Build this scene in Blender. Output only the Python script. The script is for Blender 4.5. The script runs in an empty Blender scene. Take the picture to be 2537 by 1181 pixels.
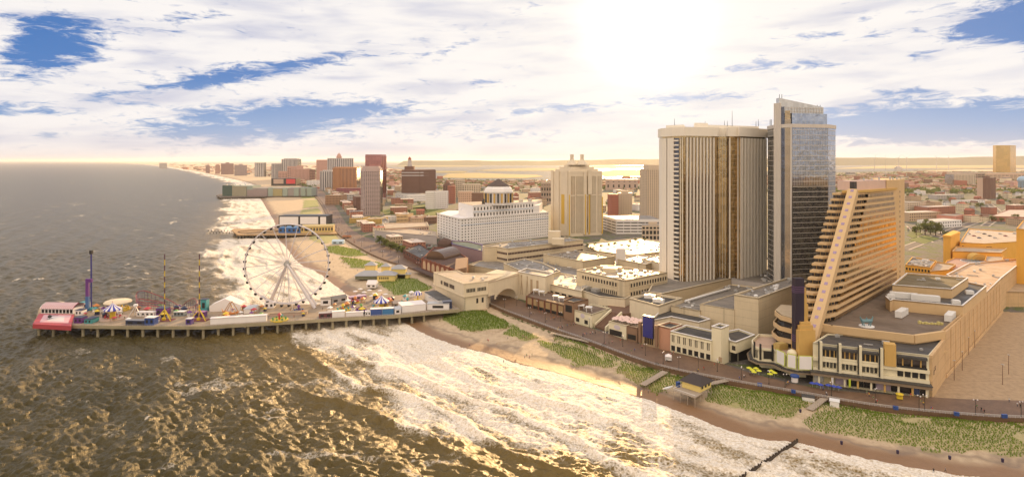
import bpy, math, random
import numpy as np
from mathutils import Vector, Matrix
R = math.radians
random.seed(7)
SC = bpy.context.scene
COL = SC.collection
# ------------------------------------------------------------------ camera
F, CX, YH, H = 1490.0, 1268.5, 398.0, 110.0
cd = bpy.data.cameras.new('camera'); cam = bpy.data.objects.new('camera', cd); COL.objects.link(cam)
cd.sensor_width = 36; cd.lens = F/2537*36; cd.shift_y = -(590.5-YH)/2537
cd.clip_start = 1; cd.clip_end = 300000
cam.location = (0, 0, H); cam.rotation_euler = (R(90), 0, 0)
SC.camera = cam
# ------------------------------------------------------------------ sun, sky, exposure
SUN_AZ, SUN_EL = R(12.6), R(12.5)
sd = Vector((math.sin(SUN_AZ)*math.cos(SUN_EL), math.cos(SUN_AZ)*math.cos(SUN_EL), math.sin(SUN_EL)))
sl = bpy.data.lights.new('sun', 'SUN'); sl.energy = 5.0; sl.angle = R(0.5); sl.color = (1, .63, .28)
so = bpy.data.objects.new('sun', sl); COL.objects.link(so); so.rotation_euler = sd.to_track_quat('Z', 'Y').to_euler()
so.location = (0, 300, 400)
SC.view_settings.view_transform = 'Standard'; SC.view_settings.look = 'None'
SC.view_settings.exposure = 0.54; SC.view_settings.gamma = 1
SC.cycles.use_denoising = True
SC.cycles.max_bounces = 6; SC.cycles.diffuse_bounces = 3; SC.cycles.glossy_bounces = 3
SC.cycles.volume_bounces = 1; SC.cycles.sample_clamp_indirect = 6
SC.cycles.caustics_reflective = False; SC.cycles.caustics_refractive = False

class NT:
    """small helper for writing node trees"""
    def __init__(s, nt): s.nt = nt; s.n = nt.nodes; s.l = nt.links
    def node(s, t, **k):
        n = s.n.new(t)
        for a, b in k.items(): setattr(n, a, b)
        return n
    def put(s, sock, v):
        if isinstance(v, bpy.types.NodeSocket): s.l.new(v, sock)
        elif v is not None:
            try: sock.default_value = v
            except Exception: sock.default_value = (*v, 1)
    def m(s, op, a, b=None, c=None, clamp=False):
        n = s.node('ShaderNodeMath', operation=op, use_clamp=clamp)
        s.put(n.inputs[0], a)
        if b is not None: s.put(n.inputs[1], b)
        if c is not None: s.put(n.inputs[2], c)
        return n.outputs[0]
    def mix(s, f, a, b, mode='MIX'):
        n = s.node('ShaderNodeMix', data_type='RGBA', blend_type=mode)
        s.put(n.inputs[0], f); s.put(n.inputs[6], a); s.put(n.inputs[7], b)
        return n.outputs[2]
    def rng(s, v, a, b, c=0.0, d=1.0, smooth=True):
        n = s.node('ShaderNodeMapRange', interpolation_type='SMOOTHSTEP' if smooth else 'LINEAR')
        for i, x in enumerate((v, a, b, c, d)): s.put(n.inputs[i], x)
        return n.outputs[0]
    def noise(s, vec, scale, detail=4, rough=.55, dist=0.0, out='Fac'):
        n = s.node('ShaderNodeTexNoise')
        s.put(n.inputs['Vector'], vec); s.put(n.inputs['Scale'], scale); s.put(n.inputs['Detail'], detail)
        s.put(n.inputs['Roughness'], rough); s.put(n.inputs['Distortion'], dist)
        return n.outputs[out]
    def comb(s, x, y, z=0.0):
        n = s.node('ShaderNodeCombineXYZ')
        for i, v in enumerate((x, y, z)): s.put(n.inputs[i], v)
        return n.outputs[0]
    def ramp(s, v, stops):
        n = s.node('ShaderNodeValToRGB'); s.put(n.inputs[0], v); e = n.color_ramp.elements
        while len(e) < len(stops): e.new(.5)
        for q, (p, c) in zip(e, stops): q.position = p; q.color = (*c, 1)
        return n.outputs[0]

world = bpy.data.worlds.new('World'); SC.world = world; world.use_nodes = True
t = NT(world.node_tree); t.n.clear()
tc = t.node('ShaderNodeTexCoord'); sp = t.node('ShaderNodeSeparateXYZ'); t.l.new(tc.outputs['Generated'], sp.inputs[0])
dx, dy, dz = sp.outputs
az = t.m('MULTIPLY', t.m('ARCTAN2', dx, dy), 57.2958)          # degrees right of +Y
el = t.m('MULTIPLY', t.m('ARCSINE', t.m('MAXIMUM', t.m('MINIMUM', dz, 1.0), -1.0)), 57.2958)
skyt = t.node('ShaderNodeTexSky', sky_type='NISHITA', sun_disc=False)
skyt.sun_elevation = SUN_EL; skyt.sun_rotation = SUN_AZ; skyt.dust_density = 2.0
# streaky cloud field, stretched along the azimuth, slightly slanted
lon = t.m('MULTIPLY', az, 0.085)
lat = t.m('ADD', t.m('MULTIPLY', el, 0.55), t.m('MULTIPLY', az, -0.010))
n1 = t.noise(t.comb(lon, lat), 1.0, 8, .62, .5)
n2 = t.noise(t.comb(t.m('MULTIPLY', lon, 5.0), t.m('MULTIPLY', lat, 3.2)), 1.0, 8, .68, .6)
n3 = t.noise(t.comb(t.m('MULTIPLY', lon, 1.3), t.m('MULTIPLY', lat, 1.2), 5.0), 1.0, 6, .5, .3)
ragged = t.m('ADD', t.m('MULTIPLY', t.m('SUBTRACT', n2, .5), 3.0), t.m('MULTIPLY', t.m('SUBTRACT', n1, .5), 1.7))
gaps = []
def pxang(x, y):
    a = math.atan((x-CX)/F); return math.degrees(a), math.degrees(math.atan((YH-y)/F*math.cos(a)))
def gap(x0, y0, x1, y1, wpx, amp):
    """a gap in the clouds running between two directions, given thickness"""
    a0, e0 = pxang(x0, y0); a1, e1 = pxang(x1, y1)
    ca, ce = (a0+a1)/2, (e0+e1)/2; L = math.hypot(a1-a0, e1-e0)/2+.5; th = math.atan2(e1-e0, a1-a0)
    w = math.degrees(wpx/F)
    X = t.m('SUBTRACT', az, ca); Y = t.m('SUBTRACT', el, ce)
    U = t.m('DIVIDE', t.m('ADD', t.m('MULTIPLY', X, math.cos(th)), t.m('MULTIPLY', Y, math.sin(th))), L)
    V = t.m('DIVIDE', t.m('SUBTRACT', t.m('MULTIPLY', Y, math.cos(th)), t.m('MULTIPLY', X, math.sin(th))), w)
    q = t.m('ADD', t.m('POWER', t.m('ABSOLUTE', U), 2.5), t.m('MULTIPLY', V, V))
    return t.m('MULTIPLY', t.m('EXPONENT', t.m('MULTIPLY', q, -1.0)), amp*(1.0 if x0 < 0 else 1.25))
for g in [(-80, 175, 290, 95, 58, .92), (40, 110, 200, 70, 50, .75), (-100, 265, 190, 275, 16, .85), (380, 200, 900, 140, 20, 1.05), (330, 225, 620, 195, 14, .7), (400, 60, 560, 25, 20, .5),
          (330, 330, 900, 300, 42, 1.1), (520, 280, 1080, 262, 22, .9), (170, 245, 470, 250, 14, .45), (1040, 140, 1180, 103, 10, .7), (1150, 207, 1270, 204, 8, .55),
          (1160, 285, 1860, 232, 17, .7), (900, 330, 1500, 330, 22, .55), (1760, 165, 2130, 160, 14, .8), (1900, 88, 2250, 78, 10, .6), (2350, 60, 2620, 72, 36, 1.35), (2480, 20, 2700, 35, 30, 1.0),
          (1900, 330, 2660, 262, 30, .85), (2050, 285, 2640, 300, 34, 1.0), (2150, 228, 2320, 226, 10, .7), (2230, 130, 2320, 150, 12, .5), (2000, 320, 2600, 330, 22, .7), (2100, 355, 2600, 350, 14, .45)]:
    gaps.append(gap(*g))
G = gaps[0]
for g in gaps[1:]: G = t.m('ADD', G, g)
# away from the view the sky keeps a loose broken cover
behind = t.rng(t.m('ABSOLUTE', az), 44, 60)
high = t.rng(el, 16, 24)
loose = t.m('MULTIPLY', t.m('MAXIMUM', behind, high), .50)
cover = t.m('ADD', t.m('MAXIMUM', G, loose), t.m('MULTIPLY', ragged, 1.35))
clear = t.rng(cover, .36, 1.35)
sunv = t.node('ShaderNodeVectorMath', operation='DOT_PRODUCT'); t.l.new(tc.outputs['Generated'], sunv.inputs[0]); sunv.inputs[1].default_value = sd
ang = t.m('MULTIPLY', t.m('ARCCOSINE', t.m('MINIMUM', sunv.outputs['Value'], 1.0)), 57.2958)
g1 = t.m('EXPONENT', t.m('MULTIPLY', t.m('MULTIPLY', ang, ang), -1/(2*2.8**2)))
g2 = t.m('EXPONENT', t.m('DIVIDE', ang, -13.0))
g3 = t.m('EXPONENT', t.m('DIVIDE', ang, -38.0))
blue = t.ramp(t.m('DIVIDE', el, 20.0), [(0, (.34, .45, .66)), (.15, (.20, .37, .68)), (.36, (.06, .21, .56)), (1, (.03, .13, .42))])
blue = t.mix(.06, blue, t.mix(1.0, skyt.outputs[0], (.09, .10, .11, 1), 'MULTIPLY'))
blue = t.mix(t.m('MULTIPLY', g2, .75, clamp=True), blue, (.55, .65, .86, 1))
shade = t.rng(n3, .22, .60)
cl = t.mix(shade, (.58, .60, .74, 1), (.98, .94, .92, 1))
cl = t.mix(t.m('MULTIPLY', g2, .9, clamp=True), cl, (1.0, .95, .88, 1))
col = t.mix(clear, cl, blue)
hz = t.m('EXPONENT', t.m('DIVIDE', t.m('MAXIMUM', el, 0.0), -1.5))
hzc = t.mix(t.m('MULTIPLY', g3, 1.2, clamp=True), (.72, .69, .74, 1), (.96, .82, .72, 1))
col = t.mix(t.m('MULTIPLY', hz, .75), col, hzc)
glow = t.mix(1.0, t.mix(g1, (0, 0, 0, 1), (1.3, 1.2, 1.0, 1)), t.mix(g2, (0, 0, 0, 1), (.13, .10, .06, 1)), 'ADD')
col = t.mix(1.0, col, glow, 'ADD')
# clouds opposite the sun, out of view, made brighter and warmer to light facades
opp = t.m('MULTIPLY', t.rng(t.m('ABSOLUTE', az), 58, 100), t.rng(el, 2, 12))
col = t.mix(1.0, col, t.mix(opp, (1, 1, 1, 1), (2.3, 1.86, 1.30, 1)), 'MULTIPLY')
col = t.mix(1.0, col, t.comb(*[t.rng(el, 14, 50, 1.0, k) for k in (1.05, 1.08, 1.15)]), 'MULTIPLY')
below = t.rng(el, -0.4, -3.0)
col = t.mix(below, col, (.25, .22, .19, 1))
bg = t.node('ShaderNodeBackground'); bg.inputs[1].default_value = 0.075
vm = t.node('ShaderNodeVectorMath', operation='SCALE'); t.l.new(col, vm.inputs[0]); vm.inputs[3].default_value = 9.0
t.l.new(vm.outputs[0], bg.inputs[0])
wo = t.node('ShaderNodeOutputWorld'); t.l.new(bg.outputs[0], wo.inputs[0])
world.cycles.sampling_method = 'MANUAL'; world.cycles.sample_map_resolution = 1024

# ------------------------------------------------------------------ geometry helpers
def W(x, y, z=0.0):
    Y = F*(H-z)/(y-YH); return ((x-CX)/F*Y, Y, z)
def P(x, y, z=3.0): return W(x, y, z)[:2]
def PD(x, Y): return ((x-CX)/F*Y, Y)               # a plan point in that direction at distance Y
def ZT(yb, yt, zg=3.0): return H-(yt-YH)*(H-zg)/(yb-YH)
def DY(yb, zg=3.0): return F*(H-zg)/(yb-YH)         # distance of ground seen at that row
def ZY(yt, Y): return H-(yt-YH)*Y/F                 # height seen at that row from distance Y
def lerp(a, b, t): return tuple(p+(q-p)*t for p, q in zip(a, b))
def outn(A, B):
    d = (B[0]-A[0], B[1]-A[1]); L = math.hypot(*d) or 1; return (d[1]/L, -d[0]/L)

ORG = {}
def tag(o, label, cat=None, group=None, kind=None):
    if label: o['label'] = label
    if cat: o['category'] = cat
    if group: o['group'] = group
    if kind: o['kind'] = kind
    return o
def thing(name, label, cat, loc=(0, 0, 0), group=None, rz=0):
    o = bpy.data.objects.new(name, None); COL.objects.link(o); o.location = loc; o.rotation_euler = (0, 0, rz)
    o.empty_display_size = 1
    ORG[o] = tuple(loc); return tag(o, label, cat, group)
class MB:
    def __init__(s): s.v = []; s.f = []; s.m = []; s.cm = 0
    def add(s, vs, fs):
        k = len(s.v); s.v += [tuple(map(float, q)) for q in vs]
        for f in fs: s.f.append([i+k for i in f]); s.m.append(s.cm)
        return s
    def quad(s, *p): return s.add(p, [range(len(p))])
    def prism(s, poly, z0, z1, bottom=False, top=True):
        n = len(poly)
        a = sum(poly[i][0]*poly[(i+1) % n][1]-poly[(i+1) % n][0]*poly[i][1] for i in range(n))
        if a < 0: poly = poly[::-1]
        vs = [(p[0], p[1], z0) for p in poly]+[(p[0], p[1], z1 if not callable(z1) else z1(p)) for p in poly]
        fs = [(i, (i+1) % n, n+(i+1) % n, n+i) for i in range(n)]
        if top: fs.append(tuple(range(n, 2*n)))
        if bottom: fs.append(tuple(range(n-1, -1, -1)))
        return s.add(vs, fs)
    def box(s, x0, x1, y0, y1, z0, z1): return s.prism([(x0, y0), (x1, y0), (x1, y1), (x0, y1)], z0, z1, True)
    def cbox(s, c, sx, sy, sz, a=0):
        ca, sa = math.cos(a), math.sin(a)
        p = [(c[0]+u*ca-v*sa, c[1]+u*sa+v*ca) for u, v in ((-sx/2, -sy/2), (sx/2, -sy/2), (sx/2, sy/2), (-sx/2, sy/2))]
        return s.prism(p, c[2], c[2]+sz, True)
    def fbox(s, A, B, u0, u1, z0, z1, d0, d1):
        """box on the face that runs A to B (left to right seen from outside); u in metres, d outward"""
        L = math.hypot(B[0]-A[0], B[1]-A[1]); e = ((B[0]-A[0])/L, (B[1]-A[1])/L); n = outn(A, B)
        q = [(A[0]+e[0]*u+n[0]*d, A[1]+e[1]*u+n[1]*d) for u, d in ((u0, d1), (u1, d1), (u1, d0), (u0, d0))]
        return s.prism(q, z0, z1, True)
    def tube(s, p, q, r, n=6, r2=None, cap=True):
        p, q = Vector(p), Vector(q); d = q-p
        if d.length < 1e-6: return s
        k = d.to_track_quat('Z', 'Y'); r2 = r if r2 is None else r2; vs = []
        for c, rr in ((p, r), (q, r2)):
            for i in range(n):
                a = 2*math.pi*i/n; vs.append(tuple(c+k @ Vector((rr*math.cos(a), rr*math.sin(a), 0))))
        fs = [(i, (i+1) % n, n+(i+1) % n, n+i) for i in range(n)]
        if cap: fs += [tuple(range(n-1, -1, -1)), tuple(range(n, 2*n))]
        return s.add(vs, fs)
    def lathe(s, c, prof, n=16, a0=0.0):
        vs = []; m = len(prof)
        for r, z in prof:
            for i in range(n):
                a = a0+2*math.pi*i/n; vs.append((c[0]+r*math.cos(a), c[1]+r*math.sin(a), c[2]+z))
        fs = [(j*n+i, j*n+(i+1) % n, (j+1)*n+(i+1) % n, (j+1)*n+i) for j in range(m-1) for i in range(n)]
        fs.append(tuple(range((m-1)*n, m*n))); fs.append(tuple(range(n-1, -1, -1)))
        return s.add(vs, fs)
    def build(s, name, mat, parent=None, smooth=False, label=None, group=None, cat=None, kind=None):
        o = ORG.get(parent, (0, 0, 0)) if parent else (0, 0, 0)
        me = bpy.data.meshes.new(name)
        me.from_pydata([(v[0]-o[0], v[1]-o[1], v[2]-o[2]) for v in s.v], [], [list(f) for f in s.f])
        mats = mat if isinstance(mat, (list, tuple)) else [mat]
        for m_ in mats: me.materials.append(m_)
        if len(mats) > 1: me.polygons.foreach_set('material_index', s.m)
        if smooth: me.polygons.foreach_set('use_smooth', [True]*len(me.polygons))
        ob = bpy.data.objects.new(name, me); COL.objects.link(ob)
        if parent: ob.parent = parent; ORG[ob] = o
        return tag(ob, label, cat, group, kind)
def solo(mb, name, mat, label, cat, group=None, smooth=False):
    """a thing that is one mesh, its origin at its base"""
    xs = [v[0] for v in mb.v]; ys = [v[1] for v in mb.v]; zs = [v[2] for v in mb.v]
    c = ((min(xs)+max(xs))/2, (min(ys)+max(ys))/2, min(zs))
    mb.v = [(a-c[0], b-c[1], d-c[2]) for a, b, d in mb.v]
    o = mb.build(name, mat, None, smooth); o.location = c
    return tag(o, label, cat, group)
CHILD = {}
def dup(root, loc, rz=None, label=None, group=None, scale=None, matmap=None):
    """copy a thing with copies of its parts and sub-parts"""
    def cp(o, par):
        c = o.copy(); COL.objects.link(c)
        if par: c.parent = par
        for ch in CHILD.get(o) or [x for x in o.children]: cp(ch, c)
        return c
    if root not in CHILD:
        def reg(o):
            CHILD[o] = list(o.children)
            for x in o.children: reg(x)
        reg(root)
    r = cp(root, None); r.location = loc
    if rz is not None: r.rotation_euler = (0, 0, rz)
    if scale: r.scale = scale if not isinstance(scale, (int, float)) else (scale,)*3
    if label: r['label'] = label
    if group: r['group'] = group
    ORG[r] = tuple(loc)
    return r

# ------------------------------------------------------------------ materials
def mat_base(name):
    m = bpy.data.materials.new(name); m.use_nodes = True; k = NT(m.node_tree); k.n.clear()
    b = k.node('ShaderNodeBsdfPrincipled'); o = k.node('ShaderNodeOutputMaterial'); k.l.new(b.outputs[0], o.inputs[0])
    return m, k, b
def pos(k, s=(1, 1, 1)):
    g = k.node('ShaderNodeNewGeometry')
    if s == (1, 1, 1): return g.outputs['Position']
    n = k.node('ShaderNodeVectorMath', operation='MULTIPLY'); k.l.new(g.outputs['Position'], n.inputs[0]); n.inputs[1].default_value = s
    return n.outputs[0]
MATS = {}
def wallm(name, c, rough=.85, var=.10, streak=.10, spec=.3, lines=0, bump=0):
    """painted or rendered wall: patches, rain streaks, optional floor joints"""
    if name in MATS: return MATS[name]
    m, k, b = mat_base(name)
    a = k.noise(pos(k), .12, 4, .6); s = k.noise(pos(k, (1, 1, .10)), .55, 5, .7); g = k.noise(pos(k), 1.7, 3, .6)
    f = k.m('ADD', k.m('MULTIPLY', k.rng(a, .3, .7), var), k.m('MULTIPLY', k.rng(s, .45, .8), streak))
    f = k.m('ADD', f, k.m('MULTIPLY', g, var*.5))
    col = k.mix(f, c, tuple(v*.45 for v in c))
    if lines:
        sx = k.node('ShaderNodeSeparateXYZ'); k.l.new(pos(k), sx.inputs[0])
        fr = k.m('FRACT', k.m('DIVIDE', sx.outputs[2], lines)); fv = k.m('FRACT', k.m('DIVIDE', k.m('ADD', sx.outputs[0], k.m('MULTIPLY', sx.outputs[1], .83)), lines*1.3)); col = k.mix(k.m('MULTIPLY', k.m('MAXIMUM', k.m('LESS_THAN', fr, .05), k.m('LESS_THAN', fv, .035)), .38), col, tuple(v*.4 for v in c))
    k.put(b.inputs['Base Color'], col); b.inputs['Roughness'].default_value = rough
    b.inputs['Specular IOR Level'].default_value = spec
    if bump:
        bp = k.node('ShaderNodeBump'); bp.inputs['Strength'].default_value = bump; bp.inputs['Distance'].default_value = .3
        k.l.new(k.noise(pos(k), 1.1, 6, .7), bp.inputs['Height']); k.l.new(bp.outputs[0], b.inputs['Normal'])
    MATS[name] = m; return m
def roofm(name, c, rough=.6, patch=.5, scale=.09):
    """flat membrane roof: ponding stains, seams, patches"""
    if name in MATS: return MATS[name]
    m, k, b = mat_base(name)
    a = k.noise(pos(k), scale, 5, .65, .4); g = k.noise(pos(k), 1.5, 4, .6); w = k.noise(pos(k), scale*3, 4, .6, 1.0)
    col = k.mix(k.m('MULTIPLY', k.rng(a, .42, .68), patch), c, tuple(v*.5 for v in c))
    col = k.mix(k.m('MULTIPLY', k.rng(w, .55, .75), patch*.6), col, tuple(min(1, v*1.5) for v in c))
    col = k.mix(k.m('MULTIPLY', g, .35), col, tuple(v*.6 for v in c))
    k.put(b.inputs['Base Color'], col); k.put(b.inputs['Roughness'], k.rng(a, .3, .7, rough-.18, rough+.2))
    MATS[name] = m; return m
def glassm(name, c, rough=.08, metal=.85, warp=.0, sx=.33, sz=.28, var=.35):
    """tinted facade glass: pane to pane tone and tilt differ a little"""
    if name in MATS: return MATS[name]
    m, k, b = mat_base(name)
    sp_ = k.node('ShaderNodeSeparateXYZ'); k.l.new(pos(k), sp_.inputs[0])
    h = k.m('ADD', sp_.outputs[0], sp_.outputs[1])
    cell = k.comb(k.m('FLOOR', k.m('MULTIPLY', h, sx)), k.m('FLOOR', k.m('MULTIPLY', sp_.outputs[2], sz)))
    wn = k.node('ShaderNodeTexWhiteNoise', noise_dimensions='3D'); k.l.new(cell, wn.inputs[0])
    col = k.mix(k.m('MULTIPLY', wn.outputs['Value'], var), c, tuple(v*.35 for v in c))
    k.put(b.inputs['Base Color'], col); b.inputs['Roughness'].default_value = rough; b.inputs['Metallic'].default_value = metal
    if warp:
        bp = k.node('ShaderNodeBump'); bp.inputs['Strength'].default_value = warp; bp.inputs['Distance'].default_value = 1
        k.put(bp.inputs['Height'], k.m('ADD', k.noise(pos(k), .30, 3, .5), k.m('MULTIPLY', wn.outputs['Value'], .12))); k.l.new(bp.outputs[0], b.inputs['Normal'])
    MATS[name] = m; return m
def plain(name, c, rough=.6, metal=0.0, emit=0):
    if name in MATS: return MATS[name]
    m, k, b = mat_base(name)
    g = k.noise(pos(k), 2.0, 4, .6)
    k.put(b.inputs['Base Color'], k.mix(k.m('MULTIPLY', g, .45), c, tuple(v*.55 for v in c)))
    b.inputs['Roughness'].default_value = rough; b.inputs['Metallic'].default_value = metal
    if emit:
        b.inputs['Emission Color'].default_value = (*c, 1); b.inputs['Emission Strength'].default_value = emit
    MATS[name] = m; return m
CREAM = wallm('cream_stucco', (.64, .54, .38), lines=4.6, var=.14, streak=.22); CREAM2 = wallm('pale_cream_stucco', (.70, .61, .46), streak=.2); TAN = wallm('tan_stucco', (.42, .31, .20))
WHITE = wallm('white_paint', (.76, .74, .74), var=.06); BRICK = wallm('red_brick', (.25, .09, .06)); BROWN = wallm('brown_brick', (.20, .115, .085))
ORANGE = wallm('orange_stucco', (.60, .43, .24)); PEACH = wallm('peach_stucco', (.62, .43, .24), lines=5.2, var=.2, streak=.2); YEL = wallm('yellow_stucco', (.76, .42, .08))
PINKB = wallm('salmon_block', (.50, .27, .18)); CONC = wallm('raw_concrete', (.38, .34, .29)); GREYW = wallm('grey_wall', (.45, .42, .41))
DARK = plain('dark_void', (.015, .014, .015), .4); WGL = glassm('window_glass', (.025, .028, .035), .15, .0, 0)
RGREY = roofm('grey_roof', (.22, .20, .18)); RDARK = roofm('dark_roof', (.055, .052, .05)); RTAN = roofm('tan_roof', (.44, .35, .25)); RWHITE = roofm('white_roof', (.60, .55, .48), .62)
METAL = plain('galvanised_metal', (.55, .55, .55), .35, .5); WMET = plain('white_metal', (.78, .78, .78), .45); BLACK = plain('black_metal', (.02, .02, .022), .4)
# ------------------------------------------------------------------ numpy noise and polygon tools
def _h(ix, iy, s):
    n = (ix.astype(np.int64)*374761393+iy.astype(np.int64)*668265263+s*1442695041) & 0xffffffff
    n = ((n ^ (n >> 13))*1274126177) & 0xffffffff
    return ((n ^ (n >> 16)) & 0xffff)/65535.0
def vn(x, y, s=0):
    ix, iy = np.floor(x), np.floor(y); fx, fy = x-ix, y-iy
    fx = fx*fx*(3-2*fx); fy = fy*fy*(3-2*fy)
    a = _h(ix, iy, s); b = _h(ix+1, iy, s); c = _h(ix, iy+1, s); d = _h(ix+1, iy+1, s)
    return (a*(1-fx)+b*fx)*(1-fy)+(c*(1-fx)+d*fx)*fy
def fbm(x, y, s=0, o=4):
    r = 0; a = .5; t_ = 0
    for i in range(o): r = r+a*vn(x*2**i, y*2**i, s+i*17); t_ += a; a *= .5
    return r/t_
def sst(x, a, b):
    q = np.clip((x-a)/(b-a), 0, 1); return q*q*(3-2*q)
def dist_poly(X, Y, pts):
    d = np.full(X.shape, 1e12)
    for (ax, ay), (bx, by) in zip(pts[:-1], pts[1:]):
        ex, ey = bx-ax, by-ay; L = ex*ex+ey*ey or 1e-9
        q = np.clip(((X-ax)*ex+(Y-ay)*ey)/L, 0, 1)
        d = np.minimum(d, (X-ax-q*ex)**2+(Y-ay-q*ey)**2)
    return np.sqrt(d)
def inside(X, Y, pts):
    r = np.zeros(X.shape, bool); n = len(pts)
    for i in range(n):
        ax, ay = pts[i]; bx, by = pts[(i+1) % n]
        if ay == by: continue
        c = ((ay > Y) != (by > Y)) & (X < (bx-ax)*(Y-ay)/(by-ay)+ax); r ^= c
    return r
def smooth_line(p, n=3):
    for _ in range(n):
        q = [p[0]]
        for a, b in zip(p[:-1], p[1:]): q += [lerp(a, b, .25), lerp(a, b, .75)]
        q.append(p[-1]); p = q
    return p
# ------------------------------------------------------------------ coast lines (from sea edge to boardwalk)
SHORE_PX = [(3100, 1215), (2537, 1192), (2406, 1179), (2311, 1166), (2165, 1144), (2045, 1115), (1976, 1092), (1900, 1090), (1837, 1078), (1740, 1040), (1657, 1008), (1588, 985), (1471, 951), (1369, 921), (1278, 900), (1223, 878), (1150, 862),
    (1060, 832), (1000, 800), (940, 768), (860, 733), (814, 695), (781, 672), (738, 654), (712, 616), (687, 591), (677, 572), (683, 553), (670, 533), (660, 518), (650, 499), (642, 489), (650, 478), (648, 467), (620, 453), (562, 440), (496, 425.5), (440, 416.5), (400, 411), (350, 406.4), (280, 403.4), (150, 401.2)]
SHORE = smooth_line([P(x, y, 0) for x, y in SHORE_PX], 2)
LANDPOLY = SHORE+[P(150, 400.3, 0), P(400, 402.5, 0), P(560, 405, 0), P(800, 409, 0), P(930, 414, 0), P(1040, 424, 0), P(1075, 444, 0), P(1180, 450, 0), P(1370, 448, 0), P(1480, 443, 0), P(1560, 440, 0), P(1640, 441, 0), P(1900, 434, 0),
    P(2070, 429, 0), P(2180, 426, 0), P(2320, 423, 0), P(2400, 420, 0), P(3100, 419, 0)]
BW_SEA_PX = [(3100, 1050), (2537, 1037), (2366, 1027), (2165, 1007), (1994, 976), (1837, 949), (1792, 940), (1646, 912), (1551, 880), (1442, 838), (1369, 814), (1296, 786), (1238, 765), (1140, 715), (1043, 669), (941, 640), (878, 606), (834, 578), (824, 555), (809, 533), (792, 499), (777, 483), (763, 471), (745, 460), (722, 449), (690, 440), (640, 431)]
BW_LAND_PX = [(3100, 1003), (2537, 991), (2400, 989), (2311, 982), (2165, 975), (2016, 962), (1860, 925), (1778, 895), (1661, 871), (1562, 846), (1508, 825), (1420, 799), (1391, 788), (1304, 752), (1270, 736), (1150, 690), (1060, 652), (992, 624), (928, 598), (880, 575), (865, 562), (850, 543), (832, 512), (808, 482), (795, 470), (772, 459), (742, 448), (705, 439), (650, 430)]
BWZ = 4.5
BWS = smooth_line([P(x, y, BWZ) for x, y in BW_SEA_PX], 2); BWL = smooth_line([P(x, y, BWZ) for x, y in BW_LAND_PX], 2)
# dune grass zones (seen outlines on the dunes): (polygon, density, dry)
DUNES = [([(2090, 1012), (2537, 1050), (2700, 1052), (2700, 1122), (2537, 1112), (2380, 1108), (2200, 1088), (2010, 1052), (1990, 1030), (2020, 1012)], .55, .45),
         ([(1770, 948), (1990, 985), (2000, 1000), (1968, 1030), (1880, 1018), (1740, 985), (1752, 958)], .75, .35),
         ([(1530, 890), (1640, 918), (1700, 945), (1625, 965), (1520, 915)], .8, .75), ([(1330, 838), (1430, 860), (1517, 888), (1515, 903), (1440, 900), (1330, 850)], .8, .5),
         ([(1100, 776), (1160, 768), (1205, 768), (1265, 798), (1262, 812), (1190, 817), (1140, 812), (1092, 788)], 1.0, .1), ([(1270, 800), (1345, 836), (1300, 842), (1240, 825)], .9, .35),
         ([(935, 700), (975, 687), (1035, 690), (1075, 712), (1045, 735), (985, 735)], 1.0, .1),
         ([(838, 635), (880, 640), (945, 650), (960, 660), (905, 665), (870, 662)], 1.0, .35), ([(800, 612), (838, 608), (885, 618), (912, 632), (860, 636), (815, 625)], 1.0, .35), ([(762, 590), (775, 577), (830, 578), (845, 592), (812, 603), (780, 600)], .9, .5),
         ([(740, 533), (745, 520), (790, 515), (800, 528)], .9, .4), ([(748, 516), (752, 495), (788, 494), (792, 512)], 1.0, .3), ([(742, 492), (752, 483), (778, 484), (784, 492)], 1.0, .25)]
DUNES += [([(x, y+9) for x, y in BW_SEA_PX[1:11]]+[(x, y+30) for x, y in BW_SEA_PX[1:11]][::-1], .30, .55)]
DUNEW = [([P(x, y, 2.8) for x, y in p], d, r) for p, d, r in DUNES]

def grid_mesh(name, rows, cols, zfun, mat, keep=None, attrs=None, smooth=True):
    """ground sheet whose cells grow with distance; zfun(X,Y) gives heights, attrs(X,Y,Z) named values per vertex"""
    Yv = F*H/rows; X = (cols[None, :]-CX)/F*Yv[:, None]; Y = np.repeat(Yv[:, None], len(cols), 1)
    Z, A = zfun(X, Y)
    nr, nc = X.shape; idx = np.arange(nr*nc).reshape(nr, nc)
    a, b, c, d = idx[:-1, :-1], idx[:-1, 1:], idx[1:, 1:], idx[1:, :-1]
    q = np.stack([a, b, c, d], -1).reshape(-1, 4)
    if keep is not None:
        kp = keep(X, Y, Z); kq = kp.ravel()[q].any(1); q = q[kq]
        used = np.zeros(nr*nc, bool); used[q.ravel()] = True; remap = np.cumsum(used)-1; q = remap[q]
    else: used = np.ones(nr*nc, bool)
    co = np.stack([X.ravel()[used], Y.ravel()[used], Z.ravel()[used]], -1).astype(np.float32)
    me = bpy.data.meshes.new(name); me.vertices.add(len(co)); me.vertices.foreach_set('co', co.ravel())
    me.loops.add(q.size); me.loops.foreach_set('vertex_index', q.ravel().astype(np.int32))
    me.polygons.add(len(q)); me.polygons.foreach_set('loop_start', np.arange(0, q.size, 4, dtype=np.int32)); me.polygons.foreach_set('loop_total', np.full(len(q), 4, np.int32))
    me.update(calc_edges=True); me.validate()
    if smooth: me.polygons.foreach_set('use_smooth', [True]*len(me.polygons))
    for nm, v in A.items():
        at = me.attributes.new(nm, 'FLOAT', 'POINT'); at.data.foreach_set('value', v.ravel()[used].astype(np.float32))
    me.materials.append(mat); o = bpy.data.objects.new(name, me); COL.objects.link(o); return o

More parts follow.
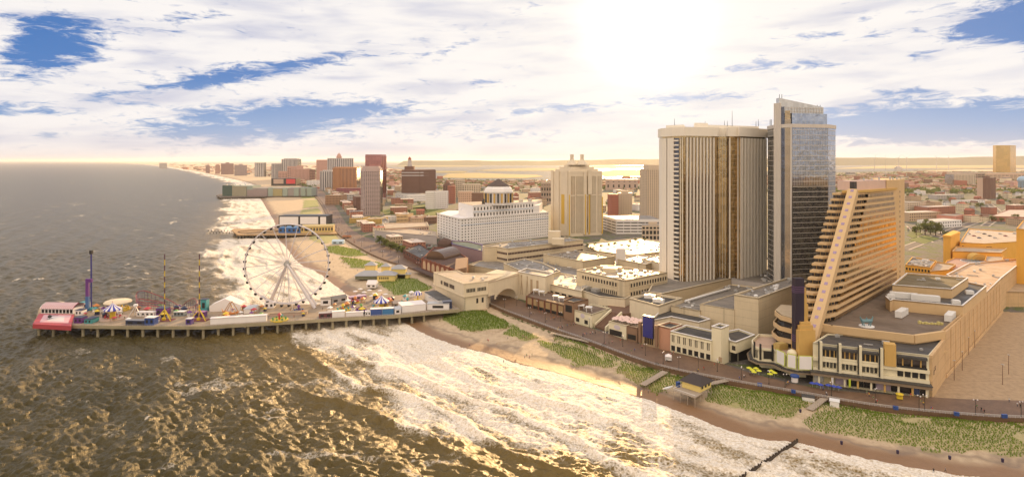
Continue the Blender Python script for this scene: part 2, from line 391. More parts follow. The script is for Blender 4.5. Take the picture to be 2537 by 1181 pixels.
# ------------------------------------------------------------------ sea
def sea_z(X, Y):
    d = dist_poly(X, Y, SHORE); dYr = Y*Y/(F*H)*1.6
    wx = X+5*(fbm(X/38, Y/38, 3, 3)-.5)*2; wy = Y+5*(fbm(X/38, Y/38, 9, 3)-.5)*2
    Z = np.zeros_like(X); rs = np.random.RandomState(4); crest = np.zeros_like(X)
    for i in range(42):
        if i < 6: lam = rs.uniform(20, 38); th = R(28)+rs.normal(0, .20); amp = .30
        elif i < 22: lam = rs.uniform(6, 17); th = R(35)+rs.normal(0, .5); amp = lam*.0125
        else: lam = rs.uniform(2.0, 6.0); th = R(52)+rs.normal(0, .7); amp = lam*.021
        kx, ky = math.cos(th), math.sin(th); ph = rs.uniform(0, 6.28)
        a_ = (wx*kx+wy*ky)*2*math.pi/lam+ph
        rid = 1-np.abs(np.sin(a_/2))*1.0
        w = np.clip((lam/dYr-1.5)/2, 0, 1)*(.55+.9*fbm(X/(lam*4), Y/(lam*4), 40+i, 2))
        Z += amp*w*(rid*1.9-.7) if i < 22 else amp*w*np.sin(a_)
        if i < 14: crest += amp*w*(rid-.4)
    # breakers, parallel to the shore
    ph = d+9*(fbm(X/45, Y/45, 5, 3)-.5)*2+4*(fbm(X/12, Y/12, 6, 2)-.5)
    fr = (ph/21.0) % 1.0; br = np.exp(-((fr-.5)/.13)**2)*(fr < .5)+np.exp(-((fr-.5)/.06)**2)*(fr >= .5)
    env = sst(d, 4, 26)*(1-sst(d, 75, 130))*np.clip(fbm(X/60, Y/60, 12, 2)*2.4-.55, 0, 1)
    near = sst(d, 0, 22)
    fade = np.clip(14/dYr, 0, 1)
    Z = Z*(.20+.80*near)*(1-.35*env)+br*env*1.9*fade
    Z = np.where(inside(X, Y, LANDPOLY), Z*np.clip(1-d/5, 0, 1)-.09*d, Z)
    # foam cover
    n1 = fbm(X/22, Y/22, 21, 4); n2 = fbm((X*.8+Y*.6)/7, (Y*.8-X*.6)/26, 22, 4); n3 = fbm(X/90, Y/90, 31, 3)
    farw = sst(Y, 450, 900)
    wid = 94+20*farw
    surf = (1-sst(d+46*(n1-.5)+90*(n3-.5), wid*.45, wid*1.15))
    lace = sst(n2, .36-.10*surf, .62)
    foam = surf*(.54+.38*lace)+.55*br*env*surf
    foam = np.maximum(foam, (1-sst(d, 2, 16))*.9)
    outer = (1-sst(d+60*(n3-.5), 130, 300))*sst(fbm((X+.3*Y)/30, (Y)/9, 77, 4), .66, .76)*.5
    caps = sst(crest, .62, 1.0)*sst(fbm(X/16, Y/16, 61, 3), .58, .70)*.9
    caps2 = sst(fbm(X/17, Y/(7+Y*.006), 91, 4), .735, .79)*.62*sst(Y, 250, 500)
    foam = np.clip(np.maximum.reduce([foam, outer, caps, caps2]), 0, 1)
    return Z+.02, {'foam': foam, 'shoal': 1-sst(d, 10, 170)}
m, k, b = mat_base('sea_water')
at = k.node('ShaderNodeAttribute', attribute_name='foam'); sh = k.node('ShaderNodeAttribute', attribute_name='shoal')
la = k.noise(pos(k, (1, 1, 1)), .55, 6, .72, .6); vo = k.node('ShaderNodeTexVoronoi', feature='DISTANCE_TO_EDGE'); k.l.new(pos(k), vo.inputs['Vector']); vo.inputs['Scale'].default_value = .7
lac = k.m('ADD', k.m('MULTIPLY', k.m('SUBTRACT', la, .5), 2.0), k.m('MULTIPLY', k.m('SUBTRACT', .18, vo.outputs['Distance']), 1.2))
ff = k.rng(k.m('ADD', at.outputs['Fac'], k.m('MULTIPLY', lac, .46)), .38, .84)
deep = k.mix(k.noise(pos(k), .02, 4, .6), (.034, .030, .011, 1), (.092, .073, .027, 1))
wat = k.mix(sh.outputs['Fac'], deep, (.20, .14, .05, 1))
fc = k.mix(k.rng(k.noise(pos(k), .9, 6, .75, .8), .36, .60), (.58, .49, .36, 1), (.84, .79, .72, 1))
k.put(b.inputs['Base Color'], k.mix(ff, wat, fc))
k.put(b.inputs['Roughness'], k.mix(ff, (.31, .31, .31, 1), (.75, .75, .75, 1)))
b.inputs['IOR'].default_value = 1.33; b.inputs['Specular Tint'].default_value = (1, .86, .66, 1); b.inputs['Specular IOR Level'].default_value = .30
sx_ = k.node('ShaderNodeSeparateXYZ'); k.l.new(pos(k), sx_.inputs[0]); wv_ = k.comb(k.m('ADD', k.m('MULTIPLY', sx_.outputs[0], .82), k.m('MULTIPLY', sx_.outputs[1], .57)), k.m('ADD', k.m('MULTIPLY', sx_.outputs[0], -.57*.36), k.m('MULTIPLY', sx_.outputs[1], .82*.36)))
b1 = k.node('ShaderNodeBump'); b1.inputs['Strength'].default_value = 1.0; b1.inputs['Distance'].default_value = .8
k.put(b1.inputs['Height'], k.m('ADD', k.m('ADD', k.m('MULTIPLY', k.noise(wv_, .50, 7, .66, .35), 1.5), k.m('MULTIPLY', k.noise(wv_, .11, 4, .6, .3), 2.2)), k.m('MULTIPLY', ff, .15))); k.l.new(b1.outputs[0], b.inputs['Normal'])
SEA_M = m
rows = np.concatenate([np.linspace(860, 60, 640), np.geomspace(59, 1.6, 90)])
cols = np.linspace(-420, 2900, 1250)
sea = grid_mesh('sea', rows, cols, sea_z, SEA_M, keep=lambda X, Y, Z: (~inside(X, Y, LANDPOLY)) | (dist_poly(X, Y, SHORE) < 12))
tag(sea, 'brown green ocean with foam and breaking waves', kind='structure')
# seabed-side apron so that the sea reaches past the frame
far = MB(); far.quad((-90000, -90000, -5), (90000, -90000, -5), (90000, 110000, -5), (-90000, 110000, -5))
tag(far.build('open_water', plain('far_water', (.07, .055, .025), .3)), 'flat open water reaching the horizon', kind='structure')

# ------------------------------------------------------------------ land
def land_z(X, Y):
    ins = inside(X, Y, LANDPOLY); d = dist_poly(X, Y, SHORE); sd_ = np.where(ins, d, -d)
    dall = dist_poly(X, Y, LANDPOLY+[LANDPOLY[0]]); 
    nb = fbm(X/9, Y/9, 2, 4)
    z = np.where(sd_ > 0, 2.3*sst(sd_, -4, 46)+.35*sst(sd_, 12, 16)*(nb), .10*np.clip(sd_, -30, 0)*1.0)
    dune = np.zeros_like(X); dry = np.zeros_like(X)
    for poly, dn, dr in DUNEW:
        i_ = inside(X+9*(fbm(X/8, Y/8, 71, 3)-.5), Y+9*(fbm(X/8, Y/8, 72, 3)-.5), poly); dd = dist_poly(X, Y, poly+[poly[0]])
        w = np.where(i_, sst(dd, 0, 7), 0)
        edge = np.where(i_, 1.0, 0)*dn
        dune = np.maximum(dune, edge*sst(np.where(i_, dd, 0)+4*(nb-.5), -.5, 3)); dry = np.maximum(dry, np.where(i_, dr, 0)); z = z+w*.9*(.4+nb)
    db = dist_poly(X, Y, BWL); landpoly2 = BWL+[P(640, 424, 3), P(2537, 424, 3), P(3300, 700, 3)]
    city = inside(X, Y, landpoly2)
    z = np.where(city, 3.0, z)
    z = np.where(ins, z, np.minimum(z, -.4))
    far_ = (Y > 9000) & ins; z = np.where(far_, np.maximum(z, 1.5), z)
    wet = np.where(ins, 1-sst(sd_+7*(fbm(X/14, Y/14, 8, 3)-.5), 6, 15), 1.0)
    return z, {'wet': wet, 'dune': dune, 'dry': dry, 'city': city.astype(float)*1.0, 'lot': np.zeros_like(X)+inside(X, Y, [P(*q) for q in ((2240, 960), (2240, 770), (2480, 772), (3200, 785), (3200, 1030), (2300, 1000))])*1.0, 'scarp': (np.exp(-((sd_-13-3*(nb-.5)*4)/1.6)**2))*ins}
m, k, b = mat_base('ground_soil')
A = lambda n: k.node('ShaderNodeAttribute', attribute_name=n).outputs['Fac']
nz = k.noise(pos(k), .35, 6, .7); nf = k.noise(pos(k), 2.2, 5, .7); nl = k.noise(pos(k), .05, 5, .6, .6)
sand = k.mix(k.rng(nz, .3, .75), (.52, .41, .28, 1), (.37, .275, .18, 1))
sand = k.mix(k.m('MULTIPLY', k.rng(nf, .52, .75), .55), sand, (.26, .20, .15, 1))
wetm = k.mix(nz, (.19, .105, .05, 1), (.27, .155, .075, 1))
c = k.mix(A('wet'), sand, wetm)
c = k.mix(k.m('MULTIPLY', A('scarp'), .6), c, (.16, .12, .09, 1))
gr = k.mix(nf, (.075, .14, .012, 1), (.15, .24, .025, 1)); gr = k.mix(A('dry'), gr, k.mix(nz, (.28, .27, .05, 1), (.44, .36, .14, 1)))
c = k.mix(k.m('MULTIPLY', A('dune'), k.rng(nf, .25, .6)), c, gr)
asph = k.mix(nf, (.085, .080, .076, 1), (.13, .12, .11, 1)); green = k.mix(nf, (.045, .070, .020, 1), (.11, .13, .035, 1))
urb = k.mix(k.rng(nl, .48, .58), asph, green); urb = k.mix(k.rng(nz, .56, .66), urb, (.30, .26, .21, 1))
c = k.mix(A('city'), c, urb)
lt = k.mix(k.rng(nz, .35, .75), (.40, .29, .18, 1), (.27, .195, .12, 1)); lt = k.mix(k.m('MULTIPLY', k.rng(nf, .55, .7), .5), lt, (.25, .15, .11, 1))
c = k.mix(A('lot'), c, lt)
k.put(b.inputs['Base Color'], c); k.put(b.inputs['Roughness'], k.mix(k.m('MULTIPLY', A('wet'), k.m('SUBTRACT', 1.0, A('city'))), (.9, .9, .9, 1), (.52, .52, .52, 1)))
bp = k.node('ShaderNodeBump'); bp.inputs['Strength'].default_value = .6; bp.inputs['Distance'].default_value = .4; k.put(bp.inputs['Height'], k.m('ADD', nz, k.m('MULTIPLY', nf, .5))); k.l.new(bp.outputs[0], b.inputs['Normal'])
rows = np.concatenate([np.linspace(860, 60, 560), np.geomspace(59, 2.0, 110)]); cols = np.linspace(-100, 3100, 1100)
gnd = grid_mesh('ground', rows, cols, land_z, m, keep=lambda X, Y, Z: Z > -1.4)
tag(gnd, 'sandy beach, dunes and city ground', kind='structure')
# marsh islands across the bay, mainland behind
def sheet(name, px, z, mat, label, kind='structure', zs=None):
    mb = MB(); mb.prism([P(x, y, z) for x, y in px], -.9, z); return mb.build(name, mat, kind=kind, label=label)
MARSH = wallm('marsh_grass', (.17, .15, .05), var=.5, streak=0); MARSH2 = wallm('dry_marsh', (.34, .26, .10), var=.4, streak=0)
for i, (pp, mm) in enumerate([([(1092, 440), (1110, 430), (1180, 428), (1250, 431), (1330, 433), (1347, 437), (1300, 441), (1150, 441)], MARSH2), ([(1170, 423), (1240, 418), (1330, 416), (1400, 417), (1380, 423), (1260, 424)], MARSH), ([(1060, 428), (1075, 423), (1160, 424), (1150, 428)], MARSH),
        ([(1480, 428), (1520, 421), (1600, 420), (1650, 425), (1600, 436), (1500, 437)], MARSH2), ([(1440, 414), (1500, 410), (1640, 411), (1640, 415), (1520, 417)], MARSH), ([(2060, 418), (2200, 410), (2537, 409), (2900, 410), (2900, 415.5), (2250, 417)], MARSH2),
        ([(960, 411), (1060, 409), (1200, 410.5), (1180, 413), (1000, 414)], MARSH), ([(1720, 420), (1900, 414), (2050, 414), (2050, 421), (1800, 427)], MARSH2), ([(2260, 421.3), (2400, 417.8), (2440, 418), (2330, 423)], MARSH)]):
    sheet('marsh', pp, 1.2, mm, 'low marsh island in the bay')
hb = MB(); rs = np.random.RandomState(3)
hx = np.linspace(1000, 2900, 120); Yd = 15000
for a, c2 in zip(hx[:-1], hx[1:]):
    def top(x):
        e = -.4+max(0, (x-1050)/1487*11)
        return H+(e+1.2*math.sin(x*.013)+.5*math.sin(x*.05))*Yd/F-8
    A_, B_ = PD(a, Yd), PD(c2, Yd); hb.add([(A_[0], A_[1]-900, 0), (B_[0], B_[1]-900, 0), (B_[0], B_[1], top(c2)), (A_[0], A_[1], top(a)), (A_[0]*1.3, A_[1]+6000, 0), (B_[0]*1.3, B_[1]+6000, 0)], [(0, 1, 2, 3), (3, 2, 5, 4)])
hb.build('hills', wallm('far_woods', (.06, .07, .035), var=.5, streak=0), kind='structure', label='faint wooded mainland on the horizon')
# boardwalk deck
m, k, b = mat_base('boardwalk_planks')
at1 = k.node('ShaderNodeAttribute', attribute_name='along').outputs['Fac']; at2 = k.node('ShaderNodeAttribute', attribute_name='across').outputs['Fac']
zig = k.m('PINGPONG', at2, 2.5); q = k.m('ADD', at1, zig)
pl = k.node('ShaderNodeTexWhiteNoise', noise_dimensions='2D'); k.put(pl.inputs[0], k.comb(k.m('FLOOR', k.m('MULTIPLY', q, 2.2)), k.m('FLOOR', k.m('DIVIDE', at2, 2.5))))
n_ = k.noise(pos(k), .12, 5, .65)
c = k.mix(k.m('MULTIPLY', pl.outputs['Value'], .6), (.14, .08, .045, 1), (.075, .044, .026, 1)); c = k.mix(k.m('MULTIPLY', k.rng(n_, .4, .7), .55), c, (.20, .12, .07, 1))
k.put(b.inputs['Base Color'], c); b.inputs['Roughness'].default_value = .6; BW_M = m
def resample(line, n):
    L = [0]
    for a, b_ in zip(line[:-1], line[1:]): L.append(L[-1]+math.hypot(b_[0]-a[0], b_[1]-a[1]))
    out = []; j = 0
    for i in range(n):
        s = L[-1]*i/(n-1)
        while j < len(L)-2 and L[j+1] < s: j += 1
        out.append(lerp(line[j], line[j+1], (s-L[j])/max(1e-9, L[j+1]-L[j])))
    return out
N = 260
# pair points across the deck by nearest distance
sea_side = resample(BWS, N)
bl = resample(BWL, 1200); bla = np.array(bl)
land_side = []; last = 0
for p in sea_side:
    dd = np.hypot(bla[last:, 0]-p[0], bla[last:, 1]-p[1]); j = last+int(np.argmin(dd)); last = j; land_side.append(bl[j])
mb = MB(); al = []; ac = []; s = 0; M = 5
for i in range(N):
    if i: s += math.hypot(sea_side[i][0]-sea_side[i-1][0], sea_side[i][1]-sea_side[i-1][1])
    w = math.dist(sea_side[i], land_side[i])
    for j in range(M):
        p = lerp(sea_side[i], land_side[i], j/(M-1)); mb.v.append((p[0], p[1], BWZ)); al.append(s); ac.append(w*j/(M-1))
for i in range(N-1):
    for j in range(M-1): mb.f.append([i*M+j, i*M+j+1, (i+1)*M+j+1, (i+1)*M+j]); mb.m.append(0)
k0 = len(mb.v)
for i in range(N): mb.v.append((*sea_side[i], 1.0)); al.append(0); ac.append(0)
for i in range(N-1): mb.f.append([i*M, (i+1)*M, k0+i+1, k0+i]); mb.m.append(0)
bw = mb.build('boardwalk', BW_M, kind='structure', label='brown plank boardwalk following the beach')
for nm, v in (('along', al), ('across', ac)):
    a_ = bw.data.attributes.new(nm, 'FLOAT', 'POINT'); a_.data.foreach_set('value', v)
# ------------------------------------------------------------------ facade tools
WINN = {}
def facade(th, mb, A, B, z0, z1, nc, nr, fw=.5, fh=.55, dep=.35, mat=None, part='window', u0=0.0, u1=None, limit=95, rest=None, sill=.5):
    """wall skin with real openings in front of the wall plane A-B; each window behind it a part of its own while the count allows, the rest one part"""
    mat = mat or WGL
    L = math.dist(A, B); u1 = L if u1 is None else u1; n = outn(A, B); e = ((B[0]-A[0])/L, (B[1]-A[1])/L)
    cw = (u1-u0)/nc; ch = (z1-z0)/nr; ww = cw*fw; wh = ch*fh
    zz = z0
    for r in range(nr):
        zb = z0+r*ch+(ch-wh)*sill; mb.fbox(A, B, u0, u1, zz, zb, 0, dep)
        uu = u0
        for c in range(nc):
            ub = u0+c*cw+(cw-ww)/2; mb.fbox(A, B, uu, ub, zb, zb+wh, 0, dep-.003); uu = ub+ww
        mb.fbox(A, B, uu, u1, zb, zb+wh, 0, dep-.003); zz = zb+wh
    mb.fbox(A, B, u0, u1, zz, z1, 0, dep)
    ang = math.atan2(e[1], e[0]); me = None; cnt = WINN.get(th, 0); rmb = MB() if rest is None else rest
    o = ORG.get(th, (0, 0, 0))
    for r in range(nr):
        zb = z0+r*ch+(ch-wh)*sill
        for c in range(nc):
            uc = u0+(c+.5)*cw; x = A[0]+e[0]*uc+n[0]*.03; y = A[1]+e[1]*uc+n[1]*.03
            if cnt < limit:
                if me is None:
                    w = MB(); w.box(-ww/2, ww/2, -.06, .0, 0, wh); ob = w.build(part, mat); me = ob.data; bpy.data.objects.remove(ob)
                ob = bpy.data.objects.new(part, me); COL.objects.link(ob); ob.parent = th; ob.location = (x-o[0], y-o[1], zb-o[2]); ob.rotation_euler = (0, 0, ang); cnt += 1
            else: rmb.fbox(A, B, uc-ww/2, uc+ww/2, zb, zb+wh, -.02, .03)
    WINN[th] = cnt
    if rest is None and rmb.v: rmb.build(part+'_rows', mat, th, kind='stuff')
def centroid(poly): return (sum(p[0] for p in poly)/len(poly), sum(p[1] for p in poly)/len(poly))
def inset(poly, d):
    n = len(poly); a = sum(poly[i][0]*poly[(i+1) % n][1]-poly[(i+1) % n][0]*poly[i][1] for i in range(n)); s = 1 if a > 0 else -1; out = []
    for i in range(n):
        p0, p1, p2 = poly[i-1], poly[i], poly[(i+1) % n]
        d1 = (p1[0]-p0[0], p1[1]-p0[1]); d2 = (p2[0]-p1[0], p2[1]-p1[1]); l1 = math.hypot(*d1) or 1e-6; l2 = math.hypot(*d2) or 1e-6
        n1 = (-d1[1]/l1*s, d1[0]/l1*s); n2 = (-d2[1]/l2*s, d2[0]/l2*s); m_ = (n1[0]+n2[0], n1[1]+n2[1]); q = m_[0]**2+m_[1]**2
        q = max(q, .8); out.append((p1[0]+m_[0]*2*d/q, p1[1]+m_[1]*2*d/q))
    return out
def ring(mb, poly, t_, z0, z1):
    """parapet: a wall of thickness t_ just inside the outline"""
    n = len(poly); q = inset(poly, t_)
    for i in range(n):
        j = (i+1) % n; mb.prism([poly[i], poly[j], q[j], q[i]], z0, z1, True)
def block(name, label, cat, poly, z0, z1, wall, roof=None, group=None, par=.9, units=0, seed=0, joints=None, trim=None):
    """walls, parapet and sunk roof; roof units on top"""
    c = centroid(poly); th = thing(name, label, cat, (c[0], c[1], z0), group)
    w = MB(); w.prism(poly, z0, z1-.01, top=False); 
    if par: ring(w, poly, .45, z1-par, z1)
    zr = z1-par+.05 if par else z1
    w.build('wall', wall, th)
    r = MB(); q = inset(poly, .3) if par else poly; r.prism(q, zr-.4, zr); r.build('roof', roof or RGREY, th)
    if trim:
        tm = MB(); ring(tm, inset(poly, -.18), .75, z1+.004, z1+.28); tm.build('coping', trim, th)
    if units: roof_units(th, q, zr, units, seed)
    return th
def inpoly(p, poly):
    r = False; n = len(poly)
    for i in range(n):
        a, b_ = poly[i], poly[(i+1) % n]
        if (a[1] > p[1]) != (b_[1] > p[1]) and p[0] < (b_[0]-a[0])*(p[1]-a[1])/(b_[1]-a[1])+a[0]: r = not r
    return r
def roof_units(th, poly, z, n, seed=0, big=1.0):
    rg = random.Random(seed+11); xs = [p[0] for p in poly]; ys = [p[1] for p in poly]; q = inset(poly, 1.5); k_ = 0; g = 0
    al_ = math.atan2(poly[1][1]-poly[0][1], poly[1][0]-poly[0][0])
    while k_ < n and g < n*40:
        g += 1; p = (rg.uniform(min(xs), max(xs)), rg.uniform(min(ys), max(ys)))
        if not inpoly(p, q): continue
        k_ += 1; u = MB(); s = rg.choice((0, 0, 1, 2)); w = rg.uniform(.9, 2.2)*big
        if s == 0: u.cbox((p[0], p[1], z+.25), w*1.5, w, w*.7, al_); u.cbox((p[0], p[1], z), w*1.2, w*.7, .25, al_); u.lathe((p[0], p[1], z+.25+w*.7), [(w*.34, 0), (w*.34, .15), (w*.25, .18)], 10)
        elif s == 1: u.lathe((p[0], p[1], z), [(.35*w, 0), (.35*w, .5*w), (.6*w, .55*w), (.55*w, .8*w), (.2*w, .95*w)], 10)
        else: u.cbox((p[0], p[1], z+.3), w*3.2, .6, .5, al_+1.57*rg.randint(0, 1)); u.cbox((p[0], p[1], z), .3, .3, .3, al_)
        u.build('roof_unit', METAL if rg.random() < .7 else WMET, th)
def pts(px, z): return [P(x, y, z) for x, y in px]
def seen(poly_px, z): return pts(poly_px, z)

# ================================================================== ziggurat hotel and its podium
GOLDGL = glassm('gold_mirror_glass', (.62, .42, .20), .05, .95, .25, .4, .3, .5); TINT = glassm('dark_tinted_glass', (.09, .08, .08), .08, .6, .1)
LILAC = plain('lilac_glass', (.42, .30, .42), .2, .3); PURPLE = plain('dark_purple_panel', (.020, .012, .032), .35); GOLDST = wallm('gold_stucco', (.56, .36, .12))
IVORY = wallm('ivory_stucco', (.74, .68, .50), var=.12)
NB = F*0
base = thing('hotel_podium', 'sand coloured hotel podium with long peach side wall beside the empty lot', 'building', (*P(2200, 820, 26), 3))
side0 = P(2296, 977, 4.0); 
w = MB(); S1 = P(2334, 820, 26); S2 = P(2385, 777, 26); S3 = P(2444, 708, 31); S4 = P(2481, 688, 27); S5 = P(2519, 658, 27)
pod = [S1, P(2262, 830, 26), P(2061, 806, 26), P(2012, 797, 26), P(1985, 770, 26), P(2085, 680, 26), P(2320, 680, 26), (S3[0]+3, S3[1]+6), S3, S2]
w.prism(pod, 3, 25.6, top=False); ring(w, pod, .6, 24.5, 26.2); w.build('wall', PEACH, base)
r = MB(); r.prism(inset(pod, .4), 24.0, 24.7); r.build('roof', roofm('terrace_paving', (.17, .125, .09), .75, .6, .05), base)
# ribbon of the top floor under the parapet
rb = MB(); A_, B_, C_, D_ = P(2016, 800, 26), P(2061, 806, 26), P(2262, 830, 26), S1
seg = [(A_, B_), (B_, C_), (C_, D_)]
for a, b_ in seg: rb.fbox(a, b_, -.4, math.dist(a, b_)+.4, 22.6, 26.35, 0.02, 1.5)
rb.build('parapet', ORANGE, base)
for a, b_ in seg:
    L = math.dist(a, b_); f = MB(); facade(base, f, a, b_, 17.5, 22.3, max(2, int(L/3.2)), 1, .62, .55, .5, TINT); f.build('wall_band', ORANGE, base)
lg = MB()
for a, b_ in seg: lg.fbox(a, b_, 0, math.dist(a, b_), 16.4, 17.3, .1, 3.2)
lg.build('ledge', ORANGE, base)
# pilaster lines on the long side wall
pl_ = MB(); a, b_ = side0, P(2478, 773, 3); L = math.dist(a, b_)
for i in range(1, 12): pl_.fbox(a, b_, L*i/12-.12, L*i/12+.12, 3, 21 if i < 4 else 25, .02, .12)
# front block side wall
fb = [P(2302, 880, 22.3), P(2334, 845, 22.3), S1, P(2200, 826, 26), P(2036, 830, 22.3), P(2020, 858, 22.3)]
# level two and three blocks on the podium, rear wing
block('roof_block', 'black roofed middle step of the podium with two long white units', 'building', [P(2385, 757, 31), P(2213, 741, 31), P(2205, 744, 31), P(2194, 734, 31), P(2216, 716, 31), P(2360, 690, 31), S3], 24.7, 31, ORANGE, RDARK, trim=WHITE, par=.8)
block('roof_house', 'square tan roofed top step of the podium', 'building', [P(2358, 716, 35.7), P(2211, 705, 35.7), P(2247, 676, 35.7), P(2399, 688, 35.7)], 30.1, 35.7, ORANGE, roofm('olive_roof', (.17, .135, .07), .8), par=.8, trim=WHITE, units=4)
rw = block('rear_wing', 'long peach rear wing of the podium with sandy flat roof', 'building', [S3, S4, S5, P(2530, 640, 27), P(2400, 652, 27), P(2345, 680, 27)], 3, 27, PEACH, roofm('sandy_roof', (.56, .40, .27), .8), units=14, seed=3, trim=WHITE)
sw = MB(); sw.prism([side0, P(2334, 934, 3), P(2385, 873, 3), P(2400, 800, 3), P(2330, 860, 3)], 3, 5); 
fr = block('hotel_front_wing', 'ivory front wing with black fins and open balconies on the boardwalk', 'building', [PD(2014, 290), PD(2302, 271), P(2336, 841, 22.3), P(2336, 826, 24), P(2050, 818, 24)], 3, 22.4, IVORY, RDARK, par=.7, units=5, seed=5)
A_, B_ = PD(2014, 290), PD(2302, 271); L = math.dist(A_, B_)
band = MB(); band.fbox(A_, B_, 0, L, 9.8, 11.2, .02, 1.6); band.fbox(A_, B_, 0, L, 14.4, 15.9, .02, 1.6); band.build('band', IVORY, fr)
can = MB(); can.fbox(A_, B_, -1, L+.3, 8.3, 9.7, .02, 5.0); can.build('canopy', wallm('canopy_bronze', (.25, .19, .13)), fr)
lip = MB(); lip.fbox(A_, B_, -1.2, L+.5, 9.705, 9.95, .02, 5.4); lip.build('canopy_edge', RDARK, fr)
us = [(P(x, 900, 15)[0]) for x in ()]
finu = [L*(x-2016)/(2302-2016) for x in (2031, 2080, 2131, 2183)]
for u in finu:
    f = MB(); f.fbox(A_, B_, u-.25, u+.25, 10.5, 24.0, 1.6, 2.3); f.build('fin', BLACK, fr)
    f = MB(); f.fbox(A_, B_, u+.3, u+1.5, 9.9, 23.6, .02, 2.0); f.build('pilaster', IVORY, fr)
for i, (u0, u1) in enumerate([(finu[0]+1.6, finu[1]-.4), (finu[1]+1.6, finu[2]-.4), (finu[2]+1.6, finu[3]-.4), (finu[3]+7, L-1)]):
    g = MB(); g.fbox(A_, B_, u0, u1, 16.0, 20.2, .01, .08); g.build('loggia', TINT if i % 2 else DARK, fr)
    g = MB(); g.fbox(A_, B_, u0, u1, 20.3, 21.4, .01, 2.4); g.build('awning', RDARK, fr)
    nwin = 4
    for q in range(nwin):
        ua = u0+(u1-u0)*q/nwin; ub = ua+(u1-u0)/nwin
        if q in (1, 3) or i == 3: g = MB(); g.fbox(A_, B_, ua+.3, ub-.3, 11.4, 14.2, .01, .10); g.build('window', DARK, fr)
        else:
            g = MB()
            for s_ in range(6): g.fbox(A_, B_, ua+.2, ub-.2, 11.5+s_*.45, 11.68+s_*.45, .02, .5)
            g.build('louvre', BLACK, fr)
    g = MB(); g.fbox(A_, B_, u0, u1, 16.0, 16.9, 1.5, 1.6); g.build('railing', IVORY if i < 3 else BLACK, fr)
    for q in range(3):
        uu = u0+(u1-u0)*(q+.6)/3.3; g = MB(); g.fbox(A_, B_, uu, uu+.5, 16.0, 20.1, .1, .5); g.build('column', GOLDST, fr)
f = MB(); f.fbox(A_, B_, finu[3]+2, finu[3]+6.5, 16, 26, -2, 2.2); f.build('stair_tower', GOLDST, fr)
# shops under the canopy
rg = random.Random(5); uu = 0.5
shopc = [plain('shop_cream', (.62, .52, .30)), plain('shop_blue', (.05, .08, .20)), DARK, plain('shop_lilac', (.45, .36, .45)), TINT, plain('shop_pale', (.55, .55, .55)), TINT, DARK]
while uu < L-3:
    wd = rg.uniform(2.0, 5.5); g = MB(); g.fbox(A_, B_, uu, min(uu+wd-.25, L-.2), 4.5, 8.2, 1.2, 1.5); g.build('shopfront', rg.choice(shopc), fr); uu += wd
for q in range(9):
    g = MB(); u = 2+q*(L-4)/8; g.fbox(A_, B_, u, u+.8, 4.5, 8.3, 3.2, 4.0); g.build('column', GOLDST if q % 2 else IVORY, fr)
# side wall piece of the front wing, towards the lot
g = MB(); a, b_ = B_, P(2336, 934, 3); L2 = math.dist(a, b_)
g.fbox(a, b_, 0, L2, 3, 22.5, .02, 1.2); g.build('side_wall', PEACH, fr)
for u_, z_ in ((3, 13), (6, 14.2)):
    g = MB(); g.fbox(a, b_, u_, u_+2.2, z_, z_+2.0, 1.2, 1.26); g.build('window', TINT, fr)
gp = MB()
a, b_ = P(2336, 934, 3), P(2478, 773, 3); L2 = math.dist(a, b_)
for i in range(0, 15): gp.fbox(a, b_, L2*i/15, L2*i/15+.35, 3, 24.5, 1.0, 1.25)
a2 = (a[0]+outn(a, b_)[0]*1.0, a[1]+outn(a, b_)[1]*1.0)
gp.fbox(a, b_, 0, L2, 3, 25.2, -.5, 1.0); gp.fbox(a, b_, 0, L2, 3, 4.6, 1.26, 1.7); gp.build('side_wall', PEACH, base)
jl = MB()
for i in range(14): jl.fbox(a, b_, L2*(i+.55)/15, L2*(i+.55)/15+.1, 6, 24, 1.005, 1.02)
jl.build('joints', wallm('dark_joint', (.35, .18, .10)), base)
# ---- left, curved part with blank signboards
ml = thing('marquee_building', 'ivory streamlined corner building with three blank white signboards', 'building', (*PD(1935, 296), 3))
mp = [PD(1862, 318), PD(1866, 309), PD(1880, 305), PD(1915, 303), PD(1930, 300), PD(1945, 295), PD(1975, 291), PD(1998, 290.5), PD(2015, 290), PD(2030, 310), PD(1985, 325), PD(1880, 330)]
g = MB(); g.prism(mp, 8.6, 14.2, top=False); ring(g, mp, .5, 13.4, 15.2); g.build('wall', IVORY, ml)
g = MB(); g.prism(inset(mp, .4), 13.2, 13.8); g.build('roof', roofm('pink_gravel_roof', (.50, .36, .27), .9), ml)
g = MB(); g.prism(inset(mp[:9]+[PD(2015, 303), PD(1880, 320)], 3.2), 4.4, 8.6); g.build('shop_wall', IVORY, ml)
g = MB(); g.prism(inset(mp, -1.6), 8.0, 8.6, True); g.build('canopy', RDARK, ml)
g = MB(); g.prism(inset(mp, -2.4), 7.5, 8.0, True); g.build('canopy_edge', wallm('canopy_bronze', (.25, .19, .13)), ml)
LIME = plain('lime_frame', (.55, .62, .10), .4)
for (xa, Ya, xb, Yb) in ((1927, 299.8, 1948, 293.8), (1951, 293.2, 1974, 290.6), (1977, 290.2, 2011, 289.4)):
    a, b_ = PD(xa, Ya), PD(xb, Yb); l_ = math.dist(a, b_); q = MB(); q.fbox(a, b_, 0, l_, 9.6, 16.4, .5, .9); p_ = q.build('sign_frame', LIME, ml)
    q = MB(); q.fbox(a, b_, .35, l_-.35, 9.9, 16.1, .9, .96); q.build('sign_panel', WHITE, p_)
a, b_ = PD(1890, 304.4), PD(1913, 303.2); q = MB(); q.fbox(a, b_, .3, 4.5, 10, 14, .1, .2); q.build('window', DARK, ml)
a, b_ = PD(1866, 309), PD(1880, 305); q = MB()
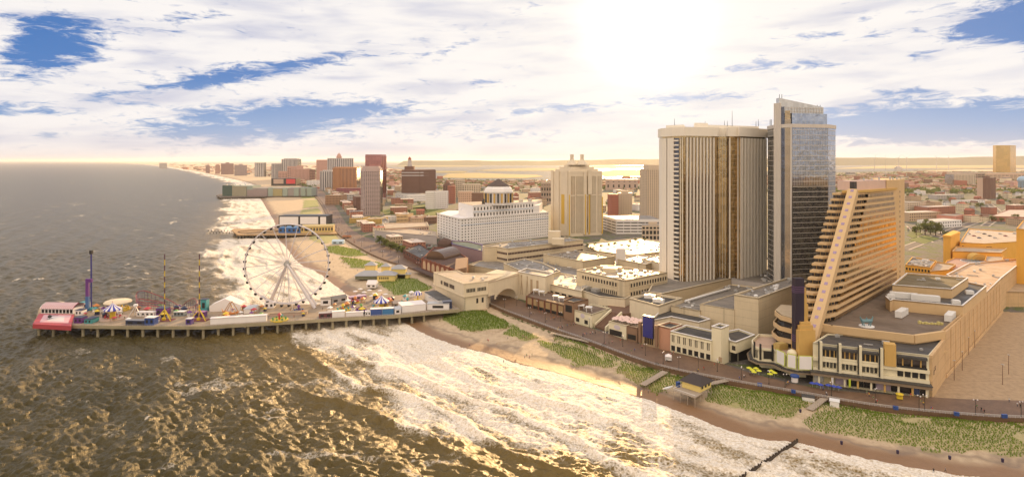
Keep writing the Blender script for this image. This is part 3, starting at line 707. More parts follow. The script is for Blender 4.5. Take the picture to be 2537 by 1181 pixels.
for s_ in range(6): q.fbox(a, b_, .4, 3.6, 10+s_*.65, 10.3+s_*.65, .1, .3)
q.build('louvre', BLACK, ml)
for xx, Y_ in ((1869, 308.3), (1884, 304.6), (1914, 302.8)):
    q = MB(); c = PD(xx, Y_-.5); q.cbox((c[0], c[1], 9.5), .7, .7, 8.0, .3); q.build('fin', BLACK, ml)
q = MB(); c = PD(1962, 296); q.lathe((c[0], c[1], 13.8), [(2.2, 0), (2.2, 2.2), (1.6, 2.9), (.7, 3.4), (.1, 3.6)], 14); q.build('dome', IVORY, ml, True)
solo(MB().cbox((*PD(1934, 308), 13.8), 6, 4, 2.6, .4).cbox((*PD(1934, 308), 16.4), 5, 3, .5, .4), 'roof_unit', plain('yellow_unit', (.5, .36, .12)), 'boxy yellow air unit on the pink roof behind the blank signboards', 'roof unit')
# ---- pylon
py = thing('pylon', 'tall dark purple and gold stepped art deco pylon', 'pylon', (*PD(1990, 299), 13))
q = MB(); c = PD(1977, 298)
q.cbox((c[0], c[1], 17), 4.6, 3.2, 35, .10); q.build('fin', PURPLE, py)
for k_ in range(5):
    c2 = PD(1985.5+k_*3.6, 299.5+k_*.3); q = MB(); q.cbox((c2[0], c2[1], 14), 1.5 if k_ else 2.2, 4.6-.3*k_, [33, 29, 25, 16, 10][k_], .10); q.build('step', GOLDST, py)
c = PD(1990, 297.5); q = MB(); q.cbox((c[0], c[1], 13.6), 8.6, 6.6, 13.5, .10).cbox((c[0], c[1], 27.1), 7.0, 5.4, 2.2, .10).cbox((c[0], c[1], 29.3), 5, 4.4, 1.5, .1); q.build('plinth', GOLDST, py)
for s_ in range(4):
    q = MB(); c = PD(1977, 298); q.cbox((c[0], c[1], 21+s_*.9), 4.9, 3.5, .22, .10).cbox((c[0], c[1], 45+s_*.9), 4.9, 3.5, .22, .1); q.build('trim', plain('violet_trim', (.16, .07, .20)), py)
# ---- angled terraces left of the pylon
tr = thing('terraced_wing', 'three angled orange balcony terraces left of the pylon', 'building', (*PD(1945, 315), 8))
for k_ in range(3):
    z = 13.8+k_*4.9; o_ = [(4, 5, 9)[k_], 0]
    poly = [PD(1912+k_*3.5, 322+k_*2), PD(1926+k_*4, 313+k_*2), PD(1968, 306+k_*1.5), PD(2000, 308), PD(2005, 335), PD(1930+k_*3, 341)]
    q = MB(); q.prism(inset(poly, 2.0), z, z+4.9); q.build('storey', TINT, tr)
    q = MB(); ring(q, poly, .5, z+2.6, z+4.9); q.build('parapet', ORANGE, tr)
    q = MB(); q.prism(inset(poly, .3), z+2.6, z+2.9, True); q.build('slab', ORANGE, tr)
q = MB(); poly = [PD(1921, 329), PD(1938, 318), PD(1968, 311), PD(2000, 310), PD(2005, 335), PD(1935, 341)]; q.prism(poly, 28.2, 28.6, True); q.build('roof', roofm('pale_terrace', (.45, .36, .24)), tr)
# ---- ziggurat tower
zt = thing('stepped_hotel_tower', 'orange banded hotel tower with sloping stepped front and diagonal rib', 'hotel tower', (*PD(2120, 350), 25))
NFL = 19; Z0, Z1 = 25.5, 90.5; FH = (Z1-Z0)/NFL
FL0, FL1 = PD(1999, 312), PD(2086, 366); FR0, FR1 = PD(2077, 316), PD(2160, 376); BR = PD(2228, 414); BLk = PD(2150, 440)
glz = MB(); gl2 = MB()
rg = random.Random(2)
for k_ in range(NFL):
    t_ = k_/(NFL-1); fl = lerp(FL0, FL1, t_); frr = lerp(FR0, FR1, t_); z = Z0+k_*FH
    br = BR; n = outn(fl, frr); e = (n[1]*-1, n[0]); e = ((frr[0]-fl[0])/math.dist(fl, frr), (frr[1]-fl[1])/math.dist(fl, frr)); b_ = (-n[0], -n[1])
    wv = math.dist(fl, frr)
    def fp(u, d): return (fl[0]+e[0]*u+b_[0]*d, fl[1]+e[1]*u+b_[1]*d)
    # zigzag terrace front: steps back towards both ends
    front = [fp(-2.0, 5.2), fp(.8, 3.4), fp(1.2, 2.2), fp(wv*.28, 1.6), fp(wv*.30, 0), fp(wv*.60, 0), fp(wv*.62, .9), fp(wv*.82, 1.3), fp(wv*.84, 2.2), fp(wv, 2.6)]
    poly = front+[br, BLk]
    q = MB(); q.prism(poly, z+FH-1.55, z+FH-.25, True); q.build('balcony_band', ORANGE if k_ % 2 else GOLDST if False else ORANGE, zt)
    gfront = [fp(.6, 6.6), fp(2.2, 4.0), fp(wv*.31, 3.2), fp(wv*.34, 1.8), fp(wv*.58, 1.8), fp(wv*.60, 2.6), fp(wv*.80, 3.0), fp(wv*.83, 3.8), fp(wv-.5, 4.0)]
    glz.prism(gfront+[fp(wv-1, 6), BLk], z-.25, z+FH-1.55, top=False)
    # mullions on the front
    mu = MB()
    for a, b2 in zip(gfront[:-1], gfront[1:]):
        l_ = math.dist(a, b2)
        for j in range(1, int(l_/1.6)+1): mu.fbox(a, b2, j*1.6-.08, j*1.6+.08, z-.25, z+FH-1.56, 0, .12)
    if mu.v: mu.build('mullions', GOLDST, zt)
    a = fp(wv, 2.9); l_ = math.dist(a, br)
    gl2.fbox(a, br, 1.6, l_-3.6, z-.24, z+FH-1.56, -.6, -.15)
    q = MB(); q.fbox(a, br, l_-3.4, l_-1.6, z+.3, z+FH-1.7, -.1, .10); q.build('window', TINT, zt)
    u = rg.uniform(.1, .5)
glz.build('glazing', TINT, zt); gl2.build('ribbon_glazing', GOLDGL, zt)
q = MB(); sp_ = [PD(2196, 402), PD(2228, 412), PD(2241, 424), PD(2190, 445), PD(2150, 445)]
q.prism(sp_, 3, Z1+6.5); q.build('shaft', ORANGE, zt)
a, b_ = PD(2228.2, 412), PD(2241, 424)
for k_ in range(NFL):
    q = MB(); z = Z0+k_*FH; q.fbox(a, b_, 1.0, 2.6, z+.8, z+2.5, .0, .06); q.build('window', TINT, zt)
# roof storey, sign band
q = MB(); a, b_ = PD(2112, 374), PD(2196, 404); q.fbox(a, b_, 0, math.dist(a, b_), 91.5, 97.2, -9, .4); q.build('crown_band', wallm('blush_panel', (.62, .46, .40)), zt)
q = MB(); a, b_ = PD(2106, 373), PD(2112, 374); q.cbox((*PD(2108, 376), 90.4), 2.6, 6, 6.6, .5); q.build('crown_end', TINT, zt)
q = MB(); rp = [PD(2086, 368), PD(2108, 366), PD(2158, 378), PD(2226, 412), BLk]; q.prism(rp, Z1-.25, Z1+1.1, True); q.build('roof', GOLDST, zt)
for xx, Y_, hh in ((2205, 410, 3), (2212, 412, 1.8), (2222, 415, 2.4), (2232, 420, 1.6), (2140, 388, 2), (2160, 394, 1.5), (2178, 400, 2.5)):
    q = MB(); c = PD(xx, Y_); q.cbox((c[0], c[1], (97.2 if xx < 2200 else 97)), .7, .7, hh*.8, .4); q.build('roof_unit', METAL, zt)
# diagonal rib with lilac windows
p0 = Vector((*PD(2004, 299), 17.5)); p1 = Vector((*PD(2113, 364), 92.3)); d = (p1-p0).normalized(); side = Vector((d.y, -d.x, 0)).normalized(); up = side.cross(d)
def slab3(c0, c1, hw, t0, t1, mb):
    vs = []
    for c in (c0, c1):
        for s_, u in ((-hw, t0), (hw, t0), (hw, t1), (-hw, t1)): vs.append(tuple(c+side*s_+up*u))
    mb.add(vs, [(0, 1, 5, 4), (1, 2, 6, 5), (2, 3, 7, 6), (3, 0, 4, 7), (3, 2, 1, 0), (4, 5, 6, 7)])
upn = up if up.y < 0 else -up
up = upn
q = MB(); slab3(p0, p1, 2.6, -3.5, .9, q); rib = q.build('diagonal_rib', ORANGE, zt)
Lr = (p1-p0).length
for k_ in range(19):
    c = p0+d*(Lr*(k_+2.2)/20.5); q = MB(); slab3(c-d*.95, c+d*.95, .85, .9, 1.0, q); q.build('window', LILAC, rib)
# things on the podium roof
mz = 24.7
for (xx, yy, L_, w_, h_, a_, lb) in ((2239, 738, 14, 3, 3, -.45, 'long white container left on the black podium roof'), (2292, 744, 14, 3, 3, -.45, 'long white container with sloped end on the black podium roof')):
    c = P(xx, yy, 30.3); solo(MB().cbox((c[0], c[1], 30.3), L_, w_, h_, a_).cbox((c[0], c[1], 33.3), L_*.96, w_*.7, .3, a_), 'container', WMET, lb, 'container')
for (xx, yy, L_, a_, lb) in ((2234, 783, 13, .75, 'corrugated white shed near the middle of the brown terrace'), (2354, 792, 13, .8, 'corrugated white shed at the right edge of the brown terrace')):
    c = P(xx, yy, mz); g = MB(); g.cbox((c[0], c[1], mz+.3), L_, 3.2, 3.4, a_)
    for s_ in range(14):
        u = -L_/2+.5+s_*L_/14; ca, sa = math.cos(a_), math.sin(a_)
        g.cbox((c[0]+u*ca, c[1]+u*sa, mz+.3), .25, 3.4, 3.5, a_)
    solo(g, 'shed', WMET, lb, 'shed')
c = P(2147, 808, mz); s = thing('terrace_sculpture', 'blue green sculpture on a round white plinth on the brown terrace', 'sculpture', (c[0], c[1], mz))
q = MB(); q.lathe((*c, mz), [(3.6, 0), (3.6, .35), (3.3, .4)], 20); q.build('plinth', WMET, s)
TEAL = plain('teal_metal', (.12, .24, .28), .4)
q = MB()
for s_ in (-1, 1):
    for r_ in (-.8, .8): q.tube((c[0]+s_*1.6, c[1]+r_, mz+.4), (c[0]+s_*1.9, c[1]+r_*.8, mz+2.4), .28, 6)
q.tube((c[0]-2.6, c[1], mz+2.9), (c[0]+2.6, c[1], mz+2.9), .85, 8); q.tube((c[0]-2.6, c[1], mz+3), (c[0]-3.4, c[1], mz+5), .5, 6, .25); q.tube((c[0]+2.6, c[1], mz+3), (c[0]+3.3, c[1], mz+5.2), .5, 6, .25); q.tube((c[0], c[1], mz+3.4), (c[0], c[1], mz+4.6), .5, 6, .3); q.build('figure', TEAL, s)
c = P(2302, 801, mz); q = MB(); 
for s_ in range(8): q.cbox((c[0]-5+s_*1.4, c[1]-s_*.35, mz), 1.2, 1.0, [1.5, .8, 1.1, .7, .9, .8, 1.6, 1.2][s_], .2)
solo(q, 'duct_unit', plain('pale_yellow_unit', (.62, .55, .22)), 'low pale yellow duct run on the brown terrace', 'roof unit')
for (xx, yy, lb) in ((2207, 738, 'small white air unit at the left end of the black roof'), (2402, 728, 'square white air unit at the right end of the black roof'), (2368, 752, 'pale green air unit by the black roof edge')):
    c = P(xx, yy, 30.3); solo(MB().cbox((c[0], c[1], 30.3), 4, 2.6, 2.0, -.4).cbox((c[0], c[1], 32.3), 3, 1.8, .3, -.4), 'roof_unit', WMET, lb, 'roof unit')
# ================================================================== beach mall buildings, centre
M1 = block('theatre_block', 'tallest plain cream box with grey roof beside the stepped hotel', 'building', pts([(1819, 729), (1879, 738), (1964, 707), (1998, 697), (1952, 688)], 31), 3, 31, CREAM, RGREY, units=16, seed=4, trim=CREAM2)
block('mall_block', 'plain cream box with bare grey roof left of the tallest cream box', 'building', pts([(1734, 752), (1819, 766), (1890, 735), (1905, 705), (1878, 711)], 22.3), 3, 22.3, CREAM, RGREY, par=.6)
bk = block('mall_block', 'low grey roofed cream mall block with a long silver duct', 'building', pts([(1663, 756), (1734, 769), (1885, 722), (1878, 711), (1812, 703)], 18.4), 3, 18.4, CREAM, RGREY, units=26, seed=9)
a, b_ = P(1698, 748, 18.2), P(1808, 716, 18.2); q = MB(); q.tube((*a, 18.9), (*b_, 18.9), .75, 10); q.build('duct', WMET, bk)
b2_ = block('mall_block', 'square cream box with dark roof and bright units beside the blue panel', 'building', pts([(1560, 738), (1632, 757), (1690, 738), (1612, 726)], 19.9), 3, 19.9, CREAM2, RDARK, trim=CREAM2, par=1.2)
for i, (xx, yy) in enumerate(((1610, 738), (1632, 748))):
    c = P(xx, yy, 18.8); q = MB(); q.cbox((c[0], c[1], 18.8), 7, 3.4, 2.2, -.5).cbox((c[0], c[1], 21.0), 2, 2, .5, -.5); q.build('roof_unit', WMET, b2_)
block('mall_block', 'low cream block with dark stepped roof behind the salmon corner tower', 'building', pts([(1612, 794), (1663, 784), (1731, 798), (1760, 790), (1680, 764), (1640, 766)], 15.2), 3, 15.2, CREAM2, RDARK, trim=WHITE)
cm = block('salmon_tower', 'square salmon coloured corner tower with quoins on the boardwalk', 'building', pts([(1629, 805), (1661.6, 813), (1691, 803), (1658, 796)], 16.3), 3, 16.3, PINKB, RDARK, trim=CREAM2)
q = MB(); a, b_ = P(1629, 805, 16.3), P(1661.6, 813, 16.3); l_ = math.dist(a, b_)
for k_ in range(8):
    for u_ in (0, l_-.9): q.fbox(a, b_, u_, u_+.9, 4.6+k_*1.45, 5.5+k_*1.45, .02, .22)
q.build('quoins', PINKB, cm)
# arcade building with tall windows
ar = [(1661.6, 820), (1763, 843), (1800, 826), (1700, 805)]
arc = block('arcade_building', 'white boardwalk building with seven tall paired windows', 'building', pts(ar, 15), 3, 15, IVORY, RDARK, par=.8, trim=WHITE)
a, b_ = pts(ar, 15)[:2]; l_ = math.dist(a, b_)
f = MB(); facade(arc, f, a, b_, 8.8, 14.0, 7, 1, .46, .78, .45, TINT); facade(arc, f, a, b_, 4.4, 8.7, 7, 1, .72, .7, .45, DARK, 'shopfront', sill=.1)
f.build('wall_skin', IVORY, arc)
q = MB()
for k_ in range(7):
    u = l_*(k_+.5)/7; q.fbox(a, b_, u-.16, u+.16, 9.2, 13.2, .05, .5); q.fbox(a, b_, u-1.6, u+1.6, 13.5, 13.9, .46, .8)
q.build('mullions', IVORY, arc)
tw = block('stair_tower', 'plain square ivory tower on the boardwalk front of the arcade', 'building', pts([(1763, 808), (1787, 813), (1806, 806), (1782, 801)], 22.3), 3, 22.3, IVORY, RDARK, trim=WHITE, par=.7)
q = MB(); a, b_ = pts([(1763, 808), (1787, 813)], 22.3); q.fbox(a, b_, 4.0, 5.8, 4.4, 7.2, .0, .06); q.build('door', TAN, tw)
wg = block('corner_wing', 'low ivory wing on columns right of the plain square tower', 'building', pts([(1808, 843), (1823, 847), (1870, 829), (1830, 815), (1795, 822)], 14.6), 8.6, 14.6, IVORY, RDARK, trim=WHITE)
for xx, yy in ((1809, 884), (1826, 886), (1848, 880)):
    c = P(xx, yy, 4.5); q = MB(); q.cbox((*c, 3), 1.1, 1.1, 5.6, -.3); q.build('column', IVORY, wg)
a, b_ = pts([(1808, 843), (1823, 847)], 14.6); q = MB(); q.fbox(a, b_, 1.3, 3.4, 10, 12.4, .0, .06); q.build('window', TINT, wg)
a, b_ = pts([(1823, 847), (1870, 829)], 14.6)
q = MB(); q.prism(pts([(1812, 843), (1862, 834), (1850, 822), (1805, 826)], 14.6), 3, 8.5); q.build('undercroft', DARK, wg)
# blue panel entrance
be = thing('blue_entrance', 'mall entrance with a tall blank royal blue panel over glass doors', 'building', (*P(1608, 851, 4.5), 3))
ROYAL = plain('royal_blue_panel', (.025, .03, .22), .35); ROYAL2 = plain('dark_blue_edge', (.02, .02, .09), .4)
a, b_ = P(1584, 846, 4.5), P(1632, 858, 4.5); l_ = math.dist(a, b_); n = outn(a, b_); s_ = lambda p, d: (p[0]-n[0]*d, p[1]-n[1]*d)
q = MB(); q.prism([a, b_, s_(b_, 14), s_(a, 14)], 3, 14.4); q.build('wall', TAN, be)
q = MB(); q.fbox(a, b_, l_*.24, l_*.76, 8.4, 20.8, -.6, 1.2); q.build('panel_body', ROYAL2, be)
q = MB(); q.fbox(a, b_, l_*.245, l_*.755, 8.6, 20.3, 1.2, 1.3); q.build('panel', ROYAL, be)
q = MB(); q.fbox(a, b_, l_*.27, l_*.73, 4.5, 8.3, .0, .1); dr = q.build('doors', TINT, be)
q = MB(); [q.fbox(a, b_, l_*(.27+.092*j)-.06, l_*(.27+.092*j)+.06, 4.5, 8.3, .1, .2) for j in range(6)]; q.build('door_frame', GOLDST, dr)
for u_ in (0.2, l_-1.7):
    q = MB(); q.fbox(a, b_, u_, u_+1.5, 4.4, 16.4, .02, 1.4); q.build('pilaster', wallm('brown_block', (.25, .155, .10)), be)
# restaurant with umbrella roof and brown block
BRB = wallm('brown_block', (.25, .155, .10))
rs_ = block('umbrella_restaurant', 'low cream restaurant with oval blank sign under a roof full of pink umbrellas', 'building', pts([(1508, 795), (1551, 806), (1583, 796), (1540, 786)], 12.2), 3, 12.2, IVORY, RTAN, par=.7)
a, b_ = pts([(1508, 795), (1551, 806)], 12.2); l_ = math.dist(a, b_)
q = MB(); q.fbox(a, b_, .6, l_-3, 4.5, 7.8, .0, .06); q.build('shopfront', DARK, rs_)
def oval(A, B, u, z, rw, rh, d0, d1, n_=20):
    e = ((B[0]-A[0])/math.dist(A, B), (B[1]-A[1])/math.dist(A, B)); n = outn(A, B); vs = []
    for d_ in (d0, d1):
        for i in range(n_):
            t_ = 2*math.pi*i/n_; uu = u+rw*math.cos(t_); vs.append((A[0]+e[0]*uu+n[0]*d_, A[1]+e[1]*uu+n[1]*d_, z+rh*math.sin(t_)))
    mb = MB(); mb.add(vs, [tuple(range(n_, 2*n_)), tuple(range(n_-1, -1, -1))]+[(i, (i+1) % n_, n_+(i+1) % n_, n_+i) for i in range(n_)]); return mb
oval(a, b_, l_*.5, 9.8, 2.4, 1.4, .05, .2).build('oval_sign', plain('pale_sign', (.6, .55, .62)), rs_)
br_ = block('brick_shop', 'brown block shop between the umbrella restaurant and the blue panel', 'building', pts([(1551, 806), (1579, 812), (1600, 800), (1583, 796)], 12), 3, 12, BRB, RTAN, par=.6)
a, b_ = pts([(1551, 806), (1579, 812)], 12); q = MB(); q.fbox(a, b_, 1, math.dist(a, b_)-1, 4.5, 7.4, .0, .06); q.build('shopfront', DARK, br_)
um = None; PINKU = plain('pink_canvas', (.74, .55, .50), .8); rg = random.Random(8)
def umbrella(mat, r=1.3, h=2.4, name='umbrella'):
    t_ = thing(name, 'x', 'umbrella'); q = MB(); q.tube((0, 0, 0), (0, 0, h), .04, 6); q.build('pole', WMET, t_)
    q = MB(); q.lathe((0, 0, h-.55), [(r, 0), (r*.98, .05), (r*.5, .42), (.05, .72)], 8); q.build('canopy', mat, t_); return t_
um = umbrella(PINKU); um['label'] = 'pink umbrella on the restaurant roof beside the blue panel'; um['group'] = 'pink umbrellas on the restaurant roof'
upoly = pts([(1513, 795), (1551, 804), (1577, 809), (1592, 799), (1541, 788)], 11.6); first = True
k_ = 0; placed = []
while k_ < 44:
    xs = [p[0] for p in upoly]; ys = [p[1] for p in upoly]; p = (rg.uniform(min(xs), max(xs)), rg.uniform(min(ys), max(ys)))
    if not inpoly(p, upoly) or any(math.dist(p, q_) < 1.5 for q_ in placed): 
        if len(placed) > 30 and rg.random() < .002: break
        continue
    placed.append(p); k_ += 1
    if k_ == 1: um.location = (p[0], p[1], 11.5); ORG[um] = (p[0], p[1], 11.5)
    else: dup(um, (p[0], p[1], 11.5), rg.random()*3)
# big cream building with window rows (behind the stairs)
bb = pts([(1428.7, 669), (1548, 694.5), (1558, 693), (1653.6, 674), (1505, 656)], 27)
big = block('casino_hall', 'large cream hall with two rows of dark windows and gravel roof', 'building', bb, 3, 27, CREAM, RTAN, par=1.0, units=44, seed=21, trim=CREAM2)
f = MB(); rest = MB()
a, b_ = bb[0], bb[1]; l_ = math.dist(a, b_); facade(big, f, a, b_, 20.6, 25, 13, 1, .62, .62, .4, TINT, u0=l_*.12, u1=l_*.86, rest=rest); facade(big, f, a, b_, 14.5, 19, 8, 1, .62, .6, .4, TINT, u0=l_*.55, u1=l_*.86, rest=rest)
a, b_ = bb[2], bb[3]; l_ = math.dist(a, b_); facade(big, f, a, b_, 20.6, 25, 14, 1, .66, .62, .4, TINT, u0=1, u1=l_-1, rest=rest); facade(big, f, a, b_, 14.5, 19, 14, 1, .66, .6, .4, TINT, u0=1, u1=l_-1, rest=rest)
f.build('wall_skin', CREAM, big)
for u_ in (.30, .55, .78):
    q = MB(); q.fbox(a, b_, l_*u_, l_*u_+6, 13.6, 17.0, .4, 4.0); q.build('louvre_box', METAL, big)
a, b_ = bb[0], bb[1]; l_ = math.dist(a, b_)
for u_ in (.22, .42):
    q = MB(); q.fbox(a, b_, l_*u_, l_*u_+5.5, 14.2, 17.6, .4, 5.0); q.build('louvre_box', METAL, big)
c = P(1520, 672, 26); 
for xx, yy in ((1505, 668), (1523, 670), (1512, 673)):
    c = P(xx, yy, 26); q = MB(); q.cbox((*c, 26), 11, 5, 3.0, -.25); q.build('roof_unit', plain('cream_unit', (.66, .58, .42)), big)
# lower fronts of the hall
lf = block('hall_front', 'low cream front below the large hall with ground floor windows', 'building', pts([(1441, 719), (1483, 733), (1548, 740), (1562, 733), (1545, 700), (1440, 690)], 16), 3, 16, CREAM2, RDARK, par=.8, trim=CREAM2)
a, b_ = pts([(1483, 733), (1548, 740)], 16); f = MB(); facade(lf, f, a, b_, 6.5, 10.5, 8, 1, .6, .6, .35, TINT); f.build('wall_skin', CREAM2, lf)
tf = block('terrace_hall', 'cream terrace front with large openings above the brown shops', 'building', pts([(1342, 699), (1441, 721), (1470, 690), (1365, 672)], 16.5), 3, 16.5, CREAM2, roofm('glare_roof', (.50, .46, .39), .6), par=.9, trim=CREAM2, units=20, seed=31)
a, b_ = pts([(1342, 699), (1441, 721)], 16.5); f = MB(); facade(tf, f, a, b_, 7, 13, 6, 1, .72, .62, .5, DARK, 'opening'); f.build('wall_skin', CREAM2, tf)
# entrance block with slanted dark stripes
en = pts([(1284, 672.5), (1351, 685), (1372, 676), (1305, 664)], 24)
eb = block('entrance_block', 'cream mall entrance block with slanting brown stripes beside the bridge', 'building', en, 3, 24, CREAM2, RGREY, trim=WHITE, par=.8)
a, b_ = en[0], en[1]; l_ = math.dist(a, b_)
for u_, tlt in ((.10, .04), (.17, -.05), (.30, .05), (.38, -.04)):
    q = MB(); e = ((b_[0]-a[0])/l_, (b_[1]-a[1])/l_); n = outn(a, b_)
    def pp(u, z, d): return (a[0]+e[0]*u+n[0]*d, a[1]+e[1]*u+n[1]*d, z)
    q.tube(pp(l_*u_, 7, .15), pp(l_*(u_+tlt), 22, .15), .28, 4); q.build('stripe', TAN, eb)
for u_ in (.46, .68):
    q = MB(); q.fbox(a, b_, l_*u_, l_*u_+2.2, 8, 20, .0, .12); q.build('panel', TAN, eb)
# white roofs behind
block('mall_block', 'long low roof with white domed vents behind the entrance block', 'building', pts([(1248, 652), (1284, 668), (1351, 684), (1388, 672), (1343, 650), (1300, 640)], 19), 3, 19, CREAM, RGREY, units=20, seed=41, trim=CREAM2, par=.8)
block('wide_mall_block', 'wide grey mall roof between the long banded building and the large hall', 'building', pts([(1160, 655), (1190, 645), (1260, 640), (1350, 628), (1445, 625), (1560, 625), (1660, 640), (1660, 690), (1560, 690), (1480, 680), (1430, 690), (1350, 690), (1253, 672)], 13.5), 3, 13.5, CREAM, RGREY, units=80, seed=44)
lb_ = [(1195, 609), (1200, 612), (1230, 611), (1257, 616), (1445, 594), (1400, 588), (1380, 590), (1262, 598)]
lp = pts(lb_, 26.6); long_ = block('banded_building', 'long cream building with two dark window bands and rounded corner', 'building', lp, 3, 26.6, CREAM, RGREY, units=26, seed=51, trim=CREAM2)
for a, b_ in ((lp[3], lp[4]), (lp[2], lp[3])):
    for z in (15.0, 20.6):
        q = MB(); l_ = math.dist(a, b_); q.fbox(a, b_, 1.0, l_-.5, z, z+2.0, .0, .1); g = q.build('window_band', plain('maroon_glass', (.09, .05, .06), .15, .4), long_)
        m2 = MB(); [m2.fbox(a, b_, 1+j*1.9-.1, 1+j*1.9+.1, z, z+2.0, .1, .2) for j in range(1, int((l_-1.5)/1.9))]; m2.build('mullions', CREAM, g)
q = MB(); c = P(1372, 592, 27); q.cbox((*P(1374, 598, 27), 25.8), 12, 10, 12, -.2).cbox((*P(1383, 602, 27), 25.8), 12, 9, 6, -.2); q.build('stair_house', CREAM2, long_)
bx = pts([(1346, 629.5), (1444, 647), (1523, 635), (1421, 619)], 20.5)
block('mall_block', 'low wide cream box with bare brown roof in front of the long banded building', 'building', bx, 3, 20.5, CREAM, roofm('brown_roof', (.20, .16, .12), .42), trim=CREAM2, units=14, seed=61)
block('parking_deck', 'sunlit white parking deck roof with small green trees', 'parking deck', pts([(1440, 604), (1585, 589), (1650, 600), (1650, 622), (1560, 632), (1480, 622)], 17), 3, 17, CREAM, roofm('glare_roof', (.50, .46, .39), .6), trim=CREAM2)
block('mall_block', 'low cream block with a long row of dark roof louvres near the ribbed tower', 'building', pts([(1530, 642), (1600, 655), (1655, 640), (1580, 630)], 18), 3, 18, CREAM, RWHITE, trim=CREAM2, units=22, seed=71)
block('mall_block', 'low white roofed block just left of the ribbed tower foot', 'building', pts([(1590, 640), (1640, 652), (1700, 640), (1640, 628)], 20), 3, 20, CREAM2, RWHITE, units=8, seed=72)
solo(MB().cbox((*P(1538, 640, 18), 13), 9, 8, 14, -.2).cbox((*P(1538, 640, 18), 27), 7, 6, .6, -.2), 'stair_house', WHITE, 'plain white stair house on the mall roofs', 'stair house')
# tan podium wall round the ribbed tower
tpd = block('tower_podium', 'tan podium wall with pipe loops below the ribbed tower', 'building', pts([(1606, 722), (1640, 727), (1808, 690), (1902, 668), (1925, 640), (1700, 630), (1630, 680)], 20), 3, 20, wallm('pale_tan_wall', (.56, .45, .30)), RGREY, trim=CREAM2)  # wall colour is a plain pale tan
a, b_ = pts([(1640, 725), (1808, 690)], 20); l_ = math.dist(a, b_)
for u_ in (.2, .42, .66, .86):
    q = MB(); q.fbox(a, b_, l_*u_, l_*u_+4, 12.5, 15.5, .0, .15); q.build('vent', TAN, tpd)
block('service_wing', 'grey panelled service wing between the two tallest towers', 'building', pts([(1812, 688), (1900, 700), (1960, 690), (1900, 668)], 20.5), 3, 20.5, GREYW, RGREY, units=8, seed=73)
# brown boardwalk shops
sh_ = block('boardwalk_shops', 'long brown shop building with a roof terrace and white pergolas', 'building', pts([(1304, 732), (1396, 755), (1420, 738), (1328, 714)], 12.2), 3, 12.2, BRB, roofm('terrace_paving2', (.16, .11, .08), .75), par=1.0)
a, b_ = pts([(1304, 732), (1396, 755)], 12.2); l_ = math.dist(a, b_)
for k_ in range(6):
    q = MB(); q.fbox(a, b_, l_*(k_+.06)/6, l_*(k_+.16)/6, 4.4, 12.4, .02, .8); q.build('pilaster', wallm('red_brown', (.20, .08, .05)), sh_)
    q = MB(); q.fbox(a, b_, l_*(k_+.22)/6, l_*(k_+.94)/6, 5.2, 11, .0, .1); q.build('panel', GOLDST if False else wallm('ochre_panel', (.36, .25, .13)), sh_)
    q = MB(); q.fbox(a, b_, l_*(k_+.22)/6, l_*(k_+.94)/6, 4.5, 6.6, .1, .16); q.build('shopfront', DARK, sh_)
bt = block('brown_corner_tower', 'square brown tower with open roof plants beside the brown shops', 'building', pts([(1397, 743), (1421, 748), (1458, 740), (1420, 733)], 16.8), 3, 16.8, BRB, RDARK, par=1.0)
a, b_ = pts([(1397, 743), (1421, 748)], 16.8); q = MB(); q.fbox(a, b_, 1.4, math.dist(a, b_)-1.4, 9.5, 14, 0, .08); q.build('window', DARK, bt)
cr = block('cabana_restaurant', 'cream corner restaurant with an oval blank sign and two pergolas on top', 'building', pts([(1422, 766), (1466, 778), (1512, 762), (1466, 752)], 11.8), 3, 11.8, IVORY, roofm('terrace_paving2', (.16, .11, .08), .75), par=1.0)
a, b_ = pts([(1422, 766), (1466, 778)], 11.8); l_ = math.dist(a, b_); oval(a, b_, l_*.5, 9.2, 1.8, 1.5, .05, .2).build('oval_sign', plain('pale_sign', (.6, .55, .62)), cr)
for u_ in (.12, .6): q = MB(); q.fbox(a, b_, l_*u_, l_*u_+3, 4.5, 7, .0, .08); q.build('window', DARK, cr)
pg = []
for i, (xx, yy, zz) in enumerate(((1328, 727, 11.5), (1342, 731, 11.5), (1377, 742, 11.5), (1391, 746, 11.5), (1440, 766, 11), (1459, 771, 11))):
    c = P(xx, yy, zz); labs = ['white pergola at the left end of the brown shop terrace', 'white pergola second from the left on the brown shop terrace', 'white pergola second from the right on the brown shop terrace', 'white pergola at the right end of the brown shop terrace by the brown tower', 'white pergola on the left of the cabana restaurant roof', 'white pergola on the right of the cabana restaurant roof']
    if i == 0:
        p0_ = thing('pergola', labs[0], 'pergola', (*c, zz), 'white roof terrace pergolas')
        q = MB(); q.cbox((*c, zz+2.7), 4.2, 4.2, .45, -.3); q.build('canopy', WMET, p0_)
        for sx in (-1, 1):
            for sy in (-1, 1): q = MB(); q.tube((c[0]+sx*1.7, c[1]+sy*1.7, zz), (c[0]+sx*1.7, c[1]+sy*1.7, zz+2.7), .16, 6); q.build('post', WMET, p0_)
    else: dup(p0_, (*c, zz), label=labs[i])
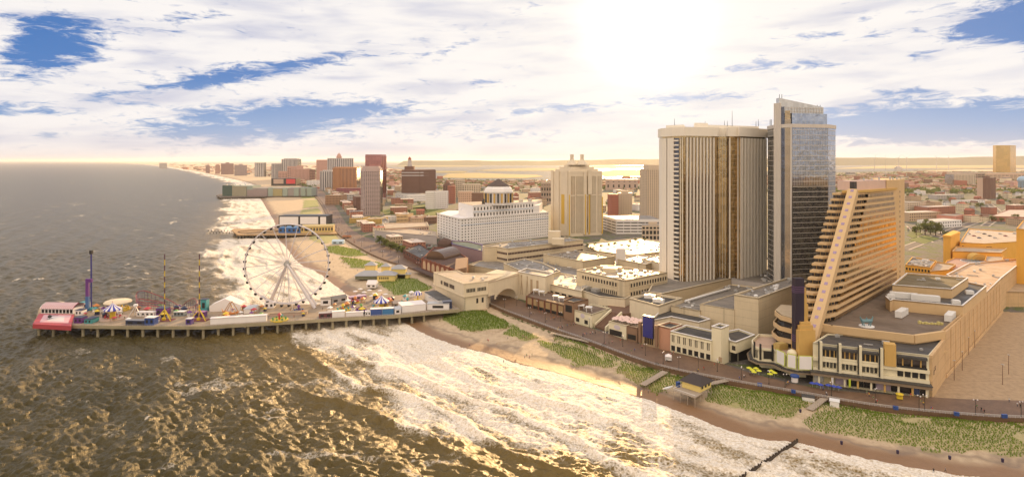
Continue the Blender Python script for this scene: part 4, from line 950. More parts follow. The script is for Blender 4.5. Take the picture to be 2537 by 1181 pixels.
# stairs between restaurant and the umbrella roof
st = thing('grand_stairs', 'wide brown outdoor stairs with cream side walls up from the boardwalk', 'stairs', (*P(1495, 800, 4.5), 3))
S0, S1_ = P(1474, 806, 4.5), P(1500, 815, 4.5); T0, T1 = P(1514, 771, 10.5), P(1540, 777, 10.5)
q = MB(); NS = 16
for k_ in range(NS):
    a = lerp(S0, T0, k_/NS); b_ = lerp(S1_, T1, k_/NS); q.prism([a, b_, T1, T0], 3.2+.003*k_, 4.5+6*(k_+1)/NS)
q.build('steps', wallm('brown_steps', (.17, .10, .07)), st)
for a, b_ in ((S0, T0), (S1_, T1)):
    q = MB(); n = outn(a, b_); vs = []
    for d_ in (-.45, .45):
        for p, z in ((a, 3.2), (b_, 3.2), (b_, 12.0), (a, 5.9)): vs.append((p[0]+n[0]*d_, p[1]+n[1]*d_, z))
    q.add(vs, [(0, 1, 2, 3), (7, 6, 5, 4), (0, 4, 5, 1), (1, 5, 6, 2), (2, 6, 7, 3), (3, 7, 4, 0)]); q.build('side_wall', IVORY, st)
q = MB(); q.prism([T0, T1, P(1600, 770, 10.5), P(1560, 745, 10.5), P(1500, 745, 10.5)], 3.2, 10.45); q.build('landing', wallm('brown_steps', (.17, .10, .07)), st)
# ---- building across the boardwalk and its bridge
pb = thing('pier_head_building', 'cream building with overhanging upper floor at the shore end of the pier', 'building', (*P(1144, 768, 4.5), 3))
up_ = pts([(1074, 675.5), (1149, 704.5), (1209, 697), (1262, 680), (1149, 678), (1134, 671)], 22.3)
q = MB(); q.prism(up_, 13.6, 22.2, True); ring(q, up_, .5, 21.8, 23.0); q.build('upper_wall', CREAM2, pb)
q = MB(); q.prism(inset(up_, .4), 22.21, 22.35); q.build('roof', RTAN, pb)
lo = inset(up_, 1.0); q = MB(); q.prism([lo[0], lo[1], lo[2], P(1215, 690, 22.3), P(1149, 684, 22.3)], 2, 13.6); q.build('lower_wall', CREAM2, pb)
q = MB(); ring(q, inset(up_, -.25), .9, 13.2, 13.9); q.build('cornice', CREAM2, pb)
a, b_ = up_[1], up_[2]; l_ = math.dist(a, b_); f = MB()
for u_ in (.1, .55):
    q = MB(); q.fbox(a, b_, l_*u_, l_*(u_+.37), 16.2, 18.8, .0, .08); g = q.build('window', TINT, pb); q = MB(); [q.fbox(a, b_, l_*(u_+.37*j/6)-.1, l_*(u_+.37*j/6)+.1, 16.2, 18.8, .08, .2) for j in range(7)]; q.build('mullions', IVORY, g)
a, b_ = up_[0], up_[1]; l_ = math.dist(a, b_)
for u_ in (.26, .36, .55):
    q = MB(); q.fbox(a, b_, l_*u_, l_*(u_+(.06 if u_ < .3 else .16)), 16.0, 18.8, .0, .08); q.build('window', TINT, pb)
a, b_ = lo[1], lo[2]; l_ = math.dist(a, b_)
for u_ in (.52, .76): q = MB(); q.fbox(a, b_, l_*u_, l_*u_+1.6, 7.5, 11, .0, .08); q.build('window', DARK, pb)
q = MB(); [q.fbox(a, b_, -.2, .8, 3.5+k_*1.3, 4.3+k_*1.3, .02, .2) for k_ in range(7)]; [q.fbox(a, b_, l_-.8, l_+.2, 3.5+k_*1.3, 4.3+k_*1.3, .02, .2) for k_ in range(7)]; q.build('quoins', wallm('grey_quoin', (.42, .38, .30)), pb)
roof_units(pb, inset(up_, 3), 22.35, 4, 4)
bg_ = thing('covered_bridge', 'cream covered bridge over the boardwalk with an arched opening', 'bridge', (*P(1250, 740, 4.5), 3))
A_, B_ = P(1211, 697, 22.3), P(1286, 672.5, 24); l_ = math.dist(A_, B_); n = outn(A_, B_); N_ = 26
q = MB(); prev = None
for k_ in range(N_):
    u0_, u1_ = l_*k_/N_, l_*(k_+1)/N_; tm = (k_+.5)/N_
    zb = 11.5 if tm < .18 else (4.4+ 9.0*math.sqrt(max(0, 1-((tm-.55)/.37)**2)) if .18 <= tm <= .92 else 3)
    q.fbox(A_, B_, u0_, u1_, zb, 21.2+2.2*tm, -.6, .0); 
    q.fbox(A_, B_, u0_, u1_, max(zb, 12.5 if .18 <= tm <= .92 else zb), 21.1+2.2*tm, -22, -.65)
q.build('wall', CREAM2, bg_)
q = MB(); q.fbox(A_, B_, 0, l_, 21.3, 21.7, -22, .3); q.build('roof', roofm('bridge_roof', (.52, .40, .28)), bg_)
for u_ in (.1, .14):
    q = MB(); q.fbox(A_, B_, l_*u_, l_*u_+.7, 4.3, 12.4, -4-30*u_, -3.3-30*u_); q.build('column', IVORY, bg_)
# ---- brick hall with barrel roof and arched windows
bh = pts([(1046, 640), (1127, 668), (1150, 660), (1160, 640), (1120, 615), (1075, 612)], 17)
bk_ = block('brick_market_hall', 'red brick hall with arched cream windows and a glazed barrel roof', 'building', bh, 3, 17, BRICK, wallm('dark_brown_roof', (.10, .06, .05)), trim=BRICK)
a, b_ = bh[0], bh[1]; l_ = math.dist(a, b_)
for k_ in range(7):
    u = l_*(k_+.5)/7; e = ((b_[0]-a[0])/l_, (b_[1]-a[1])/l_); n = outn(a, b_); vs = []; rr = l_/7*.34
    prof = [(-rr, 8), (rr, 8), (rr, 12)]+[(rr*math.cos(t_), 12+rr*math.sin(t_)) for t_ in [math.pi*j/8 for j in range(1, 8)]]+[(-rr, 12)]
    for d_ in (.02, .12): vs += [(a[0]+e[0]*(u+x)+n[0]*d_, a[1]+e[1]*(u+x)+n[1]*d_, z) for x, z in prof]
    m_ = len(prof); q = MB(); q.add(vs, [tuple(range(m_, 2*m_))]+[(i, (i+1) % m_, m_+(i+1) % m_, m_+i) for i in range(m_)]); q.build('arched_window', wallm('arch_cream', (.50, .36, .24)), bk_)
    q = MB(); q.fbox(a, b_, l_*k_/7, l_*k_/7+.9, 3, 18.2, .02, .8); q.build('pier', BRICK, bk_)
A0, A1 = P(1090, 628, 18), P(1118, 640, 18)
def vault(p, q_, r, z, n_=14, caps=True):
    p, q_ = Vector((*p, z)), Vector((*q_, z)); d = (q_-p).normalized(); s = Vector((d.y, -d.x, 0)); vs = []
    for c in (p, q_):
        for i in range(n_+1): t_ = math.pi*i/n_; vs.append(tuple(c+s*r*math.cos(t_)+Vector((0, 0, r*.75*math.sin(t_)))))
    m_ = n_+1; mb = MB(); mb.add(vs, [(i, i+1, m_+i+1, m_+i) for i in range(n_)]+[tuple(range(m_)), tuple(range(2*m_-1, m_-1, -1))]); return mb
vault(P(1078, 640, 17), P(1120, 628, 17), 10, 16.6).build('barrel_roof', plain('bronze_glass', (.16, .10, .07), .25, .5), bk_)
q = MB(); q.prism(pts([(1127, 668), (1155, 662), (1158, 637), (1130, 640)], 20), 3, 20); q.prism(inset(pts([(1127, 668), (1155, 662), (1158, 637), (1130, 640)], 20), -.4), 17.2, 19.8); q.build('corner_tower', wallm('brown_block', (.25, .155, .10)), bk_)
q = MB(); a, b_ = bh[0], bh[1]; q.fbox(a, b_, -8, l_*.95, 6.4, 7.4, .5, 7); q.build('canopy', wallm('dark_awning', (.10, .07, .07)), bk_)
lw = pts([(1000, 618), (1055, 646), (1080, 630), (1040, 604)], 13); b3 = block('brown_shop_row', 'long dark brown shop row left of the arched brick hall', 'building', lw, 3, 13, wallm('dark_brick', (.14, .06, .045)), RDARK, units=5, seed=3)
a, b_ = lw[0], lw[1]; f = MB(); facade(b3, f, a, b_, 8, 12.2, 8, 1, .6, .5, .3, WGL); f.build('wall_skin', wallm('dark_brick', (.14, .06, .045)), b3)
pr = pts([(1120, 604), (1195, 622), (1195, 606), (1160, 598), (1118, 596)], 17); b4 = block('purple_roof_hall', 'low hall with violet edged roof in front of the white hotel', 'building', pr, 3, 17, wallm('dusky_wall', (.30, .20, .22)), roofm('olive_grey_roof', (.22, .24, .16)), trim=plain('violet_edge', (.10, .06, .35)))
solo(MB().lathe((*P(1103, 606, 14), 10), [(9, 0), (9, 6), (7, 9), (3, 11), (.5, 11.6)], 16), 'domed_kiosk', wallm('dark_brown_roof', (.10, .06, .05)), 'dark round domed roof left of the barrel roof', 'building', smooth=False)
# ================================================================== the two tallest towers
def ribs(mb, A, B, z0, z1, n, w, dep, u0=0, u1=None):
    L = math.dist(A, B); u1 = u1 or L
    for i in range(n):
        u = u0+(u1-u0)*(i+.5)/n; mb.fbox(A, B, u-w/2, u+w/2, z0, z1, .02, dep)
MIRR = glassm('bronze_mirror', (.55, .38, .17), .05, .92, .12, .5, .33, .6); SILV = wallm('silver_panel', (.60, .56, .52), var=.08, streak=.2); BAND = wallm('ribbed_cream', (.80, .75, .66), var=.06)
BLUEG = glassm('blue_grey_glass', (.42, .46, .52), .06, .9, .2, .5, .28, .45); SLAT = glassm('slate_glass', (.13, .14, .17), .07, .8, .15)
tj = thing('ribbed_tower', 'tall cream tower with thin vertical ribs and bronze mirror glass', 'hotel tower', (*PD(1760, 470), 3))
fp = [PD(1634, 486), PD(1641, 474), PD(1668, 460), PD(1694, 452), PD(1774, 462), PD(1780, 468), PD(1800, 466), PD(1806, 461), PD(1829, 463), PD(1833, 460), PD(1897, 484), PD(1900, 495), PD(1880, 530), PD(1650, 520)]
q = MB(); q.prism(fp, 3, 129); q.build('glazing', MIRR, tj)
def seg_(i): return fp[i], fp[i+1]
wl = MB(); ZB, ZT_ = 14, 127.5
a, b_ = fp[0], fp[1]; wl.fbox(a, b_, 0, math.dist(a, b_), ZB, ZT_, .02, .4)
a, b_ = fp[1], fp[2]; l_ = math.dist(a, b_); wl.fbox(a, b_, .2, l_*.42, ZB, ZT_, .02, .5); wl.fbox(a, b_, l_*.5, l_-.1, ZB, ZT_, .02, .5)
a, b_ = fp[2], fp[3]; l_ = math.dist(a, b_); wl.fbox(a, b_, 0, l_*.08, ZB, ZT_, .02, .7); ribs(wl, a, b_, ZB, ZT_, 2, .5, .5, l_*.62, l_)
wl.build('corner_wall', BAND, tj)
jt = MB()
for s0 in (fp[1:3],):
    for j in range(1, 7): u = math.dist(*s0)*j/7; jt.fbox(s0[0], s0[1], u, u+.12, ZB, ZT_, .52, .56)
jt.build('joints', SILV, tj)
# balcony stack
a, b_ = fp[2], fp[3]; l_ = math.dist(a, b_)
for k_ in range(34):
    q = MB(); z = 15+k_*3.32; q.fbox(a, b_, l_*.12, l_*.58, z, z+1.1, .02, 1.5); q.build('balcony', BAND, tj)
q = MB(); q.fbox(a, b_, l_*.12, l_*.58, 14, 127, .01, .10); q.build('balcony_recess', SLAT, tj)
r_ = MB(); a, b_ = fp[3], fp[4]; l_ = math.dist(a, b_)
ribs(r_, a, b_, ZB, ZT_, 9, .85, .7, l_*.04, l_*.97); r_.build('rib_group', BAND, tj)
r_ = MB(); ribs(r_, a, b_, ZB, ZT_, 18, .16, .45, l_*.04, l_*.97); r_.build('mullion_group', SILV, tj)
r_ = MB(); a, b_ = fp[5], fp[6]; ribs(r_, a, b_, ZB, ZT_, 3, .35, .4); r_.build('rib_group', SILV, tj)
r_ = MB(); a, b_ = fp[7], fp[8]; l_ = math.dist(a, b_); r_.fbox(a, b_, 0, .9, ZB, ZT_, .02, .6); r_.fbox(a, b_, l_-.9, l_, ZB, ZT_, .02, .6)
r_.build('rib_group', BAND, tj)
r_ = MB(); a, b_ = fp[9], fp[10]; l_ = math.dist(a, b_); ribs(r_, a, b_, ZB, ZT_, 8, 1.15, .8, 0, l_*.98); ribs(r_, a, b_, ZB, ZT_, 24, .22, .5, 0, l_*.98); r_.fbox(a, b_, l_-1.2, l_, ZB, ZT_, .02, 1.0); r_.build('rib_group', BAND, tj)
fl = MB()
for i in (3, 7, 9):
    a, b_ = fp[i], fp[i+1]
    for k_ in range(34): z = 14.9+k_*3.32; fl.fbox(a, b_, .05, math.dist(a, b_)-.05, z, z+.2, .015, .10)
fl.build('floor_lines', TAN, tj)
tp = inset(fp, -1.3); q = MB(); q.prism(tp, 128.6, 135.3, True); q.build('crown', BAND, tj)
q = MB(); q.prism(inset(fp, .6), 125.3, 128.7, True); q.build('crown_glazing', TINT, tj)
q = MB(); q.prism([PD(1650, 470), PD(1694, 458), PD(1700, 500), PD(1660, 510)], 135.3, 137.4, True); q.prism([PD(1719, 461), PD(1758, 465), PD(1880, 486), PD(1860, 510), PD(1720, 500)], 135.3, 137.6, True); q.prism([PD(1720, 462), PD(1754, 466), PD(1750, 490), PD(1722, 490)], 137.6, 139, True); q.build('penthouse', BAND, tj)
for xx, h_ in ((1671, 4), (1814, 10), (1879, 3.5), (1747, 2), (1795, 2.4), (1802, 2.2), (1873, 2)):
    q = MB(); c = PD(xx, 472); q.tube((*c, 137), (*c, 137+h_+2), .22, 5, .1); q.build('mast', BLACK, tj)
# glass tower
ct = thing('glass_tower', 'tallest grey blue glass tower with stepped top and horizontal white lines', 'hotel tower', (*PD(1990, 440), 3))
g0 = [PD(1902, 462), PD(1920, 443), PD(1936, 437), PD(1962, 432), PD(2052, 440), PD(2070, 452), PD(2060, 500), PD(1915, 500)]
q = MB(); q.prism(g0, 3, 135.5); q.build('glazing', BLUEG, ct)
hl = MB()
for (i, u0_, u1_) in ((0, 0, 1), (3, .02, 1), (4, .05, 1)):
    a, b_ = g0[i], g0[i+1]; l_ = math.dist(a, b_)
    for k_ in range(33): z = 13+k_*3.72; hl.fbox(a, b_, l_*u0_, l_*u1_, z, z+(.34), .02, .22)
hl.build('floor_lines', SILV, ct)
vm_ = MB(); a, b_ = g0[3], g0[4]; ribs(vm_, a, b_, 92, 135, 22, .10, .16); vm_.build('mullion_group', SILV, ct)
q = MB(); a, b_ = g0[1], g0[2]; l_ = math.dist(a, b_); q.fbox(a, b_, 0, l_, 3, 152, .02, 1.0); q.build('silver_strip', SILV, ct)
q = MB(); [q.fbox(a, b_, l_*j/4, l_*j/4+.2, 3, 152, 1.0, 1.15) for j in range(5)]; q.build('strip_ribs', BAND, ct)
a, b_ = g0[2], g0[3]; l_ = math.dist(a, b_)
q = MB(); q.fbox(a, b_, l_*.0, l_*.30, 3, 149, .02, .35); q.build('dark_strip', SLAT, ct)
q = MB(); q.fbox(a, b_, l_*.34, l_*.86, 3, 146, .02, .12); q.build('gold_reflection_strip', glassm('gold_reflection_glass', (.50, .36, .20), .08, .9, .1), ct)  # gold reflection on the dark strip, put into the glass colour
q = MB(); [q.fbox(a, b_, l_*(.34+.52*j/6), l_*(.34+.52*j/6)+.16, 3, 140, .12, .3) for j in range(7)]; q.fbox(a, b_, l_*.88, l_*1.0, 3, 136, .02, .8); q.build('strip_ribs', SILV, ct)
q = MB(); q.prism([PD(1921, 446), PD(1938, 441), PD(1962, 437), PD(2049, 446), PD(2047, 480), PD(1925, 485)], 135.5, 144.5); q.build('upper_glazing', BLUEG, ct)
zs = lambda p: 156.5-(p[0]-PD(1925, 447)[0])*.16
q = MB(); q.prism([PD(1923, 450), PD(1930, 445), PD(2040, 455), PD(2036, 475), PD(1926, 480)], 144.5, zs); q.build('top_screen', glassm('pale_screen_glass', (.62, .62, .60), .2, .5, 0), ct)
q = MB(); pr_ = [PD(1923, 450), PD(1930, 445), PD(2040, 455), PD(2036, 475), PD(1926, 480)]; [q.fbox(pr_[1], pr_[2], 0, math.dist(pr_[1], pr_[2]), z_, z_+.3, .02, .3) for z_ in (146.5, 149)]; ribs(q, pr_[1], pr_[2], 144.6, 150, 16, .2, .25); q.build('screen_ribs', SILV, ct)
q = MB(); q.prism(inset(g0, -.5), 133.8, 136.4, True); q.build('parapet', SILV, ct)
for xx, h_ in ((1931, 5), (1937, 5), (2025, 3), (2032, 3), (1908, 5), (1911, 5)):
    q = MB(); c = PD(xx, 455); q.tube((*c, 150 if 1920 < xx < 2000 else (136 if xx < 1920 else 147)), (*c, (155 if 1920 < xx < 2000 else (136 if xx < 1920 else 149))+h_), .2, 5); q.build('mast', BLACK, ct)

# ================================================================== white hotel with rotunda
wh = thing('white_hotel', 'broad white hotel with rows of dark windows and a domed rotunda', 'hotel', (*PD(1230, 790), 3))
L0 = PD(1084, 830); C0 = PD(1141, 752); C4 = PD(1358.5, 848)
def online(A, B, x):
    k_ = (x-CX)/F; u = (k_*A[1]-A[0])/((B[0]-A[0])-k_*(B[1]-A[1])); return lerp(A, B, u)
C1, C2, C3 = [online(C0, C4, x) for x in (1172, 1322, 1336)]
bk1 = PD(1345, 900); bk0 = PD(1110, 880)
f = MB(); rest = MB()
q = MB(); q.prism([C0, C4, bk1, bk0, L0], 3, 37, top=True); q.prism([C1, C2, lerp(C2, bk1, .9), lerp(C1, bk0, .55)], 37, 52.4); q.prism([C2, C3, lerp(C3, bk1, .9), lerp(C2, bk1, .9)], 37, 48); q.prism([PD(1139, 800), PD(1172, 790), PD(1175, 830), PD(1140, 840)], 37, 45)
q.build('wall', WHITE, wh)
facade(wh, f, C1, C2, 37, 52.4, 20, 2, .42, .5, .5, WGL, limit=60, rest=rest)
facade(wh, f, L0, C0, 5, 36.8, 8, 9, .45, .42, .5, WGL, limit=80, rest=rest)
facade(wh, f, C0, C1, 5, 36.8, 4, 9, .4, .42, .5, WGL, limit=95, rest=rest)
l_ = math.dist(C1, C4); facade(wh, f, C1, C4, 5, 36.8, 38, 9, .42, .42, .5, WGL, limit=95, rest=rest)
f.build('wall_skin', WHITE, wh); rest.build('window_rows', WGL, wh, kind='stuff')
q = MB(); q.fbox(C0, C4, -.5, math.dist(C0, C4)+.5, 36.9, 38.0, .02, 1.1); q.fbox(L0, C0, -.5, math.dist(L0, C0)+1, 36.9, 38.0, .02, 1.1); q.fbox(C1, C2, -.4, math.dist(C1, C2)+.4, 52.4, 53.6, -.5, .9); q.build('cornice', WHITE, wh)
q = MB(); q.fbox(C1, C2, 0, math.dist(C1, C2), 44.3, 44.9, .5, .9); q.fbox(C0, C4, 0, math.dist(C0, C4), 28.8, 29.3, .5, .8); q.build('blue_course', plain('pale_blue_trim', (.35, .48, .68)), wh)
q = MB(); q.prism(inset([C1, C2, lerp(C2, bk1, .9), lerp(C1, bk0, .55)], 1), 52.42, 52.8); q.build('roof', RTAN, wh)
for fr_ in (.1, .3, .55, .8): 
    q = MB(); c = lerp(lerp(C1, C2, fr_), bk1, .35); q.cbox((*c, 52.8), 5, 4, 3, -.3); q.build('roof_unit', METAL, wh)
q = MB(); c = PD(1212, 800); q.cbox((*c, 52.8), 17, 12, 5, -.2); q.add([(c[0]-9, c[1]-7, 57.8), (c[0]+9, c[1]-7, 57.8), (c[0]+9, c[1]+7, 57.8), (c[0]-9, c[1]+7, 57.8), (c[0]-4, c[1], 63), (c[0]+4, c[1], 63)], [(0, 1, 5, 4), (1, 2, 5), (2, 3, 4, 5), (3, 0, 4)]); q.build('roof_house', RDARK, wh)
rc = (*PD(1235, 800), 52)
q = MB(); q.lathe(rc, [(19, 0), (19, 16)], 8, .39); dm = q.build('rotunda', WHITE, wh)
q = MB(); q.lathe((rc[0], rc[1], 68), [(20.5, 0), (20.5, 2), (19.5, 2.2), (19, 5), (16, 7.5), (15.5, 9)], 8, .39); q.build('rotunda_cornice', WHITE, dm)
q = MB(); q.lathe((rc[0], rc[1], 76.5), [(16.5, 0), (16.5, .5), (1.5, 9.0), (.3, 9.3)], 8, .39); q.build('rotunda_roof', wallm('slate_roof', (.10, .075, .07)), dm)
YW = plain('yellow_panel', (.60, .38, .10))
for k_ in range(24):
    a_ = .39+2*math.pi*(k_+.5)/24
    if math.sin(a_) > .3: continue
    rr = 18.9; c = (rc[0]+rr*math.cos(a_), rc[1]+rr*math.sin(a_)); q = MB(); q.cbox((c[0], c[1], 55), 1.2, 2.2, 12, a_); q.build('column', YW if k_ % 2 else WGL, dm)
# ================================================================== art deco tower with two spires
dt = thing('art_deco_tower', 'cream art deco tower with stepped crown, yellow strips and twin spires', 'hotel tower', (*PD(1440, 850), 3))
d0, d1, d2 = PD(1365.5, 880), PD(1408, 846), PD(1492, 868); d3, d4 = PD(1478, 925), PD(1390, 930)
SAND = wallm('sand_stone', (.66, .58, .46), var=.1); YST = plain('yellow_strip', (.62, .40, .05))
q = MB(); q.prism([d0, d1, d2, d3, d4], 3, 92); q.build('wall', SAND, dt)
l_ = math.dist(d1, d2)
groups = [(.10, .24, 3), (.31, .55, 5), (.66, .72, 1), (.76, .90, 4), (.93, .985, 2)]
for u0_, u1_, n_ in ((.05, .20, 3), (.24, .44, 5), (.50, .60, 1), (.64, .82, 5), (.87, .985, 3)):
    q = MB(); q.fbox(d1, d2, l_*u0_, l_*u1_, 8, 88, .0, .15); g = q.build('glazing_strip', MIRR, dt)
    q = MB(); ribs(q, d1, d2, 8, 88, n_+1, 1.0, .9, l_*u0_, l_*u1_)
    for z_ in (60,): q.fbox(d1, d2, l_*u0_, l_*u1_, z_, z_+1.4, .15, 1.2)
    q.build('ribs', SAND, g)
for u_ in (.02, .485, .605, .99):
    q = MB(); q.fbox(d1, d2, l_*u_-.8, l_*u_+.8, 5, 62 if u_ < .9 else 58, .02, 1.6); q.build('yellow_strip', YST, dt)
q = MB(); l2 = math.dist(d0, d1); q.fbox(d0, d1, l2*.6, l2*.78, 20, 62, .0, .12); q.build('yellow_strip', YST, dt)
q = MB(); [q.fbox(d0, d1, l2*u, l2*(u+.14), 5, 96, .02, 1.2) for u in (.02, .36, .84)]; q.build('buttress', SAND, dt)
q = MB(); [q.fbox(d1, d2, l_*u, l_*(u+.07), 5, 94, .02, 1.4) for u in (.0, .44)]; q.build('buttress', SAND, dt)
q = MB(); cc = PD(1429, 885)
for k_, (hx_, hz0, hz1) in enumerate(((1, 92, 95), (.84, 95, 98), (.68, 98, 101), (.50, 101, 104), (.34, 104, 106.5))):
    pl2 = [lerp(cc, p, hx_) for p in (d0, d1, d2, d3, d4)]; q.prism(pl2, hz0-.3, hz1)
q.build('stepped_crown', SAND, dt)
for xx in (1417, 1442):
    c = PD(xx, 868); q = MB(); q.lathe((*c, 104), [(8.5, 0), (6.6, 3), (4.0, 6), (2.9, 8.5), (2.7, 8.5), (2.7, 15)], 8, .39); q.build('spire', SAND, dt)
q = MB(); q.fbox(d1, d2, l_*.56, l_*.66, 62, 97, .0, 2.4); q.build('centre_pier', SAND, dt)

# ================================================================== plain slab towers, mid and far distance
def gridtower(name, label, x0, x1, xs, Y, ytop, wall, nc, nr, ns=0, glass=None, fw=.6, fh=.55, cap=None, z0=3, dY=None, side='L', zt=None, vert=False, cat='tower', group=None, depth=None):
    """tower with a front from x0 to x1 and, where xs is given, a visible side face; ledges and piers stand in front of a glass core"""
    glass = glass or WGL; zt = zt or ZY(ytop, Y); w = (x1-x0)/F*Y; dp = depth or max(12, w*.6)
    a, b_ = PD(x0, Y), PD(x1, Y)
    if xs is not None and side == 'L': a = PD(xs, Y); c = PD(x0, Y+(dY or dp)); poly = [c, a, b_, (b_[0], b_[1]+dp)]; sf = (c, a)
    elif xs is not None: b_ = PD(xs, Y); c = PD(x1, Y+(dY or dp)); poly = [a, b_, c, (a[0], a[1]+dp)]; sf = (b_, c)
    else: poly = [a, b_, (b_[0]*(Y+dp)/Y, b_[1]+dp), (a[0]*(Y+dp)/Y, a[1]+dp)]; sf = None
    th = thing(name, label, cat, (*lerp(a, b_, .5), z0), group)
    q = MB(); q.prism(poly, z0, zt-.5); q.build('glazing', glass, th)
    f = MB(); faces = [(a, b_, nc)]+([(sf[0], sf[1], ns or max(2, nc//3))] if sf else [])
    dep = max(.4, Y*.0006)
    for A, B, n_ in faces:
        l_ = math.dist(A, B); ch = (zt-z0)/nr; wh_ = ch*fh
        if not vert:
            for r in range(nr): f.fbox(A, B, 0, l_, z0+r*ch, z0+r*ch+ch-wh_, .02, dep)
        f.fbox(A, B, 0, l_, zt-ch*(1-fh), zt, .02, dep+.1)
        cw = l_/n_
        for c_ in range(n_+1):
            hw = cw*(1-fw)/2; u0_ = max(0, c_*cw-hw); u1_ = min(l_, c_*cw+hw)
            if u1_-u0_ > .05: f.fbox(A, B, u0_, u1_, z0, zt-.02, .02, dep-.05 if not vert else dep)
    f.build('wall', wall, th)
    q = MB(); q.prism(poly, zt-.5, zt); 
    q.build('roof', RGREY, th)
    if cap:
        q = MB(); c = centroid(poly); 
        for (s_, h0, h1) in cap: q.prism([lerp(c, p, s_) for p in poly], zt+h0, zt+h1)
        q.build('roof_house', wall, th)
    return th
PINK = wallm('pink_stone', (.50, .30, .26)); OR2 = wallm('terracotta_stone', (.50, .24, .12)); LAV = wallm('pale_grey_stone', (.50, .47, .48)); DBR = wallm('dark_brown_stone', (.17, .09, .075)); BEIGE = wallm('beige_stone', (.58, .48, .38)); PEA = wallm('pale_peach_stone', (.60, .42, .32))
PKGL = glassm('pink_mirror', (.50, .22, .20), .08, .85, .1, .1, .1, .4)
gridtower('grid_tower', 'grey pink tower with dark square window grid and sloped shoulder', 894.5, 942, 906, 1180, 422, PINK and wallm('greyish_pink', (.46, .36, .35)), 7, 34, 2, glass=SLAT, fw=.72, fh=.5, cap=[(.96, 0, 5), (.8, 5, 8)])
t_ = gridtower('pink_glass_tower', 'pink mirrored glass tower behind the grey pink grid tower', 905, 956.6, 944, 1600, 386, PKGL, 5, 30, 3, glass=PKGL, fw=.96, fh=.9, side='R', cap=[(.99, 0, 3.5)])
gridtower('brown_slab', 'dark narrow brown slab with one pale strip left of the grid tower', 875, 895, 884, 1265, 487, DBR, 4, 12, 2, glass=PEA, fw=.3, fh=.4)
gridtower('orange_tower', 'orange brown tower with vertical dark strips', 825, 884, 843, 2000, 416, OR2, 12, 20, 6, glass=SLAT, fw=.45, vert=True, cap=[(.9, 0, 3)], side='L')
gridtower('striped_tower', 'white and grey striped tower left of the orange brown tower', 793, 825, 810, 2150, 424, LAV, 4, 16, 3, glass=SLAT, fw=.5, vert=True, cap=[(.7, 0, 4)])
t_ = gridtower('domed_tower', 'large pale tower with a small dome on its roof', 811, 876, None, 2500, 392, LAV, 14, 26, 5, glass=SLAT, fw=.42, vert=True)
c = PD(840, 2515); z_ = ZY(392, 2500); q = MB(); q.lathe((*c, z_), [(11, 0), (11, 8), (9, 9), (8, 14), (5, 18), (1, 21), (.6, 25)], 12); q.build('dome', PINK, t_)
gridtower('pinkish_slab', 'plain pinkish slab with red roof edge left of the domed tower', 784, 812, None, 2700, 397, PINK, 3, 6, fw=.1, fh=.1, cap=[(1, 0, 2)])
gridtower('lattice_block', 'pale pink stepped apartment block with window lattice beyond the piers', 720, 767, None, 3000, 418, PINK, 14, 12, glass=DBR, fw=.55, fh=.5, cap=[(.35, 0, 16)])
gridtower('brown_block_house', 'low brown slab behind the pale pink lattice block', 767, 781, None, 3000, 420, DBR, 4, 8, glass=PINK)
gridtower('brown_block_house', 'reddish slab rising behind the pale pink lattice block', 712, 740, None, 3150, 412, PINK, 6, 8)
gridtower('tall_white_tower', 'tall pale tower with vertical strips and two masts beyond the far pier', 698, 738, 712, 3300, 394, LAV, 8, 24, 3, glass=SLAT, fw=.5, vert=True, cap=[(.8, 0, 4)])
gridtower('striped_slab', 'dark and white striped slab left of the tall pale tower', 673, 698, 684, 3350, 405, LAV, 6, 16, 3, glass=SLAT, fw=.6, vert=True)
gridtower('lone_tower', 'pale tower with grey centre standing alone near the beach bend', 631.6, 654, 637, 4000, 403, LAV, 4, 18, 2, glass=SLAT, fw=.5, vert=True)
gridtower('far_slab', 'wide grey blue far slab, right one of the pair', 581, 612, None, 4300, 409, wallm('mauve_wall', (.36, .29, .30)), 12, 12, glass=SLAT, cap=[(.3, 0, 8)])
gridtower('far_slab', 'wide mauve far slab, left one of the pair', 548, 579, None, 4700, 405, wallm('mauve_wall2', (.33, .22, .22)), 12, 14, glass=DBR, cap=[(.3, 0, 8)])
gridtower('far_tower', 'small reddish tower left of the mauve slab pair', 533.5, 545, None, 4900, 408.5, PINK, 4, 12, glass=DBR, cap=[(.6, 0, 6)])
gridtower('far_tower', 'smallest mauve tower with stepped top on the far coast', 510, 520, None, 5200, 411, wallm('mauve_wall2', (.33, .22, .22)), 4, 10, glass=DBR, cap=[(.6, 0, 8)])
gridtower('horizon_building', 'isolated grey building on the far left coast', 395, 414, None, 8600, 403.5, LAV, 8, 6, glass=SLAT, zt=78)
gridtower('pier_side_hotel', 'low pink hotel below the striped slabs beyond the pier', 690, 712, None, 3000, 424, PINK, 6, 6)
cl_ = gridtower('brown_brick_hotel', 'dark brown brick hotel with white lantern cupola', 995, 1079, 1040, 1700, 422, DBR, 15, 22, 14, glass=wallm('window_brown', (.30, .20, .17)), fw=.4, fh=.35, side='R', cap=[(.98, 0, 1.5)])
c = PD(1015, 1760); z_ = ZY(422, 1700); q = MB(); q.cbox((*c, z_), 27, 20, 11, 0); q.build('lantern_base', DBR, cl_)
q = MB(); q.lathe((*c, z_+10), [(7, 0), (7, 7), (5.5, 8), (5.2, 18), (6.2, 18.5), (5, 20)], 8); ln = q.build('lantern', LAV, cl_)
q = MB(); q.lathe((*c, z_+29.9), [(5.2, 0), (4.4, 4), (2.5, 6.5), (.3, 9)], 8); q.build('lantern_dome', wallm('red_dome', (.35, .12, .08)), ln)
